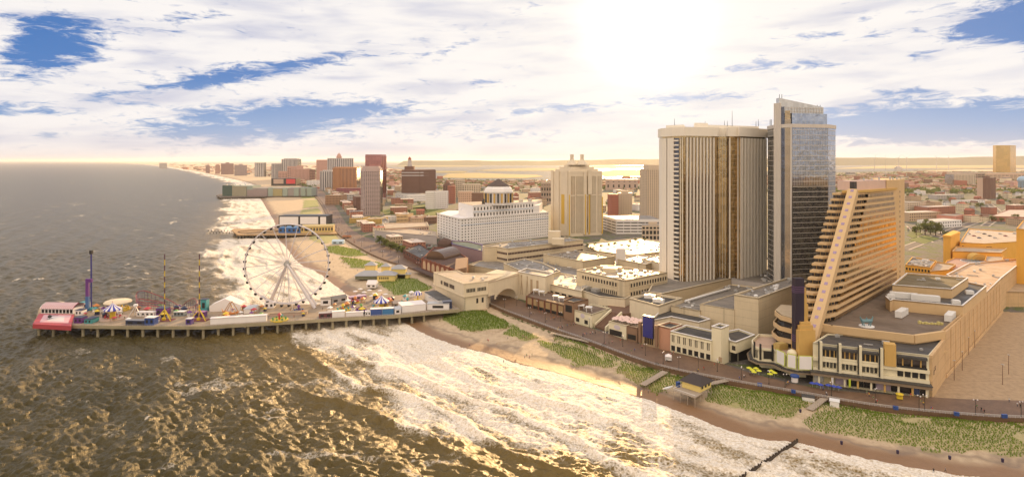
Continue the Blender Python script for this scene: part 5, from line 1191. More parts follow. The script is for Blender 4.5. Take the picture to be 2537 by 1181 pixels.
q = MB(); A, B = PD(995, 1700), PD(1040, 1700); [q.fbox(A, B, 0, math.dist(A, B), z_-h_, z_-h_+3.0, .9, 1.6) for h_ in (8, 16)]; q.build('white_band', LAV, cl_)
A, B = PD(1040, 1700), PD(1079, 1700+62); q = MB(); [q.fbox(A, B, 0, math.dist(A, B), z_-h_, z_-h_+3.0, .9, 1.6) for h_ in (8, 16)]; q.build('white_band', LAV, cl_)
gridtower('white_block', 'small white block with red marks on the plain in front of the brown brick hotel', 1054, 1110, 1076, 1330, 474, WHITE, 10, 9, 8, glass=wallm('window_grey', (.32, .27, .25)), fw=.5, fh=.4, side='R')
gridtower('low_white_row', 'long low white row at the foot of the brown brick hotel', 980, 1054, 1008, 1600, 481, WHITE, 14, 3, glass=WGL, fw=.3, fh=.3, dY=60)
gridtower('red_block', 'red brown block right of the small white block', 1110, 1128, 1120, 1500, 460, wallm('red_wall', (.40, .15, .11)), 3, 10, glass=DBR)
gridtower('dark_block', 'dark block with curved roof behind the red brown block', 1098, 1118, None, 1650, 456, DBR, 4, 8, cap=[(.7, 0, 4)])
gridtower('pale_block', 'pale grey stepped block behind the rotunda on the left', 1128, 1152, None, 1750, 444, BEIGE, 5, 9, fw=.4)
gridtower('pale_block', 'wide pale lattice block directly left of the rotunda roof', 1145, 1190, None, 1700, 456, BEIGE, 8, 8, fw=.4)
gridtower('orange_block', 'orange cube block directly behind the white hotel', 1135, 1171, None, 1300, 474, PEA, 7, 8, glass=BROWN, fw=.35, fh=.4)
gridtower('brown_cube', 'brown cube block between the orange cube and the rotunda', 1169, 1198, None, 1250, 477, BROWN, 6, 7, glass=DBR, fw=.4)
rc_ = gridtower('cream_red_block', 'cream upper block flanked by red brick wings right of the twin spire tower', 1530, 1566, None, 1180, 478, BEIGE, 6, 10, glass=BROWN, fw=.4, fh=.4, cap=[(.5, 0, 4)])
gridtower('red_brick_block', 'red brick block left of the cream upper block', 1506, 1532, 1516, 1160, 481, wallm('red_wall', (.40, .15, .11)), 5, 9, glass=DBR, fw=.4)
gridtower('residential_tower', 'slim cream residential tower left of the ribbed tower', 1586, 1645, 1604, 1080, 418, BEIGE, 8, 32, 5, glass=wallm('taupe_window', (.20, .16, .14)), fw=.45, fh=.55, cap=[(.75, 0, 7)], side='L')  # window core in a matte grey brown
pk = gridtower('white_garage', 'white parking garage with long dark slots behind the twin spire tower', 1493, 1634, 1527, 880, 543, WHITE, 6, 5, 3, glass=DARK, fw=.93, fh=.4, side='L', depth=60)
gridtower('grid_annex', 'small cream building with large square windows left of the ribbed tower', 1590, 1645, None, 800, 558, BEIGE, 6, 3, glass=WGL, fw=.7, fh=.7, cap=[(.4, 0, 4)])
gridtower('long_grey_slab', 'long grey brown slab far behind the mall', 1340, 1366, None, 1500, 452, wallm('faded_brown', (.35, .27, .22)), 4, 4)
gridtower('wide_hall', 'wide pinkish hall far behind between the spires and the residential tower', 1500, 1580, None, 2200, 444, wallm('faded_pink', (.45, .33, .28)), 6, 2, fw=.3)
# ---- right side landmarks
GOLDT = glassm('gold_tower_glass', (.66, .42, .14), .12, .9, .1, .05, .05, .25)
gt = thing('gold_tower', 'tall plain gold glass tower at the right horizon', 'tower', (*PD(2488, 3400), 3))
q = MB(); q.prism([PD(2460, 3440), PD(2468, 3400), PD(2503, 3400), PD(2517, 3450), PD(2510, 3520), PD(2466, 3520)], 3, ZY(360, 3400)-3); q.build('glazing', GOLDT, gt)
q = MB(); q.prism([PD(2460, 3440), PD(2468, 3400), PD(2503, 3400), PD(2517, 3450), PD(2510, 3520), PD(2466, 3520)], ZY(360, 3400)-3, ZY(360, 3400)); q.build('parapet', wallm('gold_band', (.5, .32, .12)), gt)
gridtower('apartment_slab', 'beige apartment slab with blue grey balcony columns and a red sign below', 2363.5, 2416, 2407, 2500, 432, BEIGE, 12, 12, 2, glass=BLUEG, fw=.4, vert=True, side='R')
gridtower('dark_apartment_tower', 'dark brown apartment tower with a pale centre strip', 2435, 2466, 2452, 1680, 441, DBR, 5, 20, 4, glass=PEA, fw=.5, fh=.35, side='R', cap=[(.4, 0, 5)])
gridtower('horizon_garage', 'long reddish garage at the foot of the gold tower', 2345, 2440, None, 3350, 428, wallm('faded_pink', (.45, .33, .28)), 10, 4, fw=.9, fh=.4)
gridtower('horizon_garage', 'low orange garage directly below the gold tower', 2440, 2540, None, 3200, 429, PEA, 10, 4, fw=.9, fh=.4)
wt = thing('water_tower', 'pale blue round water tower at the right edge', 'water tower', (*PD(2534, 2180), 3)); c = PD(2534, 2180); SKYB = wallm('pale_blue_paint', (.30, .45, .62))
q = MB(); q.lathe((*c, 3), [(12, 0), (12, 30), (16.5, 33), (17, 38), (15, 44), (10, 48.5), (4, 50.5), (.5, 51)], 18); q.build('tank', SKYB, wt, True)
q = MB(); [q.tube((c[0]+13*math.cos(a_), c[1]+13*math.sin(a_), 3), (c[0]+13*math.cos(a_), c[1]+13*math.sin(a_), 33), .9, 5) for a_ in [k_*.785 for k_ in range(8)]]; q.build('legs', SKYB, wt)
for i, (xx, lb) in enumerate(((2167, 'white wind turbine furthest left'), (2226, 'white wind turbine left of the close pair, beside the low works'), (2246, 'white wind turbine, middle of the row of five'), (2320, 'white wind turbine second from the right end'), (2350, 'white wind turbine nearest to the gold tower'))):
    Y_ = 6400; c = PD(xx, Y_); hz1 = ZY(391, Y_)
    w_ = thing('wind_turbine', lb, 'wind turbine', (*c, 3), 'wind turbines across the bay')
    q = MB(); q.tube((*c, 3), (*c, hz1), 3.2, 8, 1.9); q.build('tower', LAV, w_); q = MB(); q.cbox((c[0], c[1], hz1-2), 5, 12, 4.5); q.build('nacelle', LAV, w_)
    for k_ in range(3):
        a_ = .35*i+k_*2.094+.3; q = MB(); q.tube((c[0], c[1]-8, hz1), (c[0]+46*math.sin(a_), c[1]-8, hz1+46*math.cos(a_)), 1.9, 5, .5); q.build('blade', LAV, w_)
solo(MB().box(*(PD(2222, 6300)[0], PD(2235, 6300)[0]), 6300, 6340, 3, 42).box(PD(2224, 6300)[0], PD(2231, 6300)[0], 6305, 6330, 42, 52), 'works_building', LAV, 'boxy pale works building between the wind turbines', 'building')
solo(MB().tube((*PD(2194.5, 3000), 3), (*PD(2194.5, 3000), 140), 1.4, 5, .4), 'radio_mast', METAL, 'very thin radio mast behind the stepped hotel', 'mast')
# ---- yellow casino, garage, pool
yg = block('yellow_garage', 'yellow parking garage with dark slots and open roof deck', 'parking garage', pts([(2378, 600), (2440, 603), (2520, 598), (2535, 575), (2400, 566)], 24), 3, 24, YEL, roofm('sandy_roof2', (.52, .42, .32), .7), units=6, seed=81)
a, b_ = pts([(2378, 600), (2475, 604)], 24); 
for z_ in (11, 15, 19): q = MB(); q.fbox(a, b_, 2, math.dist(a, b_)-6, z_, z_+1.6, .02, .25); q.build('slot', wallm('maroon_slot', (.10, .03, .02)), yg)
solo(MB().prism(pts([(2337, 582), (2355, 584), (2378, 574), (2362, 570)], 33), 3, 33).prism(inset(pts([(2337, 582), (2355, 584), (2378, 574), (2362, 570)], 33), -.6), 31, 32.4), 'yellow_stair_tower', YEL, 'square yellow orange stair tower left of the yellow garage', 'building')
yt_ = block('yellow_tower', 'tall plain yellow tower wall cut off by the right edge', 'building', [PD(2518, 475), PD(2640, 455), PD(2700, 520), PD(2535, 540)], 3, ZY(566, 475), YEL, RTAN)
cs = block('yellow_hall', 'yellow hall with an arched niche behind the pool', 'building', pts([(2360, 622), (2480, 626), (2495, 615), (2370, 610)], 20), 3, 20, YEL, RTAN, trim=PEACH)
c = pts([(2423, 627)], 20)[0]; vault((c[0], c[1]-1.5), (c[0]+1, c[1]+7), 6.2, 14.8, 14).build('arch', wallm('yellow_arch', (.66, .42, .12)), cs)
q = MB(); q.box(c[0]-6.2, c[0]+6.2, c[1]-1.5, c[1]+6, 9, 14.8); q.build('arch_base', wallm('yellow_arch', (.66, .42, .12)), cs)
vault((c[0], c[1]-1.9), (c[0], c[1]-1.5), 4.2, 14.0, 14).build('arch_niche', GOLDST, cs)
pd = block('pool_deck_building', 'flat pool terrace building with pink paving', 'building', pts([(2330, 668), (2480, 662), (2520, 640), (2380, 632), (2345, 645)], 14), 3, 14, YEL, roofm('pink_paving', (.46, .28, .22)), par=.9)
q = MB(); c = P(2409, 645, 14); q.lathe((*c, 13.2), [(9.5, 0), (9.5, .5), (8.8, .55)], 26); pool = solo(q, 'swimming_pool', WMET, 'round blue swimming pool on the pink terrace by the yellow hall', 'pool')
q = MB(); q.lathe((*c, 13.76), [(8.7, 0), (8.7, .03)], 26); o_ = q.build('pool_water', plain('pool_blue', (.03, .20, .35), .08), None); o_.parent = pool; o_.location = (-pool.location[0], -pool.location[1], -pool.location[2])
yh_ = block('yellow_annex', 'low yellow annex with dark windows and roof vents behind the stepped hotel', 'building', pts([(2243, 655), (2305, 662), (2320, 645), (2260, 636)], 17), 3, 17, YEL, RGREY, units=26, seed=91)
a, b_ = pts([(2243, 655), (2305, 662)], 17); f = MB(); facade(yh_, f, a, b_, 11.5, 15.5, 8, 1, .6, .55, .3, TINT); f.build('wall_skin', YEL, yh_)
block('yellow_annex', 'low angular yellow annex beside the pool terrace', 'building', pts([(2305, 672), (2350, 668), (2368, 655), (2320, 648)], 15), 3, 15, YEL, RTAN, trim=PEACH)
block('yellow_box', 'small yellow box building at the right of the pool', 'building', pts([(2439, 645), (2484, 648), (2486, 634), (2444, 632)], 19), 3, 19, YEL, RTAN)
block('lot_wall_building', 'low peach building closing the far side of the empty lot', 'building', pts([(2483, 722), (2640, 724), (2640, 690), (2500, 690)], 14), 3, 14, PEACH, RTAN, units=4, seed=95)
# ================================================================== amusement pier
PZ = 7.0
PFRONT = [(84, 803), (200, 806), (360, 808), (521, 808), (560, 805), (662, 799), (760, 793), (855, 787), (979, 781), (1139, 766)]
PBACK = [(1078, 716), (960, 735), (900, 737), (814, 752), (640, 756), (520, 758), (340, 758), (98, 762)]
DECKW = wallm('weathered_deck', (.34, .27, .20), var=.4); PCONC = wallm('pier_concrete', (.34, .30, .20), var=.3)
pier = thing('amusement_pier', 'long concrete pier on piles carrying rides and booths', 'pier', (*P(600, 790, PZ), 0))
fr_, bkp = pts(PFRONT, PZ), pts(PBACK, PZ)
q = MB(); q.prism(fr_+bkp, 5.6, PZ, True); q.build('deck', [DECKW][0], pier)
q = MB()
for a, b_ in zip(fr_[:-1], fr_[1:]): q.fbox(a, b_, 0, math.dist(a, b_), 5.3, PZ+.25, .02, .5)
q.build('edge_beam', PCONC, pier)
q = MB()
for a, b_ in zip(fr_[:-1], fr_[1:]):
    l_ = math.dist(a, b_); q.fbox(a, b_, 0, l_, PZ+1.25, PZ+1.33, .3, .36); q.fbox(a, b_, 0, l_, PZ+.8, PZ+.85, .3, .36)
    for j in range(int(l_/1.6)): q.fbox(a, b_, j*1.6, j*1.6+.09, PZ+.2, PZ+1.3, .3, .36)
q.build('railing', METAL, pier)
def yfront(x):
    for (xa, ya), (xb, yb) in zip(PFRONT[:-1], PFRONT[1:]):
        if xa <= x <= xb: return ya+(yb-ya)*(x-xa)/(xb-xa)
    return 803
def yback(x):
    B_ = PBACK[::-1]
    for (xa, ya), (xb, yb) in zip(B_[:-1], B_[1:]):
        if xa <= x <= xb: return ya+(yb-ya)*(x-xa)/(xb-xa)
    return 758
for xx in (94, 130, 166, 203, 240, 277, 314, 352, 389, 427, 464, 502, 539, 576, 613, 649, 686, 722, 757, 789, 823, 857, 892, 925, 958, 989, 1020, 1050):
    c = P(xx, yfront(xx)-1, PZ); q = MB(); q.lathe((c[0], c[1]+1, -6), [(.85, 0), (.85, 11.4)], 10); q.build('pile', PCONC, pier)
    for fr2 in (.35, .7): c2 = P(xx, yfront(xx)+(yback(xx)-yfront(xx))*fr2, PZ); q = MB(); q.lathe((c2[0], c2[1], -6), [(.8, 0), (.8, 11.4)], 8); q.build('pile', PCONC, pier)
def on(x, t_): return P(x, yfront(x)+(yback(x)-yfront(x))*t_, PZ)   # t_ 0 at the front edge, 1 at the back edge
BLU = plain('ride_blue', (.03, .08, .30), .45); PUR = plain('ride_purple', (.13, .03, .22), .45); REDP = plain('ride_red', (.45, .04, .06), .45); YELP = plain('ride_yellow', (.68, .50, .03), .45)
TEALP = plain('ride_teal', (.05, .30, .33), .45); DKB = plain('dark_navy', (.02, .03, .08), .5); ORP = plain('ride_orange', (.60, .22, .05), .45); GRP = plain('ride_green', (.12, .30, .08), .5); TENT = plain('white_canvas', (.80, .76, .76), .7)
def booth(x0, x1, t_, h, dep, wall, roof, label, cat='booth', name='booth', gable=False, z=PZ, loc=None, win=2, winmat=None):
    a = loc[0] if loc else on(x0, t_); b_ = loc[1] if loc else on(x1, t_); n = outn(a, b_); bk_ = lambda p: (p[0]-n[0]*dep, p[1]-n[1]*dep); poly = [a, b_, bk_(b_), bk_(a)]
    th = thing(name, label, cat, (*centroid(poly), z)); q = MB(); q.prism(poly, z, z+h); q.build('wall', wall, th)
    l_ = math.dist(a, b_); q = MB()
    if gable:
        e0 = lerp(a, bk_(a), .5); e1 = lerp(b_, bk_(b_), .5); pp = inset(poly, -.3)
        q.add([(*pp[0], z+h), (*pp[1], z+h), (*pp[2], z+h), (*pp[3], z+h), (*e0, z+h+dep*.32), (*e1, z+h+dep*.32)], [(0, 1, 5, 4), (2, 3, 4, 5), (1, 2, 5), (3, 0, 4), (3, 2, 1, 0)])
    else: q.prism(inset(poly, -.25), z+h, z+h+.25, True)
    q.build('roof', roof, th)
    for j in range(win): q = MB(); u = l_*(j+.25)/win; q.fbox(a, b_, u, u+l_/win*.5, z+h*.3, z+h*.75, .0, .06); q.build('opening', winmat or DARK, th)
    return th
# helipad and striped hall
hp = thing('helipad', 'red helicopter platform with a pale pink square at the end of the pier', 'helipad', (*on(128, .1), PZ))
q = MB(); poly = [P(81, 802, 8.2), P(176, 807, 8.2), P(184, 778, 8.2), P(97, 776, 8.2)]; q.prism(poly, PZ-1.6, 8.2, True); q.build('platform', plain('helipad_red', (.42, .05, .07), .6), hp)
q = MB(); q.prism([P(98, 797, 8.25), P(169, 799.5, 8.25), P(177, 780, 8.25), P(109, 778.5, 8.25)], 8.2, 8.23); q.build('landing_square', plain('pad_pink', (.62, .38, .42), .6), hp)
q = MB(); q.prism([P(117, 794, 8.3), P(158, 795.5, 8.3), P(160, 783.5, 8.3), P(122, 782.5, 8.3)], 8.235, 8.25); q.build('landing_mark', plain('pad_pale', (.60, .56, .58), .6), hp)
hc = thing('helicopter', 'small dark helicopter standing on the red platform', 'helicopter', (*P(123, 789, 8.3), 8.25)); c = P(123, 789, 8.3)
q = MB(); q.lathe((c[0], c[1], 8.8), [(.3, 0), (1.0, .4), (1.15, 1.0), (.8, 1.7), (.2, 2.0)], 10); q.tube((c[0], c[1], 10.1), (c[0]+5, c[1]+.8, 10.4), .28, 6, .1); q.build('fuselage', BLACK, hc)
q = MB(); [q.tube((c[0]+dx_, c[1]+s_*.9, 8.35), (c[0]+dx_+2.4, c[1]+s_*.9, 8.35), .08, 5) for s_ in (-1, 1) for dx_ in (-1.2,)]; [q.tube((c[0]+dx_, c[1]+s_*.9, 8.35), (c[0]+dx_, c[1]+s_*.5, 9.2), .06, 5) for s_ in (-1, 1) for dx_ in (-.6, .6)]; q.build('skids', BLACK, hc)
q = MB(); q.tube((c[0], c[1], 10.7), (c[0], c[1], 11.3), .1, 6); [q.cbox((c[0]+math.cos(a_)*2.2, c[1]+math.sin(a_)*2.2, 11.25), 4.4, .22, .05, a_) for a_ in (.5, .5+math.pi)]; q.build('rotor', BLACK, hc)
sh = thing('striped_hall', 'pavilion with red and white striped roof at the end of the pier', 'building', (*on(145, .8), PZ))
a, b_ = P(102, 776, PZ), P(181, 777, PZ); n = outn(a, b_); L = math.dist(a, b_); bk_ = lambda p, d: (p[0]-n[0]*d, p[1]-n[1]*d)
q = MB(); q.prism([a, b_, bk_(b_, 9), bk_(a, 9)], PZ, 10.6); q.build('wall', WHITE, sh)
REDS = plain('stripe_red', (.36, .04, .10), .6); NS = 34; e = ((b_[0]-a[0])/L, (b_[1]-a[1])/L)
for par_ in (0, 1):
    q = MB()
    for k_ in range(par_, NS, 2):
        u0_, u1_ = -.5+(L+1)*k_/NS, -.5+(L+1)*(k_+1)/NS; f_ = lambda u, d, z: (a[0]+e[0]*u-n[0]*d, a[1]+e[1]*u-n[1]*d, z)
        prof = [(-.8, 10.4), (1.2, 12.3), (4.5, 13.6), (8, 12.6), (10, 10.4)]
        for (d0_, z0_), (d1_, z1_) in zip(prof[:-1], prof[1:]): q.quad(f_(u0_, d0_, z0_), f_(u1_, d0_, z0_), f_(u1_, d1_, z1_), f_(u0_, d1_, z1_))
    q.build('striped_roof', REDS if par_ else TENT, sh)
for k_ in range(9): q = MB(); q.fbox(a, b_, L*(k_+.15)/9, L*(k_+.85)/9, 7.4, 9.8, 0, .06); q.build('window', WGL, sh)
# rides
dr_ = thing('drop_tower', 'tall slim dark blue ride mast near the pier end', 'ride', (*on(226, .85), PZ)); c = on(226, .85); zt = ZY(629, c[1])
q = MB(); q.tube((*c, PZ), (*c, zt), .62, 4); [q.tube((*c, PZ+8*k_), (*c, PZ+8*k_+.6), .8, 6) for k_ in range(1, int((zt-PZ)/8))]; q.build('mast', plain('mast_indigo', (.05, .05, .22), .4), dr_)
q = MB(); q.cbox((*c, zt), 1.7, 1.7, 2.6); q.build('head', BLACK, dr_); q = MB(); q.lathe((*c, PZ), [(2.6, 0), (2.6, 1), (1.2, 1.8)], 8); q.build('base', TEALP, dr_)
d2_ = thing('purple_ride_tower', 'shorter purple and teal ride tower beside the tall mast', 'ride', (*on(218, .8), PZ)); c = on(217, .8); zt = ZY(690, c[1])
q = MB(); q.cbox((*c, PZ), 1.9, 1.9, (zt-PZ)*.45); q.build('lower_mast', plain('teal_blue', (.05, .14, .34), .4), d2_); q = MB(); q.cbox((*c, PZ+(zt-PZ)*.45), 1.8, 1.8, (zt-PZ)*.55).cbox((c[0]+1.6, c[1], zt-2.4), 3.2, 1.5, 2.2); q.build('upper_mast', PUR, d2_)
def arms(c, n_, r, z, h, mat, th, name='seat', sz=.7):
    for k_ in range(n_):
        a_ = 2*math.pi*k_/n_; x, y = c[0]+r*math.cos(a_), c[1]+r*math.sin(a_); q = MB(); q.tube((c[0]+r*.7*math.cos(a_), c[1]+r*.7*math.sin(a_), h), (x, y, z+sz), .04, 4); q.cbox((x, y, z), sz, sz, sz, a_); q.build(name, mat, th)
def carousel(x, t_, r, zroof, label, mats, rr=None, name='carousel', plate=None, loc=None):
    c = loc or on(x, t_); th = thing(name, label, 'carousel', (*c, PZ)); z0 = PZ
    q = MB(); q.lathe((*c, z0), [(plate or r*1.35, 0), (plate or r*1.35, .5)], 24); q.build('platform', plain('ride_plate', (.48, .35, .28), .6), th)
    q = MB(); q.lathe((*c, z0+.5), [(r*.32, 0), (r*.30, zroof-z0-2), (r*.45, zroof-z0-1.2)], 12); q.build('drum', YELP, th)
    N_ = 20
    for par_ in (0, 1):
        q = MB()
        for k_ in range(par_, N_, 2):
            a0_, a1_ = 2*math.pi*k_/N_, 2*math.pi*(k_+1)/N_; p = lambda a_, rr_, z: (c[0]+rr_*math.cos(a_), c[1]+rr_*math.sin(a_), z)
            q.quad(p(a0_, r, zroof-1.4), p(a1_, r, zroof-1.4), p(a1_, r, zroof-.6), p(a0_, r, zroof-.6)); q.quad(p(a0_, r, zroof-.6), p(a1_, r, zroof-.6), p(a1_, r*.45, zroof+r*.22), p(a0_, r*.45, zroof+r*.22)); q.quad(p(a0_, r*.45, zroof+r*.22), p(a1_, r*.45, zroof+r*.22), (c[0], c[1], zroof+r*.62))
        q.build('canopy_stripes', mats[par_], th)
    q = MB(); q.tube((*c, zroof+r*.6), (*c, zroof+r*.6+1.2), .12, 5); q.build('finial', REDP, th)
    arms(c, 12, r*.85, z0+1.2, zroof-.8, YELP if plate is None else REDP, th); return th
carousel(279, .38, 5.3, 14.0, 'swing carousel with blue and white striped cone roof near the pier end', (TENT, plain('royal_stripe', (.04, .05, .40), .5)), plate=8.4)
carousel(945, .42, 5.4, 12.6, 'carousel with blue and white striped cone roof near the shore', (TENT, plain('royal_stripe', (.04, .05, .40), .5)))
c = on(1035, .62); um2 = thing('umbrella_ride', 'small blue and white striped dome ride near the shore', 'ride', (*c, PZ)); 
for par_ in (0, 1):
    q = MB()
    for k_ in range(par_, 16, 2):
        a0_, a1_ = 2*math.pi*k_/16, 2*math.pi*(k_+1)/16; p = lambda a_, rr_, z: (c[0]+rr_*math.cos(a_), c[1]+rr_*math.sin(a_), z)
        for (r0_, z0_), (r1_, z1_) in zip([(3.2, 11), (2.8, 12.4), (1.6, 13.5)], [(2.8, 12.4), (1.6, 13.5), (.05, 13.9)]): q.quad(p(a0_, r0_, z0_), p(a1_, r0_, z0_), p(a1_, r1_, z1_), p(a0_, r1_, z1_))
    q.build('canopy_stripes', (TENT, plain('royal_stripe', (.04, .05, .40), .5))[par_], um2)
q = MB(); q.lathe((*c, PZ), [(3, 0), (3, .5), (.5, .6), (.4, 5.6)], 14); q.build('platform', YELP, um2)
# covered ride with cream canopy
c = on(292, .82); cr_ = thing('covered_ride', 'round ride under a wide cream canopy near the pier end', 'ride', (*c, PZ))
q = MB(); q.lathe((*c, 12.2), [(8.4, 0), (8.5, .5), (7.6, 1.3), (4, 2.0), (.3, 2.2)], 24); q.build('canopy', plain('cream_canvas', (.72, .62, .45), .7), cr_)
q = MB(); q.lathe((*c, PZ), [(7.6, 0), (7.6, .6), (1, .7), (1, 5.4)], 20); q.build('platform', YELP, cr_); arms(c, 14, 6.3, PZ+1, 12, YELP, cr_, sz=1.0)
# sling masts
for i, (xx, lb) in enumerate(((408, 'thin yellow and dark banded mast on yellow legs, left one of the two'), (494, 'banded yellow and dark mast, right one of the two, by the teal box'))):
    c = on(xx, .30); sl_ = thing('sling_ride', lb, 'ride', (*c, PZ), 'sling ride masts'); za = ZY(768, c[1]); zt = ZY(629, c[1]); q = MB(); n_ = 10
    q2 = MB()
    for k_ in range(n_): (q if k_ % 2 else q2).tube((*c, za+(zt-za)*k_/n_), (*c, za+(zt-za)*(k_+1)/n_), .32, 6)
    q.build('dark_mast', plain('mast_maroon', (.09, .02, .05), .4), sl_); q2.build('yellow_mast', YELP, sl_)
    for dx_, dy_ in ((-5.4, -2.6), (5.4, -2.6), (-2.0, 3.0), (2.6, 3.0)): q = MB(); q.tube((c[0]+dx_, c[1]+dy_, PZ), (*c, za+.6), .30, 6); q.build('leg', YELP, sl_)
    q = MB(); q.cbox((c[0], c[1], PZ), 11, 6.5, .35); q.build('platform', wallm('maroon_plate', (.18, .06, .07)), sl_); q = MB(); q.cbox((c[0], c[1]-1, PZ+.4), 1.8, 1.5, 1.6); q.build('seat', YELP, sl_)
# coaster
cs_ = thing('roller_coaster', 'small roller coaster with red track on purple supports', 'roller coaster', (*on(410, .85), PZ))
def tr(x, y, t_): c = on(x, t_); return Vector((c[0], c[1], ZY(y, c[1])))
tk = [tr(338, 728, .95), tr(343, 722, .95), tr(358, 720, .95), tr(385, 729, .95), tr(420, 743, .95), tr(447, 757, .95), tr(462, 748, .92), tr(476, 739, .9), tr(486, 742, .85), tr(488, 752, .75), tr(470, 762, .68), tr(430, 764, .66), tr(380, 757, .66), tr(345, 752, .68), tr(338, 745, .8), tr(345, 740, .86), tr(400, 748, .84), tr(405, 752, .74), tr(350, 748, .72), tr(338, 738, .82), tr(338, 728, .95)]
sp2 = []
for i in range(len(tk)-1):
    p0_, p1_, p2_, p3_ = tk[max(0, i-1)], tk[i], tk[i+1], tk[min(len(tk)-1, i+2)]
    for s_ in range(6):
        u = s_/6; sp2.append(.5*((2*p1_)+(-p0_+p2_)*u+(2*p0_-5*p1_+4*p2_-p3_)*u*u+(-p0_+3*p1_-3*p2_+p3_)*u**3))
q = MB(); [[q.tube(a+Vector((0, s_, 0)), b_+Vector((0, s_, 0)), .16, 4, cap=False) for s_ in (-.45, .45)] for a, b_ in zip(sp2[:-1], sp2[1:])]; q.build('track', plain('track_red', (.26, .05, .06), .4), cs_)
q = MB(); [q.tube((p.x, p.y, PZ), tuple(p), .13, 4) for p in sp2[::2]]; [q.tube((a.x, a.y, PZ+(a.z-PZ)*f_), (b_.x, b_.y, PZ+(b_.z-PZ)*f_), .08, 4) for a, b_ in zip(sp2[::4], sp2[4::4]) for f_ in (.35, .7)]; q.build('supports', plain('support_purple', (.12, .07, .17), .4), cs_)
# tent, pirate ship
tn = thing('white_tent', 'big white peaked tent on the middle of the pier', 'tent', (*on(557, .9), PZ)); a, b_ = on(519, .72), on(596, .72); l_ = math.dist(a, b_); n = outn(a, b_)
q = MB(); q.prism([a, b_, bk_(b_, 11), bk_(a, 11)], PZ, 11.0); m_ = lerp(a, b_, .5)
k0_ = [(*a, 11), (*b_, 11), (*bk_(b_, 11), 11), (*bk_(a, 11), 11), (*m_, 15.6), (*bk_(m_, 11), 15.6)]; q.add(k0_, [(0, 1, 4), (1, 2, 5, 4), (2, 3, 5), (3, 0, 4, 5)]); q.build('canvas', TENT, tn)
ps = thing('swinging_ship', 'orange swinging ship ride on a brass coloured frame in front of the tent', 'ride', (*on(570, .45), PZ)); c = on(572, .45)
for s_ in (-1, 1):
    for dx_ in (-5.5, 5.5): q = MB(); q.tube((c[0]+dx_, c[1]+s_*2.4, PZ), (c[0], c[1]+s_*1.6, PZ+9.6), .28, 5); q.build('leg', plain('brass_frame', (.45, .26, .12), .4), ps)
q = MB()
for s_ in range(10):
    u = -4.8+s_*.96; q.cbox((c[0]+u+.48, c[1], PZ+1.4+.055*u*u), .98, 1.8, 1.0)
q.tube((c[0]-5, c[1], PZ+2.6), (c[0]-6, c[1], PZ+5), .45, 5, .15); q.tube((c[0], c[1], PZ+2), (c[0], c[1], PZ+9.4), .15, 4); q.build('ship', ORP, ps)
q = MB(); c = on(336, .5); q.tube((c[0]-4, c[1]-1, PZ), (c[0], c[1], PZ+7), .22, 5).tube((c[0]+4, c[1]-1, PZ), (c[0], c[1], PZ+7), .22, 5).tube((c[0]-2, c[1]+2, PZ), (c[0], c[1], PZ+7), .22, 5).lathe((c[0], c[1], PZ+6.4), [(1.2, 0), (1.5, .8), (1.2, 1.6)], 8)
solo(q, 'frame_ride', WMET, 'white A frame ride between the striped carousel and the coaster', 'ride')
# booths and trailers on the pier
B = booth
B(183, 202, .12, 3.4, 5, PUR, DKB, 'dark purple trailer just right of the helipad'); B(186, 202, .55, 3.2, 5, WHITE, DKB, 'small white kiosk with dark roof behind the purple trailer'); B(209, 226, .1, 2.8, 7, TEALP, DKB, 'teal and blue trailer at the front edge near the pier end')
B(198, 215, .88, 4.5, 4, TENT, TEALP, 'white and teal control cabin at the foot of the tall mast'); B(311, 357, .05, 2.8, 3, DKB, plain('slate_blue', (.16, .18, .24)), 'long dark blue booth along the front rail'); B(358, 381, .05, 4.6, 5, BLU, TENT, 'white topped blue booth with two square windows'); B(338, 381, .5, 2.6, 3, TENT, TENT, 'row of white stalls under the coaster', win=4)
B(386, 412, .55, 4.4, 5, PUR, DKB, 'dark purple booth behind the left yellow legs'); B(430, 455, .5, 2.8, 4, plain('grey_blue', (.2, .25, .3)), TENT, 'grey stall with pale roof between the yellow legs', win=3); B(460, 473, .08, 3.6, 3.4, plain('indigo', (.08, .04, .24)), TENT, 'small white topped indigo booth between the yellow legs', win=1); B(497, 511, .72, 8.2, 4, TEALP, DKB, 'tall teal box behind the right yellow legs', win=1)
B(482, 506, .42, 3.6, 4, PUR, plain('lilac_roof', (.34, .16, .34)), 'purple booth behind the right yellow legs'); B(521, 660, .08, 3.8, 3.6, WHITE, TENT, 'long low white trackside wall on the front edge', 'barrier', 'long_booth', win=0)
for k_, xx in enumerate(range(600, 660, 1)): pass
B(655, 678, .82, 3.6, 6, TENT, TENT, 'white cabin at the left foot of the big wheel'); B(604, 628, .55, 3.0, 12, WHITE, METAL, 'white ramp building left of the big wheel', win=0)
B(668, 760, .36, 1.6, 5, wallm('wheel_plinth', (.45, .34, .28)), DECKW, 'low pinkish boarding stage below the big wheel', 'stage', 'stage', win=0)
B(790, 822, .06, 3.2, 4, plain('maroon', (.14, .04, .05)), plain('grey_top', (.4, .38, .38)), 'maroon trailer with grey top at the front edge'); B(823, 854, .06, 3.6, 4, WHITE, TENT, 'white box trailer beside the maroon trailer', win=0); B(857, 900, .06, 2.6, 2.5, TENT, TENT, 'low white fence screen on the front edge', 'barrier', 'screen_wall', win=0)
B(905, 918, .06, 2.6, 3, WHITE, TENT, 'tiny white trailer left of the blue trailer pair'); B(918, 946, .06, 4.0, 4, BLU, TENT, 'left blue trailer of the pair with white roof', win=0); B(947, 975, .06, 4.0, 4, plain('mid_blue', (.04, .18, .40)), TENT, 'right blue trailer of the pair, a little lighter', win=0); B(978, 993, .06, 3.2, 5, TENT, METAL, 'small white gabled shed beside the blue trailers', gable=True, win=1)
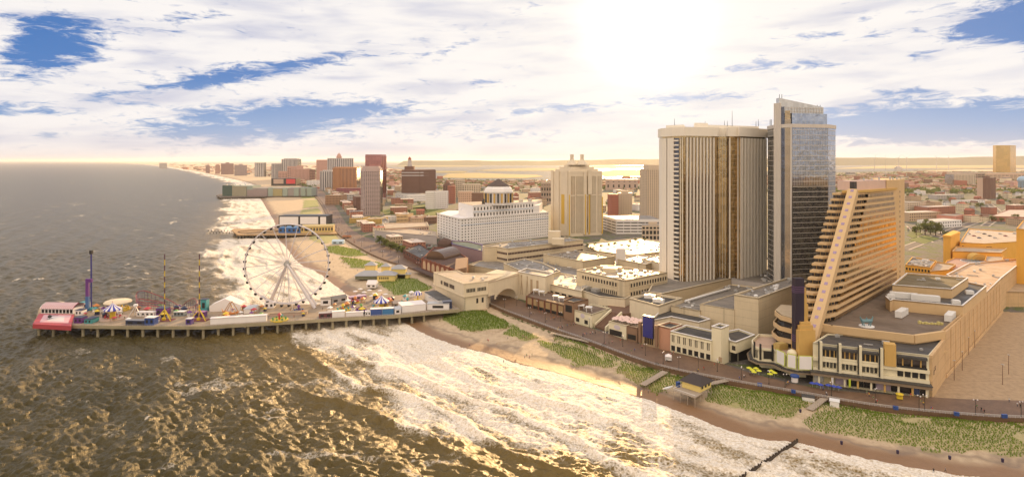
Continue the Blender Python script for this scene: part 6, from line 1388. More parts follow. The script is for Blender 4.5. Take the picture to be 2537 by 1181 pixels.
B(996, 1055, .10, 4.4, 12, WHITE, TENT, 'wide white walled service yard building on the pier', win=0); B(1058, 1112, .12, 4.0, 7, WHITE, METAL, 'white service building by the shore end of the pier', win=1); B(1052, 1086, .62, 5.4, 9, WHITE, RDARK, 'plain white box with dark roof at the shore end', win=0); B(1062, 1096, .40, 4.6, 5, TENT, METAL, 'white container block in front of the dark roofed box', win=0)
B(1098, 1120, .35, 5, 6, DKB, plain('slate_blue', (.16, .18, .24)), 'navy container against the cream pier building', win=0)
B(794, 819, .88, 4.4, 6, WHITE, RGREY, 'white flat roofed house right of the big wheel', win=1); B(822, 860, .95, 3.4, 5, GREYW, RGREY, 'long grey roofed stall behind the white flat roofed house', gable=True); B(868, 908, .95, 2.4, 4, plain('lilac_stall', (.45, .25, .40)), plain('lilac_roof2', (.5, .38, .5)), 'lilac stall with pale roof on the back edge', win=3)
B(975, 995, .38, 3, 5, wallm('taupe', (.3, .24, .2)), wallm('taupe2', (.36, .3, .26)), 'taupe hut in front of the carousel', gable=True)
rg = random.Random(12); RM = [REDP, YELP, GRP, TEALP, PUR, ORP, BLU]
for i, (xx, t_, r_, lb) in enumerate(((692, .10, 5.6, 'flat round yellow ride near the front edge below the wheel'), (850, .45, 5.2, 'yellow and green round ride left of the carousel'), (895, .35, 3.8, 'purple edged round ride just left of the carousel'), (1010, .5, 3.4, 'small spinning ride between carousel and dome ride'), (740, .55, 3.6, 'small spinning ride under the big wheel'), (880, .8, 3.2, 'little round ride at the back edge'))):
    c = on(xx, t_); th = thing('spinning_ride', lb, 'ride', (*c, PZ)); q = MB(); q.lathe((*c, PZ), [(r_, 0), (r_, .7), (r_*.9, .75)], 20); q.build('platform', YELP if i != 2 else PUR, th); q = MB(); q.lathe((*c, PZ+.7), [(.6, 0), (.5, 2.4), (1.4, 2.8), (.3, 4.2)], 10); q.build('hub', RM[i], th); arms(c, 8, r_*.75, PZ+.9, PZ+2.6, RM[(i+2) % 7], th, 'seat', .9)
# crowded small stalls, one of each colour then copies
STALLM = [('red', REDP), ('yellow', YELP), ('teal', TEALP), ('purple', PUR), ('white', WMET), ('navy', DKB), ('orange', ORP), ('green', GRP)]; ST0 = {}
rg = random.Random(77); busy = []
for k_ in range(88):
    x_, t_ = rg.uniform(196, 1045), rg.uniform(.16, .92); c = on(x_, t_)
    if any(math.dist(c, b2) < 4.2 for b2 in busy) or 660 < x_ < 800 and t_ > .45: continue
    busy.append(c); nm, m_ = rg.choice(STALLM); sc_ = rg.uniform(.7, 1.4)
    if nm in ST0: dup(ST0[nm], (*c, PZ), rg.random()*1.5, scale=(sc_, sc_, sc_)); continue
    th = thing('game_stall', f'small {nm} topped game stall among the rides of the pier', 'stall', (0, 0, 0), f'{nm} topped game stalls on the pier'); ST0[nm] = th
    q = MB(); q.cbox((0, 0, 0), 2.6, 2.0, .9); [q.cbox((sx*1.15, sy*.85, .9), .12, .12, 1.4) for sx in (-1, 1) for sy in (-1, 1)]; q.cbox((0, .75, .9), 2.3, .1, 1.3); q.build('counter', rg.choice((WHITE, TAN, DKB)), th)
    q = MB(); q.lathe((0, 0, 2.3), [(2.0, 0), (1.95, .15), (.15, 1.1)], 4, .785); q.build('roof', m_, th); th.location = (*c, PZ)
# ---- big wheel
WY = 425.0; wc = Vector((*PD(712, WY), ZY(653, WY))); WR = 98/F*WY
wl_ = thing('observation_wheel', 'giant white observation wheel with gondolas on the pier', 'ferris wheel', (wc.x, wc.y, PZ))
ux = Vector((math.cos(R(13)), math.sin(R(13)), 0)); uy = Vector((-ux.y, ux.x, 0))
def wp(a_, r_, d_=0): return wc+ux*(r_*math.cos(a_))+Vector((0, 0, r_*math.sin(a_)))+uy*d_
WST = plain('wheel_white', (.64, .61, .64), .35)
for d_ in (-1.3, 1.3):
    q = MB(); NR = 72
    for k_ in range(NR): q.tube(wp(2*math.pi*k_/NR, WR, d_), wp(2*math.pi*(k_+1)/NR, WR, d_), .40, 5, cap=False)
    q.build('rim', WST, wl_)
q = MB()
for k_ in range(NR):
    a_ = 2*math.pi*k_/NR; q.tube(wp(a_, WR, -1.3), wp(a_, WR, 1.3), .09, 4, cap=False); q.tube(wp(a_, WR, -1.3), wp(a_+2*math.pi/NR, WR, 1.3), .06, 4, cap=False)
q.build('rim_bracing', WST, wl_)
for k_ in range(20): a_ = 2*math.pi*k_/20+.05; q = MB(); q.tube(wp(a_, 1.4, -1.6), wp(a_, WR, -1.2), .15, 4, cap=False); q.tube(wp(a_, 1.4, 1.6), wp(a_, WR, 1.2), .15, 4, cap=False); q.build('spoke', WST, wl_)
q = MB(); q.tube(wc-uy*2.6, wc+uy*2.6, 1.5, 14); [q.tube(wc+uy*s_, wc+uy*(s_+.3), 2.3, 14) for s_ in (-2.0, 1.7)]; q.build('hub', METAL, wl_)
for d_, foot in ((-3.6, (668, 750)), (-3.6, (780, 763))):
    fx = P(foot[0], foot[1], PZ)
    q = MB(); q.tube(wc-uy*2.4, (fx[0], fx[1], PZ), .8, 8, 1.2); q.build('support_leg', WST, wl_)
    q = MB(); q.tube(wc+uy*2.4, (fx[0]+uy.x*9, fx[1]+uy.y*9, PZ), .62, 8, 1.0); q.build('support_leg', WST, wl_)
    q = MB(); q.tube(wc-uy*2.6, (fx[0]*.35+wc.x*.65, fx[1]-5, PZ), .18, 5); q.build('stay', WST, wl_)
for d_ in (.25, .5):
    q = MB(); [q.tube(wp(2*math.pi*k_/48, WR*d_, 0), wp(2*math.pi*(k_+1)/48, WR*d_, 0), .05, 4, cap=False) for k_ in range(48)]; q.build('ring', WST, wl_)
gm = None; GDK = plain('gondola_glass', (.03, .035, .04), .1, .3)
for k_ in range(36):
    c = wp(2*math.pi*k_/36+.04, WR+.3)-wc+wc
    if gm is None:
        m1 = MB(); m1.cbox((0, 0, -1.9), 1.7, 1.7, 1.3); m1.lathe((0, 0, -2.25), [(.5, 0), (.95, .35)], 8); ob = m1.build('g', GDK); gm = ob.data; bpy.data.objects.remove(ob)
        m2 = MB(); m2.cbox((0, 0, -.6), 1.8, 1.8, .2); m2.tube((0, -.9, 0), (0, .9, 0), .1, 5); [m2.tube((s_, r_, -2), (s_*.6, r_*.6, -.5), .07, 4) for s_ in (-.88, .88) for r_ in (-.88, .88)]; ob = m2.build('g', WST); gf = ob.data; bpy.data.objects.remove(ob)
    o_ = bpy.data.objects.new('gondola', gm); COL.objects.link(o_); o_.parent = wl_; o_.location = (c.x-wc.x, c.y-wc.y, c.z-PZ); f_ = bpy.data.objects.new('gondola_frame', gf); COL.objects.link(f_); f_.parent = o_
# ---- second pier, further away
ZP = 6.0
cp = thing('short_pier', 'shorter dark pier with a tan go kart deck and yellow hall', 'pier', (*P(680, 578, ZP), 0))
dk = pts([(574, 570), (588, 581), (745, 580), (836, 578), (826, 566), (744, 566), (640, 567), (580, 566)], ZP)
q = MB(); q.prism(dk, 4.4, ZP, True); q.build('deck', wallm('kart_deck', (.42, .28, .15), var=.3), cp)
for k_ in range(20):
    x = 582+k_*8; yy = 573 if k_ == 0 else 580; c = P(x, yy, ZP); q = MB(); q.tube((*c, -6), (*c, 4.5), .9, 6); q.build('pile', DARK, cp)
q = MB(); zz = [(590, 574), (620, 571), (660, 570), (690, 572), (680, 576), (640, 575), (615, 577), (595, 577), (590, 574)]
for a, b_ in zip(zz[:-1], zz[1:]):
    p0_, p1_ = P(*a, ZP), P(*b_, ZP); q.tube((*p0_, ZP+.35), (*p1_, ZP+.35), .5, 4)
q.build('kart_barrier', wallm('kart_barrier', (.16, .10, .06)), cp)
B(0, 0, 0, 7.5, 22, plain('cobalt', (.02, .12, .38)), plain('cobalt2', (.05, .2, .45)), 'bright blue pavilion on the shorter dark pier', 'building', 'blue_pavilion', loc=(P(690, 577, ZP), P(744, 577, ZP)), z=ZP, win=5)
B(0, 0, 0, 9, 26, wallm('mustard_wall', (.55, .42, .18)), wallm('mustard_roof', (.4, .33, .16)), 'yellow hall with dark window strip on the shorter pier', 'building', 'yellow_hall', loc=(P(745, 577, ZP), P(826, 575, ZP)), z=ZP, win=11)
bbd = thing('billboard_hall', 'black hall carrying three large blank white billboards', 'billboard', (*P(750, 562, 3), 3)); a, b_ = PD(690.5, 985), PD(810, 985)
q = MB(); q.prism([a, b_, (b_[0], b_[1]+30), (a[0], a[1]+30)], 3, ZY(534.5, 985)); q.build('frame', DARK, bbd)
for xa, xb in ((693, 739), (744, 788.5), (793.5, 808)):
    q = MB(); L = math.dist(a, b_); u0_ = L*(xa-690.5)/119.5; u1_ = L*(xb-690.5)/119.5; q.fbox(a, b_, u0_, u1_, ZY(555, 985), ZY(537, 985), .1, .6); q.build('billboard_panel', WHITE, bbd)
q = MB(); q.prism([PD(808, 990), PD(826, 985), PD(828, 1010), PD(808, 1015)], 3, ZY(556, 990)); q.build('green_annex', plain('dark_teal', (.04, .16, .13)), bbd)
for k_ in range(15):
    x = 516.5+k_*4.0; c = P(x, 579 if k_ % 2 else 575, 0); q = MB(); q.tube((*c, -4), (*c, 3.4+(k_ % 3)*.6), .45, 6); q.cbox((c[0], c[1], 2.6), 3 if k_ % 3 else .9, .7, .5)
    if k_ == 0: p_ = solo(q, 'ruined_pile', DARK, 'dark stump of a ruined jetty beyond the shorter pier', 'pile', 'ruined jetty stumps')
    else: dup(p_, (c[0], c[1], p_.location[2]-random.uniform(0, .6)))
# ---- third pier with mall
ZQ = 6.0; mp_ = thing('mall_pier', 'far pier carrying a long pale green and grey shopping building', 'pier', (*P(650, 487, ZQ), 0)); MINT = wallm('mint_wall', (.27, .33, .30), var=.05); q = MB()
q.prism(pts([(536, 484), (545, 488.5), (700, 485.5), (772, 481.5), (772, 478), (660, 480), (545, 481)], ZQ), 3, ZQ, True); q.build('deck', wallm('dark_deck', (.12, .10, .09)), mp_)
for k_ in range(36): c = P(546+k_*6, 488.3-k_*.13, ZQ); q = MB(); q.tube((*c, -4), (*c, 3.1), 1.4, 5); q.build('pile', DARK, mp_)
YP = P(600, 485.5, ZQ)[1]
def mblk(x0, x1, yt, mat, nm='wall', Y_=None, dd=60): q = MB(); Y_ = Y_ or YP; q.prism([PD(x0, Y_), PD(x1, Y_), (PD(x1, Y_)[0], Y_+dd), (PD(x0, Y_)[0], Y_+dd)], ZQ, ZY(yt, Y_)); return q.build(nm, mat, mp_)
mblk(551, 626, 460.5, MINT); mblk(626, 770, 466, wallm('dusky_grey', (.28, .26, .26))); mblk(551, 575, 459.5, plain('deep_green', (.04, .09, .08)), 'corner_wall', YP-2, 20); mblk(575, 610, 461, wallm('olive_panel', (.30, .28, .21)), 'panel', YP-2, 8)
mblk(672, 699, 468, wallm('yellow_panel2', (.34, .30, .16)), 'sign_panel', YP-2, 6); [mblk(x_, x_+12, 465, MINT, 'pavilion', YP-3, 40) for x_ in (664, 700, 728, 745, 760)]; mblk(612, 662, 470, wallm('photo_panel', (.30, .24, .24)), 'panel', YP-2, 6)
roof_units(mp_, [PD(555, YP+5), PD(620, YP+5), PD(615, YP+50), PD(553, YP+50)], ZY(460.5, YP), 8, 3, 4.0)
for x0_, x1_, yt_, yb_, mt, lb in ((672, 704, 443, 456, wallm('tan_board', (.45, .33, .28)), 'dark hall with a large tan billboard beyond the far pier'), (704, 733, 443, 456, plain('sign_red', (.60, .03, .05)), 'dark hall with a bright red billboard beyond the far pier')):
    Y_ = DY(460); th = thing('billboard', lb, 'billboard', (*PD((x0_+x1_)/2, Y_), 3)); q = MB(); a, b_ = PD(x0_, Y_), PD(x1_, Y_); q.prism([a, b_, (b_[0], b_[1]+60), (a[0], a[1]+60)], 3, ZY(yt_-1, Y_)); q.build('frame', DARK, th)
    q = MB(); L = math.dist(a, b_); q.fbox(a, b_, L*.18, L*.95, ZY(yb_-1, Y_), ZY(yt_+.5, Y_), .1, 1); q.build('board', mt, th)
# ---- beach bar by the dunes
bb_ = thing('beach_bar', 'yellow beach bar with several grey hipped roofs beside the dunes', 'building', (*P(945, 690, 3), 3))
SLT = wallm('slate_shingle', (.34, .35, .38)); YLW = wallm('pale_yellow_boards', (.72, .58, .22))
def hip(x0, x1, yb, h, dep, rh, wall=YLW, ov=1.0):
    a, b_ = P(x0, yb, 3), P(x1, yb, 3); n = outn(a, b_); p = [a, b_, (b_[0]-n[0]*dep, b_[1]-n[1]*dep), (a[0]-n[0]*dep, a[1]-n[1]*dep)]; q = MB(); q.prism(p, 3, 3+h); w_ = q.build('wall', wall, bb_); o = inset(p, -ov); L = math.dist(a, b_); s_ = min(.45, dep*.5/L)
    r0_ = lerp(lerp(o[0], o[3], .5), lerp(o[1], o[2], .5), s_); r1_ = lerp(lerp(o[0], o[3], .5), lerp(o[1], o[2], .5), 1-s_); q = MB(); q.add([(*v, 3+h-.2) for v in o]+[(*r0_, 3+h+rh), (*r1_, 3+h+rh)], [(0, 1, 5, 4), (1, 2, 5), (2, 3, 4, 5), (3, 0, 4), (3, 2, 1, 0)]); q.build('roof', SLT, bb_); return a, b_
hip(880, 945, 692, 3.4, 14, 3.6, wallm('dull_green_boards', (.16, .17, .12))); a, b_ = hip(934, 978, 697, 5.6, 12, 3.2); [MB().fbox(a, b_, 2+j*1.8, 3+j*1.8, 5, 7, 0, .08).build('window', DARK, bb_) for j in range(5)]; hip(970, 1004, 690, 9.0, 9, 3.0); hip(904, 930, 672, 6, 9, 3); hip(985, 1014, 690, 4, 7, 1.5); hip(945, 965, 675, 6, 8, 2.5)
B(0, 0, 0, 3.2, 7, plain('pale_sky', (.45, .6, .7)), plain('pale_sky2', (.5, .62, .72)), 'pale blue lifeguard hut among the far dunes', 'building', 'lifeguard_hut', loc=(P(822, 604, 3), P(851, 604, 3)), z=3, gable=True); B(0, 0, 0, 3, 6, BRB, wallm('rust_roof', (.30, .12, .06)), 'rust roofed shelter beside the far pale blue hut', 'building', 'shelter', loc=(P(848, 592, 3), P(868, 592, 3)), z=3, gable=True)
B(0, 0, 0, 3, 9, TENT, TENT, 'white canopied beach bar tent behind the carousel', 'tent', 'bar_tent', loc=(P(908, 713, 3), P(931, 713, 3)), z=3, gable=True)
# ---- lifeguard pavilion on stilts
lg = thing('stilt_pavilion', 'yellow lifeguard pavilion with dark hipped roof on stilts in the dunes', 'building', (*P(1725, 975, 3), 1)); ZL = 5.0
a, b_ = P(1690, 958, ZL), P(1735, 972, ZL); c_, d_ = P(1762, 958, ZL), P(1717, 946, ZL); q = MB(); q.prism([a, b_, c_, d_], ZL, ZL+3.2); q.build('wall', wallm('pale_yellow_boards', (.72, .58, .22)), lg)
o = inset([a, b_, c_, d_], -1.2); r0_ = lerp(lerp(o[0], o[3], .5), lerp(o[1], o[2], .5), .3); r1_ = lerp(lerp(o[0], o[3], .5), lerp(o[1], o[2], .5), .7)
q = MB(); q.add([(*v, ZL+3.1) for v in o]+[(*r0_, ZL+6.2), (*r1_, ZL+6.2)], [(0, 1, 5, 4), (1, 2, 5), (2, 3, 4, 5), (3, 0, 4), (3, 2, 1, 0)]); q.build('roof', wallm('dark_shingle', (.06, .05, .05)), lg)
q = MB(); dkp = [P(1668, 966, ZL), P(1722, 984, ZL), P(1742, 972, ZL), P(1688, 957, ZL)]; q.prism(dkp, ZL-.3, ZL, True); q.build('deck', wallm('grey_boards', (.36, .30, .24)), lg)
q = MB(); [q.tube((*lerp(p0_, p1_, t_), 0.5), (*lerp(p0_, p1_, t_), ZL), .13, 5) for p0_, p1_ in ((dkp[0], dkp[1]), (a, d_), (b_, c_), (dkp[3], dkp[2])) for t_ in (0, .33, .66, 1)]; q.build('stilts', wallm('grey_boards', (.36, .30, .24)), lg)
q = MB(); [q.fbox(p0_, p1_, 0, math.dist(p0_, p1_), ZL+.9, ZL+1.0, 0, .08) for p0_, p1_ in ((dkp[0], dkp[1]), (dkp[3], dkp[0]))]; q.build('railing', WMET, lg)
q = MB(); [q.fbox(b_, c_, u, u+1.6, ZL+1.2, ZL+2.4, 0, .06) for u in (1, 4, 7)]; q.build('windows', DARK, lg)
def sand_fence(px_, label):
    p_ = [P(x, y, 2.4) for x, y in px_]; q = MB()
    for a, b_ in zip(p_[:-1], p_[1:]):
        L = math.dist(a, b_); n_ = max(1, int(L/.9))
        for k_ in range(n_): c = lerp(a, b_, k_/n_); q.tube((*c, 1.8), (c[0]+.05*(k_ % 3), c[1], 3.5+.1*(k_ % 2)), .05, 4)
        [q.tube((*a, z_), (*b_, z_), .03, 4) for z_ in (2.7, 3.2)]
    solo(q, 'sand_fence', wallm('fence_slats', (.36, .26, .16)), label, 'fence')
sand_fence([(1172, 822), (1235, 822), (1262, 812)], 'thin wooden sand fence below the round green dune'); sand_fence([(1230, 852), (1290, 842), (1335, 838), (1400, 850)], 'thin wooden sand fence across the bare dune left of centre'); sand_fence([(1425, 912), (1470, 908), (1525, 915), (1590, 948)], 'thin wooden sand fence curving towards the long beach ramp'); sand_fence([(1982, 1012), (1950, 1020), (1905, 1026)], 'short sand fence beside the right beach ramp')
def walkway(p0_, p1_, w_, name, label, z0_=4.3, z1_=4.3, rail=True, mat=None):
    a, b_ = Vector((*p0_, z0_)), Vector((*p1_, z1_)); d = (b_-a); s_ = Vector((d.y, -d.x, 0)).normalized()*w_/2; th = thing(name, label, 'walkway', tuple(a)); q = MB(); v = [a-s_, a+s_, b_+s_, b_-s_]; q.add([tuple(x) for x in v]+[tuple(x-Vector((0, 0, .25))) for x in v], [(0, 1, 2, 3), (7, 6, 5, 4), (0, 4, 5, 1), (1, 5, 6, 2), (2, 6, 7, 3), (3, 7, 4, 0)]); q.build('deck', mat or wallm('grey_boards', (.36, .30, .24)), th)
    q = MB(); n_ = int(d.length/2.2)+1
    for k_ in range(n_+1):
        p = a+d*(k_/n_)
        for sg in (-1, 1): q.tube(tuple(p+s_*sg-Vector((0, 0, 2.5))), tuple(p+s_*sg+Vector((0, 0, 1.05 if rail else 0))), .07, 4)
    if rail: [q.tube(tuple(a+s_*sg+Vector((0, 0, 1.0))), tuple(b_+s_*sg+Vector((0, 0, 1.0))), .05, 4) for sg in (-1, 1)]
    q.build('railing', wallm('grey_boards', (.36, .30, .24)), th); return th
walkway(P(1755, 950, 4.5), P(1800, 941, 4.5), 3, 'walkway', 'raised walkway joining the stilt pavilion to the boardwalk', 4.6, 4.6); walkway(P(1648, 919, 4.5), P(1592, 950, 2.8), 3.4, 'beach_ramp', 'long wooden ramp to the beach left of the stilt pavilion', 4.5, 2.4); walkway(P(2044, 984, 4.5), P(2006, 1013, 2.6), 3.0, 'beach_ramp', 'short wooden ramp with gateway arch down to the right dunes', 4.5, 2.6); walkway(P(1460, 845, 4.5), P(1365, 822, 4.5), 2.4, 'walkway', 'zigzag timber platform beside the boardwalk rail', 4.3, 4.3)
q = MB(); c = P(1655, 963, 2.2)
for k_ in range(9): u = (k_-4)/4; q.cbox((c[0]+u*2.6, c[1]+u*1.6, 2.5+.18*u*u), .75, .15+1.25*(1-u*u), .55, .55)
solo(q, 'rowing_boat', WMET, 'white lifeguard rowing boat upturned on the sand', 'boat'); q = MB(); c = P(1680, 957, 2.4); q.cbox((*c, 2.3), 1.6, 1.4, 2.2, .3).cbox((*c, 4.5), 1.8, 1.6, .2, .3); solo(q, 'portable_toilet', BLU, 'blue and white portable toilet beside the rowing boat', 'portable toilet')
B(0, 0, 0, 2.4, 3, WHITE, RDARK, 'white storage shed with panel front below the boardwalk rail', 'shed', 'storage_shed', loc=(P(1988, 993, 3), P(2018, 997, 3)), z=2.6, win=0); B(0, 0, 0, 2.8, 3.4, WHITE, WMET, 'white site container in the dunes by the ramp', 'container', 'site_container', loc=(P(2056, 1008, 2.6), P(2079, 1012, 2.6)), z=2.5, win=0)
# groyne of timber piles
gy = thing('timber_groyne', 'dark timber groyne running into the surf', 'groyne', (*P(1972, 1090, .5), 0)); g0_, g1_ = P(1975, 1088, 1), P(1820, 1190, 1); q = MB(); q.fbox(g0_, g1_, 0, math.dist(g0_, g1_), -2, .9, -.25, .25); q.build('planks', wallm('wet_timber', (.05, .035, .025), .5), gy); q = MB()
for k_ in range(60): p = lerp(g0_, g1_, k_/59); q.tube((p[0]+.3, p[1]+.3, -2), (p[0]+.3, p[1]+.3, 1.2+.4*math.sin(k_*2.3)), .26, 6)
q.build('piles', wallm('wet_timber', (.05, .035, .025), .5), gy, kind='stuff')
# ================================================================== street furniture, people, cars
def along(line, s):
    for a, b_ in zip(line[:-1], line[1:]):
        L = math.dist(a, b_)
        if s <= L: return lerp(a, b_, s/L), ((b_[0]-a[0])/L, (b_[1]-a[1])/L)
        s -= L
    return line[-1], (1, 0)
# railing on the sea side of the boardwalk, as far as single rails can be seen
rl = [p for p in BWS if p[1] < 520]; q = MB()
for a, b_ in zip(rl[:-1], rl[1:]):
    L = math.dist(a, b_)
    for z_ in (4.95, 5.3, 5.65): q.tube((*a, z_), (*b_, z_), .05 if z_ < 5.6 else .07, 4, cap=False)
s = 0
for a, b_ in zip(rl[:-1], rl[1:]):
    L = math.dist(a, b_); u = -s % 2.0
    while u < L: p = lerp(a, b_, u/L); q.tube((*p, 4.5), (*p, 5.7), .06, 4); u += 2.0
    s += L
tag(q.build('boardwalk_railing', METAL), 'grey metal railing along the sea side of the boardwalk', 'railing')
# lamp posts
lp0 = thing('street_lamp', 'black boardwalk lamp post with pale double heads', 'street lamp', (0, 0, 4.5), 'boardwalk lamp posts')
q = MB(); q.lathe((0, 0, 4.5), [(.22, 0), (.22, .5), (.11, .7), (.08, 6.2)], 8); q.tube((-.7, 0, 10.5), (.7, 0, 10.5), .05, 5); q.build('pole', BLACK, lp0)
for s_ in (-.7, .7): q = MB(); q.lathe((s_, 0, 10.35), [(.1, 0), (.26, .15), (.24, .45), (.06, .6)], 8); q.build('lamp_head', plain('lamp_glass', (.75, .70, .72), .3), lp0)
LPX = [(1945, 963), (2060, 984), (2170, 1001), (2291, 1018), (2417, 1030), (2277, 1020 - 0), (1777, 924), (1730, 918), (1599, 884), (1497, 853), (1351, 802), (1312, 788), (1682, 918), (1643, 905), (1389, 800), (1426, 790), (1460, 815), (1543, 862), (1837, 944), (1905, 955), (2530, 1035), (1250, 766), (1280, 760), (1330, 770)]
for i, (x, y) in enumerate(LPX):
    c = P(x, y-4, 4.5)
    if i == 0: lp0.location = (*c, 4.5)
    else: dup(lp0, (*c, 4.5), random.random()*3)
s_, n_ = 0, 0
for k_ in range(60):
    p, e = along(land_side[::-1], 0); break
for k_ in range(44):   # white lamps down the distant boardwalk
    j = N-1-int((k_+2)*2.6); 
    if j < 0: break
far_l = [lerp(sea_side[i], land_side[i], .12) for i in range(N) if 540 < sea_side[i][1] < 2400]
far_l = resample(far_l, 46)
for p in far_l: dup(lp0, (*p, 4.5), 0, label='far boardwalk lamp post with white heads beyond the bridge', group='far boardwalk lamps', scale=(1.6, 1.6, 1))
lt0 = thing('lot_lamp', 'tall thin lamp mast in or beside the empty sandy lot', 'street lamp', (0, 0, 3), 'tall lamp masts of the empty lot'); q = MB(); q.tube((0, 0, 3), (0, 0, 12.6), .16, 6, .1); q.build('pole', plain('rusty_pole', (.16, .08, .05), .5), lt0); q = MB(); q.cbox((0, 0, 12.5), 1.3, .4, .25); q.build('lamp_head', METAL, lt0)
for i, (x, y) in enumerate(((2364, 941), (2384, 917), (2400, 878), (2415, 860), (2499, 926), (2484, 952))):
    c = P(x, y, 3)
    if i == 0: lt0.location = (*c, 3)
    else: dup(lt0, (*c, 3), i*.4)
# people: one skinned body per pose, coloured by height
def body(pose, shirt, trous, hair=(.05, .03, .02)):
    st = pose
    v = {'pel': (0, 0, .95), 'sp': (0, .01, 1.18), 'ch': (0, .02, 1.40), 'nk': (0, .02, 1.52), 'hd': (0, .03, 1.63), 'tp': (0, .02, 1.76)}
    for s_, n_ in ((-1, 'l'), (1, 'r')):
        w = s_*st
        v['hp'+n_] = (s_*.10, 0, .90); v['kn'+n_] = (s_*.11, .20*w+.05, .50); v['an'+n_] = (s_*.11, .28*w-.06, .08); v['to'+n_] = (s_*.12, .28*w+.12, .03)
        v['sh'+n_] = (s_*.19, .01, 1.42); v['el'+n_] = (s_*.27, -.14*w, 1.14); v['wr'+n_] = (s_*.28, -.22*w+.10, .90); v['ha'+n_] = (s_*.27, -.24*w+.14, .80)
    E_ = [('pel', 'sp'), ('sp', 'ch'), ('ch', 'nk'), ('nk', 'hd'), ('hd', 'tp')]
    for n_ in 'lr': E_ += [('pel', 'hp'+n_), ('hp'+n_, 'kn'+n_), ('kn'+n_, 'an'+n_), ('an'+n_, 'to'+n_), ('ch', 'sh'+n_), ('sh'+n_, 'el'+n_), ('el'+n_, 'wr'+n_), ('wr'+n_, 'ha'+n_)]
    rad = {'pel': .15, 'sp': .13, 'ch': .16, 'nk': .06, 'hd': .11, 'tp': .07, 'hp': .10, 'kn': .065, 'an': .045, 'to': .04, 'sh': .065, 'el': .045, 'wr': .033, 'ha': .04}
    ks = list(v); me = bpy.data.meshes.new('body'); me.from_pydata([v[k_] for k_ in ks], [(ks.index(a), ks.index(b_)) for a, b_ in E_], []); o = bpy.data.objects.new('b', me); COL.objects.link(o)
    o.modifiers.new('s', 'SKIN'); o.modifiers.new('u', 'SUBSURF').levels = 1
    for i, k_ in enumerate(ks): r_ = rad.get(k_) or rad[k_[:2]]; me.skin_vertices[0].data[i].radius = (r_, r_*.8 if k_ in ('pel', 'sp', 'ch') else r_)
    me.skin_vertices[0].data[0].use_root = True
    dg = bpy.context.evaluated_depsgraph_get(); nm = bpy.data.meshes.new_from_object(o.evaluated_get(dg)); bpy.data.objects.remove(o); nm.name = 'person'
    nm.materials.clear()
    for m_ in (plain('skin', (.45, .26, .18), .6), shirt, trous, plain('hair_brown', (.03, .02, .015), .8)): nm.materials.append(m_)
    for p in nm.polygons:
        c = p.center; p.use_smooth = True
        p.material_index = 3 if c.z > 1.70 or (c.z > 1.58 and c.y < -.02) else 0 if c.z > 1.50 or (abs(c.x) > .22 and c.z < 1.18) or (c.z < .45 and trous.name == 'cloth_shorts') else 1 if c.z > .98 else 2
    return nm
TR = [plain('cloth_jeans', (.05, .06, .10), .9), plain('cloth_dark', (.025, .022, .022), .9), plain('cloth_shorts', (.30, .24, .16), .9)]
SHIRTS = [('white', (.70, .68, .66)), ('black', (.02, .02, .02)), ('red', (.45, .04, .04)), ('blue', (.05, .10, .35)), ('grey', (.22, .21, .21)), ('green', (.06, .20, .08)), ('yellow', (.60, .42, .05)), ('pink', (.60, .25, .28))]
BOD = [(nm, body(.4+.9*((i*7) % 5)/5 if i % 3 else .1, plain('cloth_'+nm, c, .9), TR[i % 3])) for i, (nm, c) in enumerate(SHIRTS)]
rg = random.Random(33)
def person(p, z, where, rz=None, k_=None, sc=1.12):
    k_ = rg.randrange(len(BOD)) if k_ is None else k_; nm, me = BOD[k_]
    o = bpy.data.objects.new('person', me); COL.objects.link(o); o.location = (*p, z); o.rotation_euler = (0, 0, rg.random()*6.28 if rz is None else rz); o.scale = (sc, sc, sc*rg.uniform(.93, 1.05))
    tag(o, f'person in a {nm} top {where}', 'person', f'people in {nm} tops {where}')
nb = [i for i in range(N) if 240 < sea_side[i][1] < 420]; fb_ = [i for i in range(N) if 480 < sea_side[i][1] < 1300]
k_ = 0
while k_ < 108:
    i = nb[int(len(nb)*rg.random()**.8)]
    if sea_side[i][0] > 60 and rg.random() < .35: continue
    person(lerp(sea_side[i], land_side[i], rg.uniform(.1, .9)), 4.5, 'walking on the near boardwalk'); k_ += 1
for x, y in ((1483, 993), (1384, 0)): pass
for k_ in range(60): i = rg.choice(fb_); person(lerp(sea_side[i], land_side[i], rg.uniform(.1, .9)), 4.5, 'in the crowd on the far boardwalk', sc=1.25)
for x, y in ((1163, 858), (1208, 846), (1210, 849), (1300, 888), (1305, 885), (1312, 889), (1318, 884), (1275, 901), (1278, 899), (1248, 900), (1258, 840), (1390, 840), (1296, 838), (1303, 841), (2313, 1168), (2342, 1166), (1588, 972), (1606, 975)): person(P(x, y, 1.6), 1.2 if y > 1100 else 1.9, 'on the near sand', sc=1.1)
for k_ in range(34):
    x = rg.uniform(735, 930); y = rg.uniform(610, 700); p = P(x, y, 2)
    if inside(np.array([p[0]]), np.array([p[1]]), LANDPOLY)[0] and dist_poly(np.array([p[0]]), np.array([p[1]]), SHORE)[0] > 12: person(p, 2.4, 'on the beach beyond the big wheel', sc=1.25)
for k_ in range(72): person(on(rg.uniform(190, 1040), rg.uniform(.2, .8)), PZ, 'standing on the amusement pier', sc=1.1)
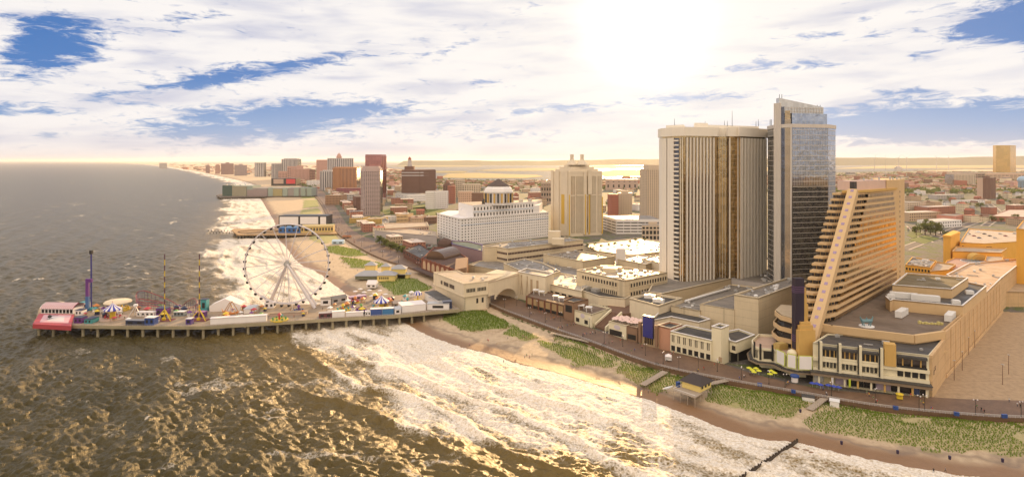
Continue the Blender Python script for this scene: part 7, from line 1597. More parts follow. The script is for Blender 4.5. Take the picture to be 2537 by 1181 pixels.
# near boardwalk odds and ends
def cafe(mat, lab, grp, px_, z=4.5, r=1.4):
    u0_ = None
    for x, y in px_:
        c = P(x, y, z+1)
        if u0_ is None: u0_ = umbrella(mat, r); u0_['label'] = lab; u0_['group'] = grp; u0_.location = (*c, z)
        else: dup(u0_, (*c, z), rg.random()*3)
cafe(plain('lime_canvas', (.62, .62, .04), .7), 'lime yellow cafe umbrella under the blank white signboards', 'lime cafe umbrellas', [(1856, 915), (1864, 920), (1873, 916), (1880, 922), (1868, 925), (1911, 922), (1919, 927), (1908, 930)])
cafe(plain('blue_canvas', (.03, .06, .38), .7), 'blue cafe umbrella in front of the hotel shops', 'blue cafe umbrellas', [(2013, 953), (2024, 954), (2033, 957), (2052, 958), (2066, 961), (2078, 963)])
cafe(TENT, 'white beach bar umbrella behind the carousel', 'white beach bar umbrellas', [(880, 724), (893, 718), (902, 726), (915, 721), (928, 729), (941, 722), (921, 735), (890, 733), (955, 731)], 3, 2.0)
k0_ = thing('ticket_kiosk', 'round white kiosk with a blue top under the blank signboards', 'kiosk', (*P(1969, 945, 4.5), 4.5)); c = P(1969, 945, 4.5); q = MB(); q.lathe((*c, 4.5), [(1.5, 0), (1.5, 2.4)], 14); q.build('wall', TENT, k0_); q = MB(); q.lathe((*c, 6.9), [(2.0, 0), (2.0, .8), (1.8, .9)], 14); q.build('roof', BLU, k0_)
v_ = thing('vendor_cart', 'white service cart under a pointed white canopy on the boardwalk', 'cart', (*P(1656, 893, 4.5), 4.5)); c = P(1656, 893, 4.5); q = MB(); q.cbox((*c, 4.9), 3.2, 1.6, 1.2, -.25).cbox((*c, 6.1), 2.0, 1.5, .3, -.25); q.build('body', WMET, v_)
q = MB(); q.lathe((*c, 6.9), [(2.4, 0), (2.35, .25), (.1, 1.4)], 4, .5); q.build('canopy', TENT, v_); q = MB(); [q.tube((c[0]+sx*1.5, c[1]+sy*1.5, 4.5), (c[0]+sx*1.5, c[1]+sy*1.5, 7.0), .06, 4) for sx in (-1, 1) for sy in (-1, 1)]; q.build('posts', METAL, v_)
for s_ in (-1, 1):
    for r_ in (-1, 1): q = MB(); q.tube((c[0]+s_*1.0, c[1]+r_*.7, 4.9), (c[0]+s_*1.0, c[1]+r_*.85, 4.9), .38, 10); q.build('wheel', BLACK, v_)
q = MB(); c = P(2229, 989, 4.5); q.cbox((*c, 4.9), 2.2, 1.3, 1.3, -.3).lathe((*c, 6.8), [(1.6, 0), (1.5, .3), (.1, .7)], 8); solo(q, 'yellow_cart', YELP, 'small cart with yellow canopy on the boardwalk before the hotel', 'cart')
bin0 = None
for i, (x, y, z_) in enumerate(((2085, 1099, 1.5), (2224, 1122, 1.5), (2353, 1136, 1.5), (2484, 1143, 1.5), (1983, 1020, 2.6))):
    c = P(x, y, z_); q = MB(); q.lathe((*c, z_-.1), [(.42, 0), (.50, 1.15), (.52, 1.2), (.3, 1.35)], 10)
    if bin0 is None: bin0 = solo(q, 'trash_barrel', plain('bin_navy', (.03, .02, .06), .5), 'dark trash barrel standing on the wet sand at the right', 'trash bin', 'beach trash barrels')
    else: dup(bin0, (*c, z_-.1))
bin1 = None
for i, (x, y) in enumerate(((1879, 955), (1885, 956), (1963, 972), (1968, 973), (2216, 1013), (2222, 1014), (2367, 1028), (2373, 1029), (2485, 1034), (2492, 1034))):
    c = P(x, y, 4.5); q = MB(); q.cbox((*c, 4.5), .9, .9, 1.3, -.2).cbox((*c, 5.8), 1.0, 1.0, .15, -.2)
    if bin1 is None: bin1 = solo(q, 'litter_bin', BLU, 'blue litter bin against the boardwalk rail', 'litter bin', 'blue litter bins in pairs')
    else: dup(bin1, (*c, 4.5))
bn0 = thing('bench', 'dark wooden bench against the boardwalk rail', 'bench', (0, 0, 4.5), 'boardwalk benches'); q = MB(); q.box(-1, 1, -.25, .25, 4.9, 4.97); q.build('seat', TAN, bn0); q = MB(); q.box(-1, 1, .22, .28, 4.97, 5.4); q.build('backrest', TAN, bn0)
for s_ in (-.8, .8): q = MB(); q.box(s_-.05, s_+.05, -.22, .25, 4.5, 4.9); q.build('leg', BLACK, bn0)
for k_ in range(26):
    i = nb[int(len(nb)*(k_+.5)/26)]; p = lerp(sea_side[i], land_side[i], .09); e = (sea_side[i][0]-sea_side[i-1][0], sea_side[i][1]-sea_side[i-1][1])
    if k_ == 0: bn0.location = (*p, 4.5); bn0.rotation_euler = (0, 0, math.atan2(e[1], e[0])); ORG[bn0] = (*p, 4.5)
    else: dup(bn0, (*p, 4.5), math.atan2(e[1], e[0]))
for x, y, m_, lb in ((2060, 958, plain('flag_white', (.6, .6, .62), .8), 'white feather flag in front of the hotel shops'), (2103, 962, plain('flag_lime', (.5, .6, .04), .8), 'lime feather flag in front of the hotel shops')):
    c = P(x, y, 4.5); q = MB(); q.tube((*c, 4.5), (*c, 9), .05, 4); q.box(c[0], c[0]+.9, c[1]-.03, c[1]+.03, 5.2, 8.9); solo(q, 'feather_flag', m_, lb, 'flag')
# cars
def car(matc):
    t_ = thing('parked_car', 'x', 'car', (0, 0, 0)); q = MB(); q.box(-2.2, 2.2, -.88, .88, .35, .85); q.add([(-1.5, -.8, .85), (1.2, -.8, .85), (1.2, .8, .85), (-1.5, .8, .85), (-1.0, -.65, 1.4), (.5, -.65, 1.4), (.5, .65, 1.4), (-1.0, .65, 1.4)], [(0, 1, 5, 4), (1, 2, 6, 5), (2, 3, 7, 6), (3, 0, 4, 7), (4, 5, 6, 7)]); bo = q.build('body', matc, t_)
    q = MB(); q.add([(-1.52, -.82, .9), (1.22, -.82, .9), (1.22, .82, .9), (-1.52, .82, .9), (-1.1, -.69, 1.3), (.62, -.69, 1.3), (.62, .69, 1.3), (-1.1, .69, 1.3)], [(0, 1, 5, 4), (1, 2, 6, 5), (2, 3, 7, 6), (3, 0, 4, 7)]); q.build('windows', WGL, t_)
    q = MB(); [q.tube((x, y-.1, .34), (x, y+.1, .34), .34, 8) for x in (-1.4, 1.4) for y in (-.8, .8)]; q.build('wheels', BLACK, t_); return t_
CC = [('white', (.7, .7, .7)), ('silver', (.40, .40, .41)), ('black', (.02, .02, .02)), ('red', (.35, .03, .03)), ('blue', (.04, .08, .22))]
CARS = [(nm, car(plain('car_'+nm, c, .25, .2))) for nm, c in CC]; usedc = set()
def put_car(p, z, rz, where):
    nm, c0 = rg.choice(CARS)
    if nm not in usedc: usedc.add(nm); c0.location = (*p, z); c0.rotation_euler = (0, 0, rz); c0['label'] = f'{nm} car parked {where}'; c0['group'] = f'{nm} cars parked {where}'; return
    dup(c0, (*p, z), rz, f'{nm} car parked {where}', f'{nm} cars parked {where}')
for r_ in range(4):
    for k_ in range(17):
        if rg.random() < .85: put_car(P(968+k_*6.4+r_*4, 606+r_*4.6+k_*.2, 3), 3.0, 1.2, 'in front of the long grey wall')
for r_ in range(3):
    for k_ in range(10):
        if rg.random() < .8: put_car(P(2250+k_*5.0, 566+r_*3.6, 3), 3.0, 1.0, 'in the lot behind the stepped hotel')
for k_ in range(12): put_car(P(1560+rg.uniform(0, 78), 600+rg.uniform(4, 20), 16.1), 16.1, rg.choice((.2, 1.77)), 'on the sunlit roof deck')
for k_ in range(8): put_car(P(2400+k_*13, 580+(k_ % 3)*5, 23.2), 23.15, .3, 'on the yellow garage roof')
for nm, c0 in CARS:
    if nm not in usedc: put_car(P(2260+rg.uniform(0, 40), 580, 3), 3, 1, 'in the lot behind the stepped hotel')
# ================================================================== trees
def leafm(name, c1, c2):
    m, k, b = mat_base(name); oi = k.node('ShaderNodeObjectInfo').outputs['Random']; n_ = k.noise(pos(k), .9, 3, .6); w_ = k.node('ShaderNodeTexWhiteNoise', noise_dimensions='1D'); k.put(w_.inputs['W'], k.m('MULTIPLY', k.node('ShaderNodeNewGeometry').outputs['Random Per Island'], 97.0))
    col = k.mix(k.m('MULTIPLY', k.m('ADD', n_, w_.outputs['Value']), .5), c1, c2); col = k.mix(k.m('MULTIPLY', oi, .5), col, (.10, .085, .02, 1)); k.put(b.inputs['Base Color'], col); b.inputs['Roughness'].default_value = .6
    b.inputs['Subsurface Weight'].default_value = 0; tr_ = k.node('ShaderNodeBsdfTranslucent'); k.put(tr_.inputs[0], k.mix(1.0, col, (1.6, 1.5, .7, 1), 'MULTIPLY')); mx = k.node('ShaderNodeMixShader'); mx.inputs[0].default_value = .35; k.l.new(b.outputs[0], mx.inputs[1]); k.l.new(tr_.outputs[0], mx.inputs[2]); out = [n for n in k.n if n.type == 'OUTPUT_MATERIAL'][0]; k.l.new(mx.outputs[0], out.inputs[0]); MATS[name] = m; return m
LEAF = leafm('tree_leaves', (.035, .065, .014), (.13, .17, .035)); BARK = wallm('bark', (.10, .07, .05))
def leafmesh(clumps, n_, size, seed):
    rs = np.random.RandomState(seed); V = []; per = n_//len(clumps)
    for (cx, cy, cz, rx, rz_) in clumps:
        d = rs.normal(size=(per, 3)); d /= np.linalg.norm(d, axis=1)[:, None]; r_ = rs.uniform(.45, 1.0, per)**.6; c = np.array([cx, cy, cz])+d*np.array([rx, rx, rz_])*r_[:, None]
        u = rs.normal(size=(per, 3)); u /= np.linalg.norm(u, axis=1)[:, None]; w = np.cross(u, d+rs.normal(size=(per, 3))*.5); w /= np.linalg.norm(w, axis=1)[:, None]+1e-6; s_ = (size*rs.uniform(.6, 1.3, per))[:, None]
        V.append(np.stack([c-u*s_, c+w*s_*.6, c+u*s_, c-w*s_*.6], 1))
    return np.concatenate(V).reshape(-1, 3)
def quads_obj(name, V, mat, parent=None):
    me = bpy.data.meshes.new(name); n_ = len(V); me.vertices.add(n_); me.vertices.foreach_set('co', V.astype(np.float32).ravel()); me.loops.add(n_); me.loops.foreach_set('vertex_index', np.arange(n_, dtype=np.int32)); me.polygons.add(n_//4); me.polygons.foreach_set('loop_start', np.arange(0, n_, 4, dtype=np.int32)); me.polygons.foreach_set('loop_total', np.full(n_//4, 4, np.int32)); me.update(calc_edges=True); me.materials.append(mat); o = bpy.data.objects.new(name, me); COL.objects.link(o)
    if parent: o.parent = parent
    return o
def tree(seed):
    rs = random.Random(seed); t_ = thing('broadleaf_tree', 'x', 'tree', (0, 0, 0)); q = MB(); h = 3.2; q.tube((0, 0, -.5), (.1, 0, h), .38, 7, .24); cl = []
    for k_ in range(9): a_ = k_*2.4+rs.random(); r_ = rs.uniform(1.0, 3.2); z_ = rs.uniform(3.6, 8.2)-r_*.4; c = (r_*math.cos(a_), r_*math.sin(a_), z_); q.tube((.1, 0, h-.4), c, .16, 5, .05); cl.append((*c, rs.uniform(1.3, 2.1), rs.uniform(1.0, 1.6)))
    q.build('trunk', BARK, t_); quads_obj('crown', leafmesh(cl, 620, .42, seed), LEAF, t_); return t_
TREES = [tree(k_) for k_ in range(4)]; usedt = set()
def put_tree(p, z, sc, lab, grp):
    i = rg.randrange(4); t_ = TREES[i]; s3 = (sc, sc, sc*rg.uniform(.85, 1.15)); l_ = lab
    if i not in usedt: usedt.add(i); t_.location = (*p, z); t_.scale = s3; t_['label'] = l_; t_['group'] = grp; CHILD.pop(t_, None)
    else: dup(t_, (*p, z), rg.random()*6, l_, grp, s3)
FOOT = []     # plan outlines kept clear
def clear_(p, m_=0):
    return not any((p[0]-c[0])**2+(p[1]-c[1])**2 < (r_+m_)**2 for c, r_ in FOOT)
bpy.context.view_layer.update()
for o in list(COL.objects):
    if o.parent is None and o.get('category') in ('building', 'tower', 'hotel', 'hotel tower', 'parking garage', 'parking deck', 'water tower'):
        bs = [o.matrix_world @ Vector(c) for ch in o.children if ch.type == 'MESH' and ch.name.split('.')[0] in ('wall', 'glazing', 'tank', 'shaft') for c in ch.bound_box]
        if bs: cx = [v.x for v in bs]; cy = [v.y for v in bs]; FOOT.append((((min(cx)+max(cx))/2, (min(cy)+max(cy))/2), max(max(cx)-min(cx), max(cy)-min(cy))*.55))
for x, y, s_ in ((2280, 577, 2.0), (2292, 582, 2.3), (2305, 580, 2.4), (2318, 584, 2.2), (2330, 580, 1.7), (2300, 572, 2.0), (2270, 583, 1.5), (2345, 586, 1.3)): put_tree(P(x, y, 3), 3, s_, 'large dark green tree in the clump behind the stepped hotel', 'clump of large trees behind the stepped hotel')
for k_ in range(14): x = 940+k_*4.6; put_tree(P(x, 606+k_*1.9+rg.uniform(-4, 2), 3), 3, rg.uniform(1.0, 1.35), 'green tree in the row between boardwalk and parked cars', 'tree row beside the boardwalk car park')
for x, y in ((1455, 612), (1475, 608), (1490, 613), (1508, 610), (1523, 606), (1540, 611), (1562, 602), (1580, 605), (1597, 598), (1466, 618), (1556, 612), (1574, 598)): put_tree(P(x, y, 17), 16.1, .55, 'small round tree on the sunlit roof deck', 'small trees on the sunlit roof deck')
for x, y, s_ in ((1112, 770, .5), (1098, 765, .4), (1122, 760, .4)): put_tree(P(x-12, y-12, PZ), PZ, s_, 'dark shrub tree against the cream pier building', 'shrub trees by the pier building')
def scatter(poly, n_, fn, gap_=0, z=3, tries=30):
    pw = pts(poly, z); xs = [p[0] for p in pw]; ys = [p[1] for p in pw]; k_ = 0; g = 0
    while k_ < n_ and g < n_*tries:
        g += 1; p = (rg.uniform(min(xs), max(xs)), rg.uniform(min(ys), max(ys)))
        if inpoly(p, pw) and clear_(p, gap_): fn(p, k_); k_ += 1
TOWNR = [(2245, 600), (2260, 560), (2450, 560), (2700, 570), (2700, 470), (2245, 470), (2240, 520)]
TOWNM = [(1370, 580), (1500, 530), (1640, 525), (1640, 462), (1100, 462), (1080, 500), (1110, 530)]
TOWNL = [(870, 560), (1085, 570), (1085, 470), (960, 462), (810, 468), (850, 520)]
# houses
ROOFS = [wallm('roof_brown', (.20, .12, .09)), wallm('roof_grey', (.25, .24, .25)), wallm('roof_red', (.36, .13, .09)), wallm('roof_pale', (.60, .52, .46))]
HW = [('white', WHITE), ('cream', CREAM2), ('brick', wallm('town_brick', (.38, .17, .12))), ('tan', wallm('town_tan', (.50, .37, .26))), ('grey', GREYW)]
def house(wi, ri, flat, w_, d_, h_):
    t_ = thing('flat_roof_house' if flat else 'gabled_house', 'x', 'building' if flat else 'house', (0, 0, 0)); q = MB()
    if flat: q.cbox((0, 0, h_), w_+.5, d_+.5, .4); q.cbox((w_*.2, 0, h_+.4), w_*.15, d_*.2, 1.6)
    else: w2, d2 = w_/2+.5, d_/2+.5; q.add([(-w2, -d2, h_), (w2, -d2, h_), (w2, d2, h_), (-w2, d2, h_), (-w2, 0, h_+d_*.38), (w2, 0, h_+d_*.38)], [(0, 1, 5, 4), (2, 3, 4, 5), (1, 2, 5), (3, 0, 4), (3, 2, 1, 0)])
    q.build('roof', ROOFS[ri], t_)
    q = MB(); q.cbox((0, 0, 0), w_, d_, h_); q.cm = 1; nw = max(2, int(w_/3.2)); nh = max(1, int(h_/3.3))
    for r_ in range(nh):
        for j in range(nw):
            for s_ in (-1, 1): u = -w_/2+w_*(j+.5)/nw; q.box(u-.55, u+.55, s_*(d_/2+.0)-.06, s_*(d_/2)+.06, h_*(r_+.35)/nh, h_*(r_+.75)/nh)
        for j in range(max(2, int(d_/3.2))):
            for s_ in (-1, 1): u = -d_/2+d_*(j+.5)/max(2, int(d_/3.2)); q.box(s_*w_/2-.06, s_*w_/2+.06, u-.55, u+.55, h_*(r_+.35)/nh, h_*(r_+.75)/nh)
    q.build('wall', [HW[wi][1], WGL], t_); return t_
HS = []; rnames = ['brown', 'grey', 'red', 'pale']
for j, (wi, ri, fl_, w_, d_, h_) in enumerate([(0, 1, 0, 11, 9, 7), (1, 0, 0, 13, 9, 7), (2, 2, 0, 14, 10, 8), (3, 3, 1, 22, 16, 9), (2, 3, 1, 30, 18, 11), (0, 3, 1, 26, 18, 10), (4, 1, 0, 12, 9, 7), (1, 2, 1, 18, 14, 13), (2, 1, 1, 20, 16, 14), (3, 0, 1, 34, 18, 12)]):
    HS.append((f"{HW[wi][0]} walled {rnames[ri]} roofed {'flat block' if fl_ else 'gabled house'}", house(wi, ri, fl_, w_, d_, h_)))
usedh = set(); MAXH = max(40, 0)
def put_house(p, idx, where, sc=1.0, rz=None):
    nm, h_ = HS[idx]; rz = rg.choice((.25, .25+math.pi/2)) if rz is None else rz; lb = f'{nm} {where}'
    if idx not in usedh: usedh.add(idx); h_.location = (*p, 3); h_.rotation_euler = (0, 0, rz); h_.scale = (sc, sc, sc); h_['label'] = lb; h_['group'] = lb; 
    else: dup(h_, (*p, 3), rz, lb, lb, (sc, sc, sc*rg.uniform(.85, 1.3)))
def hs(where, sc, small=.6, gap_=7):
    def f_(p, k_):
        idx = rg.choice((0, 1, 2, 6)) if rg.random() < small else rg.choice((3, 4, 5, 7, 8, 9)); FOOT.append((p, 10 if idx in (0, 1, 2, 6) else 17)); put_house(p, idx, where, sc)
    return f_
for x0_, x1_, yb, yt, m_, rf_, lb in ((2298, 2367, 531, 513, wallm('town_brick', (.38, .17, .12)), RWHITE, 'long red brick school like block with white roof edge in the right town'), (2248, 2293, 528, 502, BEIGE, RGREY, 'pale flat block with vertical strips just behind the stepped hotel'), (2252, 2330, 549, 527, wallm('town_tan', (.50, .37, .26)), RWHITE, 'tan complex with several white flat roofs in the right town'), (2316, 2382, 566, 548, WHITE, RWHITE, 'white two storey building with flat roofs beside the large trees'), (2368, 2388, 552, 535, wallm('salmon_wall', (.62, .28, .22)), RGREY, 'small salmon pink block beside the white two storey building'), (2322, 2388, 494, 483, GREYW, RWHITE, 'long low grey school with pale roof in the right town'), (2385, 2440, 508, 497, WHITE, wallm('roof_grey', (.25, .24, .25)), 'white hall with broad dark pitched roof in the right town'),
        (2245, 2280, 470, 458, wallm('salmon_wall', (.62, .28, .22)), RTAN, 'salmon stepped block behind the top of the stepped hotel')):
    Y_ = DY(yb); a, b_ = PD(x0_, Y_), PD(x1_, Y_+25); n_ = outn(a, b_); dp = 28; poly = [a, b_, (b_[0]-n_[0]*dp, b_[1]-n_[1]*dp), (a[0]-n_[0]*dp, a[1]-n_[1]*dp)]; zt_ = ZY(yt, Y_)
    th = block('town_building', lb, 'building', poly, 3, zt_, m_, rf_, par=.5); l_ = math.dist(a, b_); f = MB(); nn = int(l_/5.5); facade(th, f, a, b_, 3.5, zt_-.6, nn, max(2, int((zt_-3)/4)), .45, .5, .3, WGL, limit=0); f.build('wall_skin', m_, th); FOOT.append((centroid(poly), l_*.5))
bg2 = block('market_roof_hall', 'broad low hall with a pale flat roof above the yellow garage', 'building', pts([(2455, 535), (2560, 538), (2640, 520), (2500, 519)], 12), 3, 12, wallm('town_brick', (.38, .17, .12)), roofm('pale_dusty_roof', (.58, .46, .38)), par=.6); FOOT.append((centroid(pts([(2455, 535), (2560, 538), (2640, 520), (2500, 519)], 12)), 60))
gw = block('grey_wall_building', 'long plain grey walled building with ragged roofline above the car park', 'building', [PD(928, 830), PD(1082, 770), PD(1078, 820), PD(940, 905)], 3, 13.5, wallm('plain_grey', (.42, .38, .38)), RTAN, units=6, seed=6); FOOT.append((PD(1005, 830), 45))
ow = block('long_orange_building', 'long peach building with a row of square windows behind the grey wall', 'building', pts([(955, 566), (1062, 560), (1058, 550), (950, 553)], 15), 3, 15, PEA, RTAN, trim=CREAM2); a, b_ = pts([(955, 566), (1062, 560)], 15); f = MB(); facade(ow, f, a, b_, 5, 14, 18, 2, .5, .45, .3, WGL); f.build('wall_skin', PEA, ow); FOOT.append((PD(1005, 950), 40))
for x0_, x1_, yb, yt, m_, lb in ((865, 900, 553, 541, wallm('ochre_wall', (.55, .38, .12)), 'ochre hall along the boardwalk below the narrow brown slab'), (900, 945, 556, 543, wallm('ochre_wall', (.55, .38, .12)), 'ochre podium under the grey pink grid tower'), (945, 985, 549, 537, WHITE, 'white terraced block right of the grid tower'), (982, 1010, 552, 532, ORANGE, 'orange old hotel with a hipped top behind the peach building'), (1010, 1045, 550, 537, wallm('tan_wall3', (.48, .32, .22)), 'tan block right of the orange old hotel'), (1050, 1080, 555, 538, BROWN, 'brown brick block left of the white hotel'), (806, 846, 508, 484, wallm('brown_deco', (.36, .22, .14)), 'brown corner building with white awning along the far boardwalk'), (855, 878, 500, 482, GREYW, 'grey block behind the brown corner building'), (833, 895, 484, 466, wallm('plum_wall', (.30, .10, .13)), 'plum coloured casino hall at the foot of the orange brown tower'), (760, 792, 463, 447, WHITE, 'white stepped hall at the end of the far pier')):
    Y_ = DY(yb); a, b_ = PD(x0_, Y_), PD(x1_, Y_+10); poly = [a, b_, (b_[0]+5, b_[1]+30), (a[0]+3, a[1]+30)]; zt_ = ZY(yt, Y_); th = block('town_building', lb, 'building', poly, 3, zt_, m_, RTAN, par=.6, units=3, seed=yb); f = MB(); facade(th, f, a, b_, 4, zt_-1, max(4, int((x1_-x0_)/3.5)), max(2, int((zt_-3)/5)), .5, .45, .35, WGL, limit=0); f.build('wall_skin', m_, th); FOOT.append((centroid(poly), math.dist(a, b_)*.55))
# shops lining the far boardwalk
HSN = 0
fl_line = resample([p for p in BWL if 500 < p[1] < 2600][::1], 30)
for i, p in enumerate(fl_line):
    q_ = fl_line[min(i+1, 29)] if i < 29 else fl_line[i-1]; d = math.atan2(q_[1]-p[1], q_[0]-p[0]); nx, ny = math.sin(d), -math.cos(d)
    if nx < 0: nx, ny = -nx, -ny
    c = (p[0]+nx*22, p[1]+ny*22)
    if clear_(c, -6): put_house(c, rg.choice((3, 4, 5, 7, 9)), 'lining the far boardwalk', 1.0, d); FOOT.append((c, 16))
scatter(TOWNR, 78, hs('in the right hand town', 1.0, .72), 6); scatter(TOWNM, 92, hs('in the town behind the mall', 1.15, .35), 6); scatter(TOWNL, 66, hs('in the town beside the far boardwalk', 1.1, .3), 6)
scatter(TOWNR, 160, lambda p, k_: put_tree(p, 3, rg.uniform(.9, 1.6), 'street tree in the right hand town', 'street trees of the right hand town'), 1)
scatter(TOWNM, 50, lambda p, k_: put_tree(p, 3, rg.uniform(.9, 1.5), 'street tree in the town behind the mall', 'street trees behind the mall'), 1)
scatter(TOWNL, 40, lambda p, k_: put_tree(p, 3, rg.uniform(.9, 1.5), 'street tree in the town beside the far boardwalk', 'street trees by the far boardwalk'), 1)
# far roofs and woods that read as one mass
def far_boxes(name, poly, n_, mats, label, hmin, hmax, w0, w1, kind='stuff', seed=1):
    rs = random.Random(seed); pw = pts(poly, 3); xs = [p[0] for p in pw]; ys = [p[1] for p in pw]; q = MB(); k_ = 0; g = 0
    while k_ < n_ and g < n_*30:
        g += 1; x, y = rs.uniform(420, 2700), rs.uniform(min(p[1] for p in poly), max(p[1] for p in poly)); p = P(x, y, 3)
        if not inpoly(p, pw) or not clear_(p, 4): continue
        k_ += 1; q.cm = rs.randrange(len(mats)); w_ = rs.uniform(w0, w1)*(1+p[1]/4000); h_ = rs.uniform(hmin, hmax)*(2.2 if rs.random() < .06 else 1); a_ = rs.choice((.25, .25+1.57)); q.cbox((*p, 3), w_, w_*rs.uniform(.6, 1.2), h_, a_)
        q.cm = rs.randrange(len(mats)); q.cbox((p[0], p[1], 3+h_), w_*.9, w_*.6, .8, a_)
    return q.build(name, mats, kind=kind, label=label)
FM = [HW[1][1], HW[2][1], HW[3][1], ROOFS[0], ROOFS[1], ROOFS[2], BRICK, BROWN, ROOFS[3], PINK]
far_boxes('distant_rooftops', [(460, 420), (700, 441), (790, 468), (860, 468), (1090, 468), (1090, 455), (1640, 466), (2100, 470), (2700, 475), (2700, 425), (2300, 427), (2070, 433), (1640, 443), (1380, 450), (1180, 452), (1070, 446), (1030, 425), (900, 414), (600, 407), (400, 404)], 2600, FM, 'mass of low distant roofs between sea and bay', 6, 13, 10, 24)
rs = np.random.RandomState(9); V = []; pw = None
polyT = pts([(760, 466), (1090, 470), (1500, 470), (2200, 480), (2700, 480), (2700, 424), (2070, 430), (1640, 442), (1380, 449), (1070, 446), (980, 420), (800, 411), (600, 410)], 3); g = 0; cnt = 0
while cnt < 7000:
    x = rs.uniform(600, 2700); y = 424+ (rs.rand()**.8)*55; p = P(x, y, 3)
    if x < 2100 and rs.rand() < .45: continue
    if not inpoly(p, polyT): 
        g += 1
        if g > 60000: break
        continue
    cnt += 1; r_ = rs.uniform(4, 8)*(1+p[1]/9000); V.append(leafmesh([(p[0], p[1], 3+r_*.55, r_, r_*.6)], 14, r_*.42, cnt))
dw = quads_obj('distant_woods', np.concatenate(V), LEAF); tag(dw, 'distant belts of green trees among the roofs', kind='stuff')
# streets of the right hand town
STR = wallm('asphalt_street', (.14, .12, .11)); PAV = wallm('pale_pavement', (.42, .36, .30)); GRS = wallm('lawn_grass', (.12, .15, .03), var=.4, streak=0)
for i, (x0_, y0_, x1_, y1_, w_, m_) in enumerate(((2235, 618, 2440, 540, 11, STR), (2300, 600, 2255, 560, 8, STR), (2440, 560, 2520, 505, 9, STR), (2245, 520, 2540, 500, 9, STR), (2420, 480, 2500, 545, 8, STR), (1480, 540, 1560, 500, 10, STR), (1110, 520, 1360, 505, 10, STR), (870, 560, 1080, 545, 10, STR))):
    a, b_ = P(x0_, y0_, 3), P(x1_, y1_, 3); q = MB(); q.fbox(a, b_, 0, math.dist(a, b_), 2.6, 3.12+i*.004, -w_/2, w_/2); q.build('street', m_, kind='structure', label='asphalt street through the town'); q = MB(); q.fbox(a, b_, 0, math.dist(a, b_), 2.6, 3.24, w_/2, w_/2+2.2); q.fbox(a, b_, 0, math.dist(a, b_), 2.6, 3.24, -w_/2-2.2, -w_/2); q.build('pavement', PAV, kind='structure', label='pale pavement beside the street')
for pp in ([(2252, 594), (2290, 604), (2330, 590), (2290, 582)], [(2246, 582), (2262, 590), (2290, 578), (2262, 572)], [(945, 522), (1054, 512), (1110, 522), (1080, 540), (960, 538)], [(985, 512), (1054, 506), (1054, 516), (940, 522)]):
    q = MB(); q.prism(pts(pp, 3.3), 2.6, 3.3); q.build('lawn', GRS, kind='structure', label='open green lawn in the town')
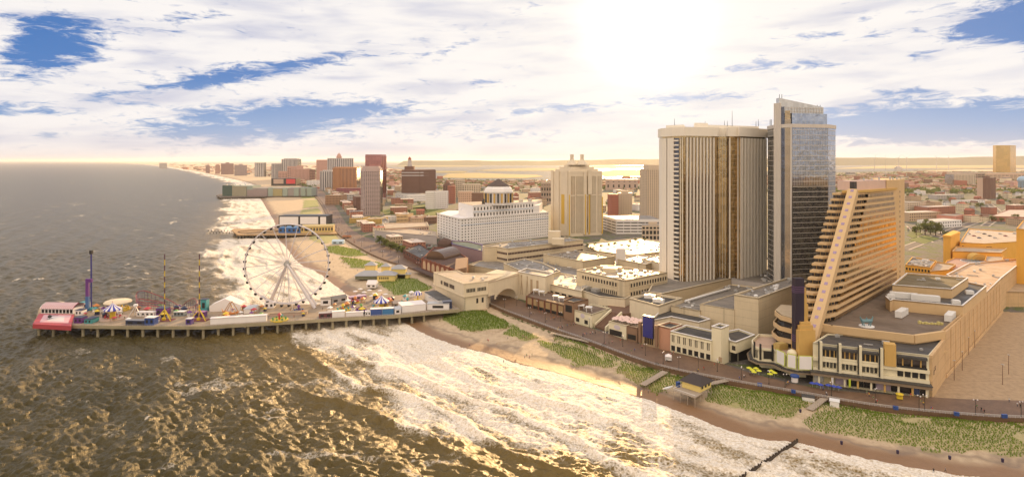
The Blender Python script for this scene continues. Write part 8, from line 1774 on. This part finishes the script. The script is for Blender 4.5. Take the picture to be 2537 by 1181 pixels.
# ================================================================== dune grass
rs = np.random.RandomState(5); V = []
for pi, (poly, dn, dr) in enumerate(DUNEW[:9]+DUNEW[-1:]):
    pa = np.array(poly); x0_, y0_ = pa.min(0); x1_, y1_ = pa.max(0); near = pi < 6 or pi == 9
    st = 1.15 if near and dr > .3 else .95 if near else 1.7
    X, Y = np.meshgrid(np.arange(x0_, x1_, st), np.arange(y0_, y1_, st)); X = X.ravel(); Y = Y.ravel(); jit = .18 if (near and dr > .3) else .5; X = X+rs.normal(0, jit, X.shape); Y = Y+rs.normal(0, jit, Y.shape)
    k_ = inside(X+9*(fbm(X/8, Y/8, 71, 3)-.5), Y+9*(fbm(X/8, Y/8, 72, 3)-.5), poly); d_ = dist_poly(X, Y, list(poly)+[poly[0]]); nn = fbm(X/11, Y/11, 50+pi, 3); k_ &= (nn > (.57-.42*dn)) & (d_+5*(nn-.5) > .5); X, Y = X[k_], Y[k_]
    Zs, _ = land_z(X[None, :], Y[None, :]); Z = Zs[0]
    for b_ in range(5):
        a_ = rs.uniform(0, 6.28, len(X)); hh = rs.uniform(.45, 1.0, len(X))*(1.0 if near else 1.3); w_ = .16; ln = rs.uniform(.1, .5, len(X)); ox = rs.normal(0, .16, len(X)); oy = rs.normal(0, .16, len(X))
        p0_ = np.stack([X+ox-w_*np.cos(a_), Y+oy-w_*np.sin(a_), Z-.1], 1); p1_ = np.stack([X+ox+w_*np.cos(a_), Y+oy+w_*np.sin(a_), Z-.1], 1); tx = ln*np.sin(a_); ty = -ln*np.cos(a_)
        p2_ = np.stack([X+ox+tx+.03, Y+oy+ty, Z+hh], 1); p3_ = np.stack([X+ox+tx-.03, Y+oy+ty, Z+hh], 1); V.append(np.stack([p0_, p1_, p2_, p3_], 1).reshape(-1, 3))
gr = quads_obj('dune_grass', np.concatenate(V), leafm('dune_grass_blades', (.085, .17, .012), (.26, .36, .04))); tag(gr, 'tufts of beach grass planted on the dunes', kind='stuff')
# dark planting along the foot of the boardwalk
V = []; k_ = 0
for i in range(0, N-1):
    if not 200 < sea_side[i][1] < 420: continue
    a, b_ = sea_side[i], sea_side[i+1]; d_ = (b_[0]-a[0], b_[1]-a[1]); L = math.hypot(*d_); nx, ny = -d_[1]/L, d_[0]/L
    if nx > 0: nx, ny = -nx, -ny
    for j in range(int(L/1.1)+1):
        if fbm(np.array([a[0]/20.]), np.array([a[1]/20.]), 3, 2)[0] < .42: continue
        p = lerp(a, b_, rg.random()); o_ = 1.2+rg.random()*2.6; V.append(leafmesh([(p[0]+nx*o_, p[1]+ny*o_, 2.9, .8, .55)], 26, .22, k_)); k_ += 1
o = quads_obj('dune_shrubs', np.concatenate(V), LEAF); tag(o, 'dark green shrubs along the foot of the boardwalk', kind='stuff')
# ------------------------------------------------------------------ haze
hz_ = MB(); hz_.box(-80000, 80000, -80000, 105000, -7.5, 232)
m = bpy.data.materials.new('haze_air'); m.use_nodes = True; k = NT(m.node_tree); k.n.clear()
v = k.node('ShaderNodeVolumePrincipled'); v.inputs['Color'].default_value = (.90, .90, .93, 1); v.inputs['Density'].default_value = 2.2e-5; v.inputs['Anisotropy'].default_value = .35
o = k.node('ShaderNodeOutputMaterial'); k.l.new(v.outputs[0], o.inputs['Volume'])
hob = hz_.build('haze', m, kind='stuff', label='golden haze hanging over the city and bay')
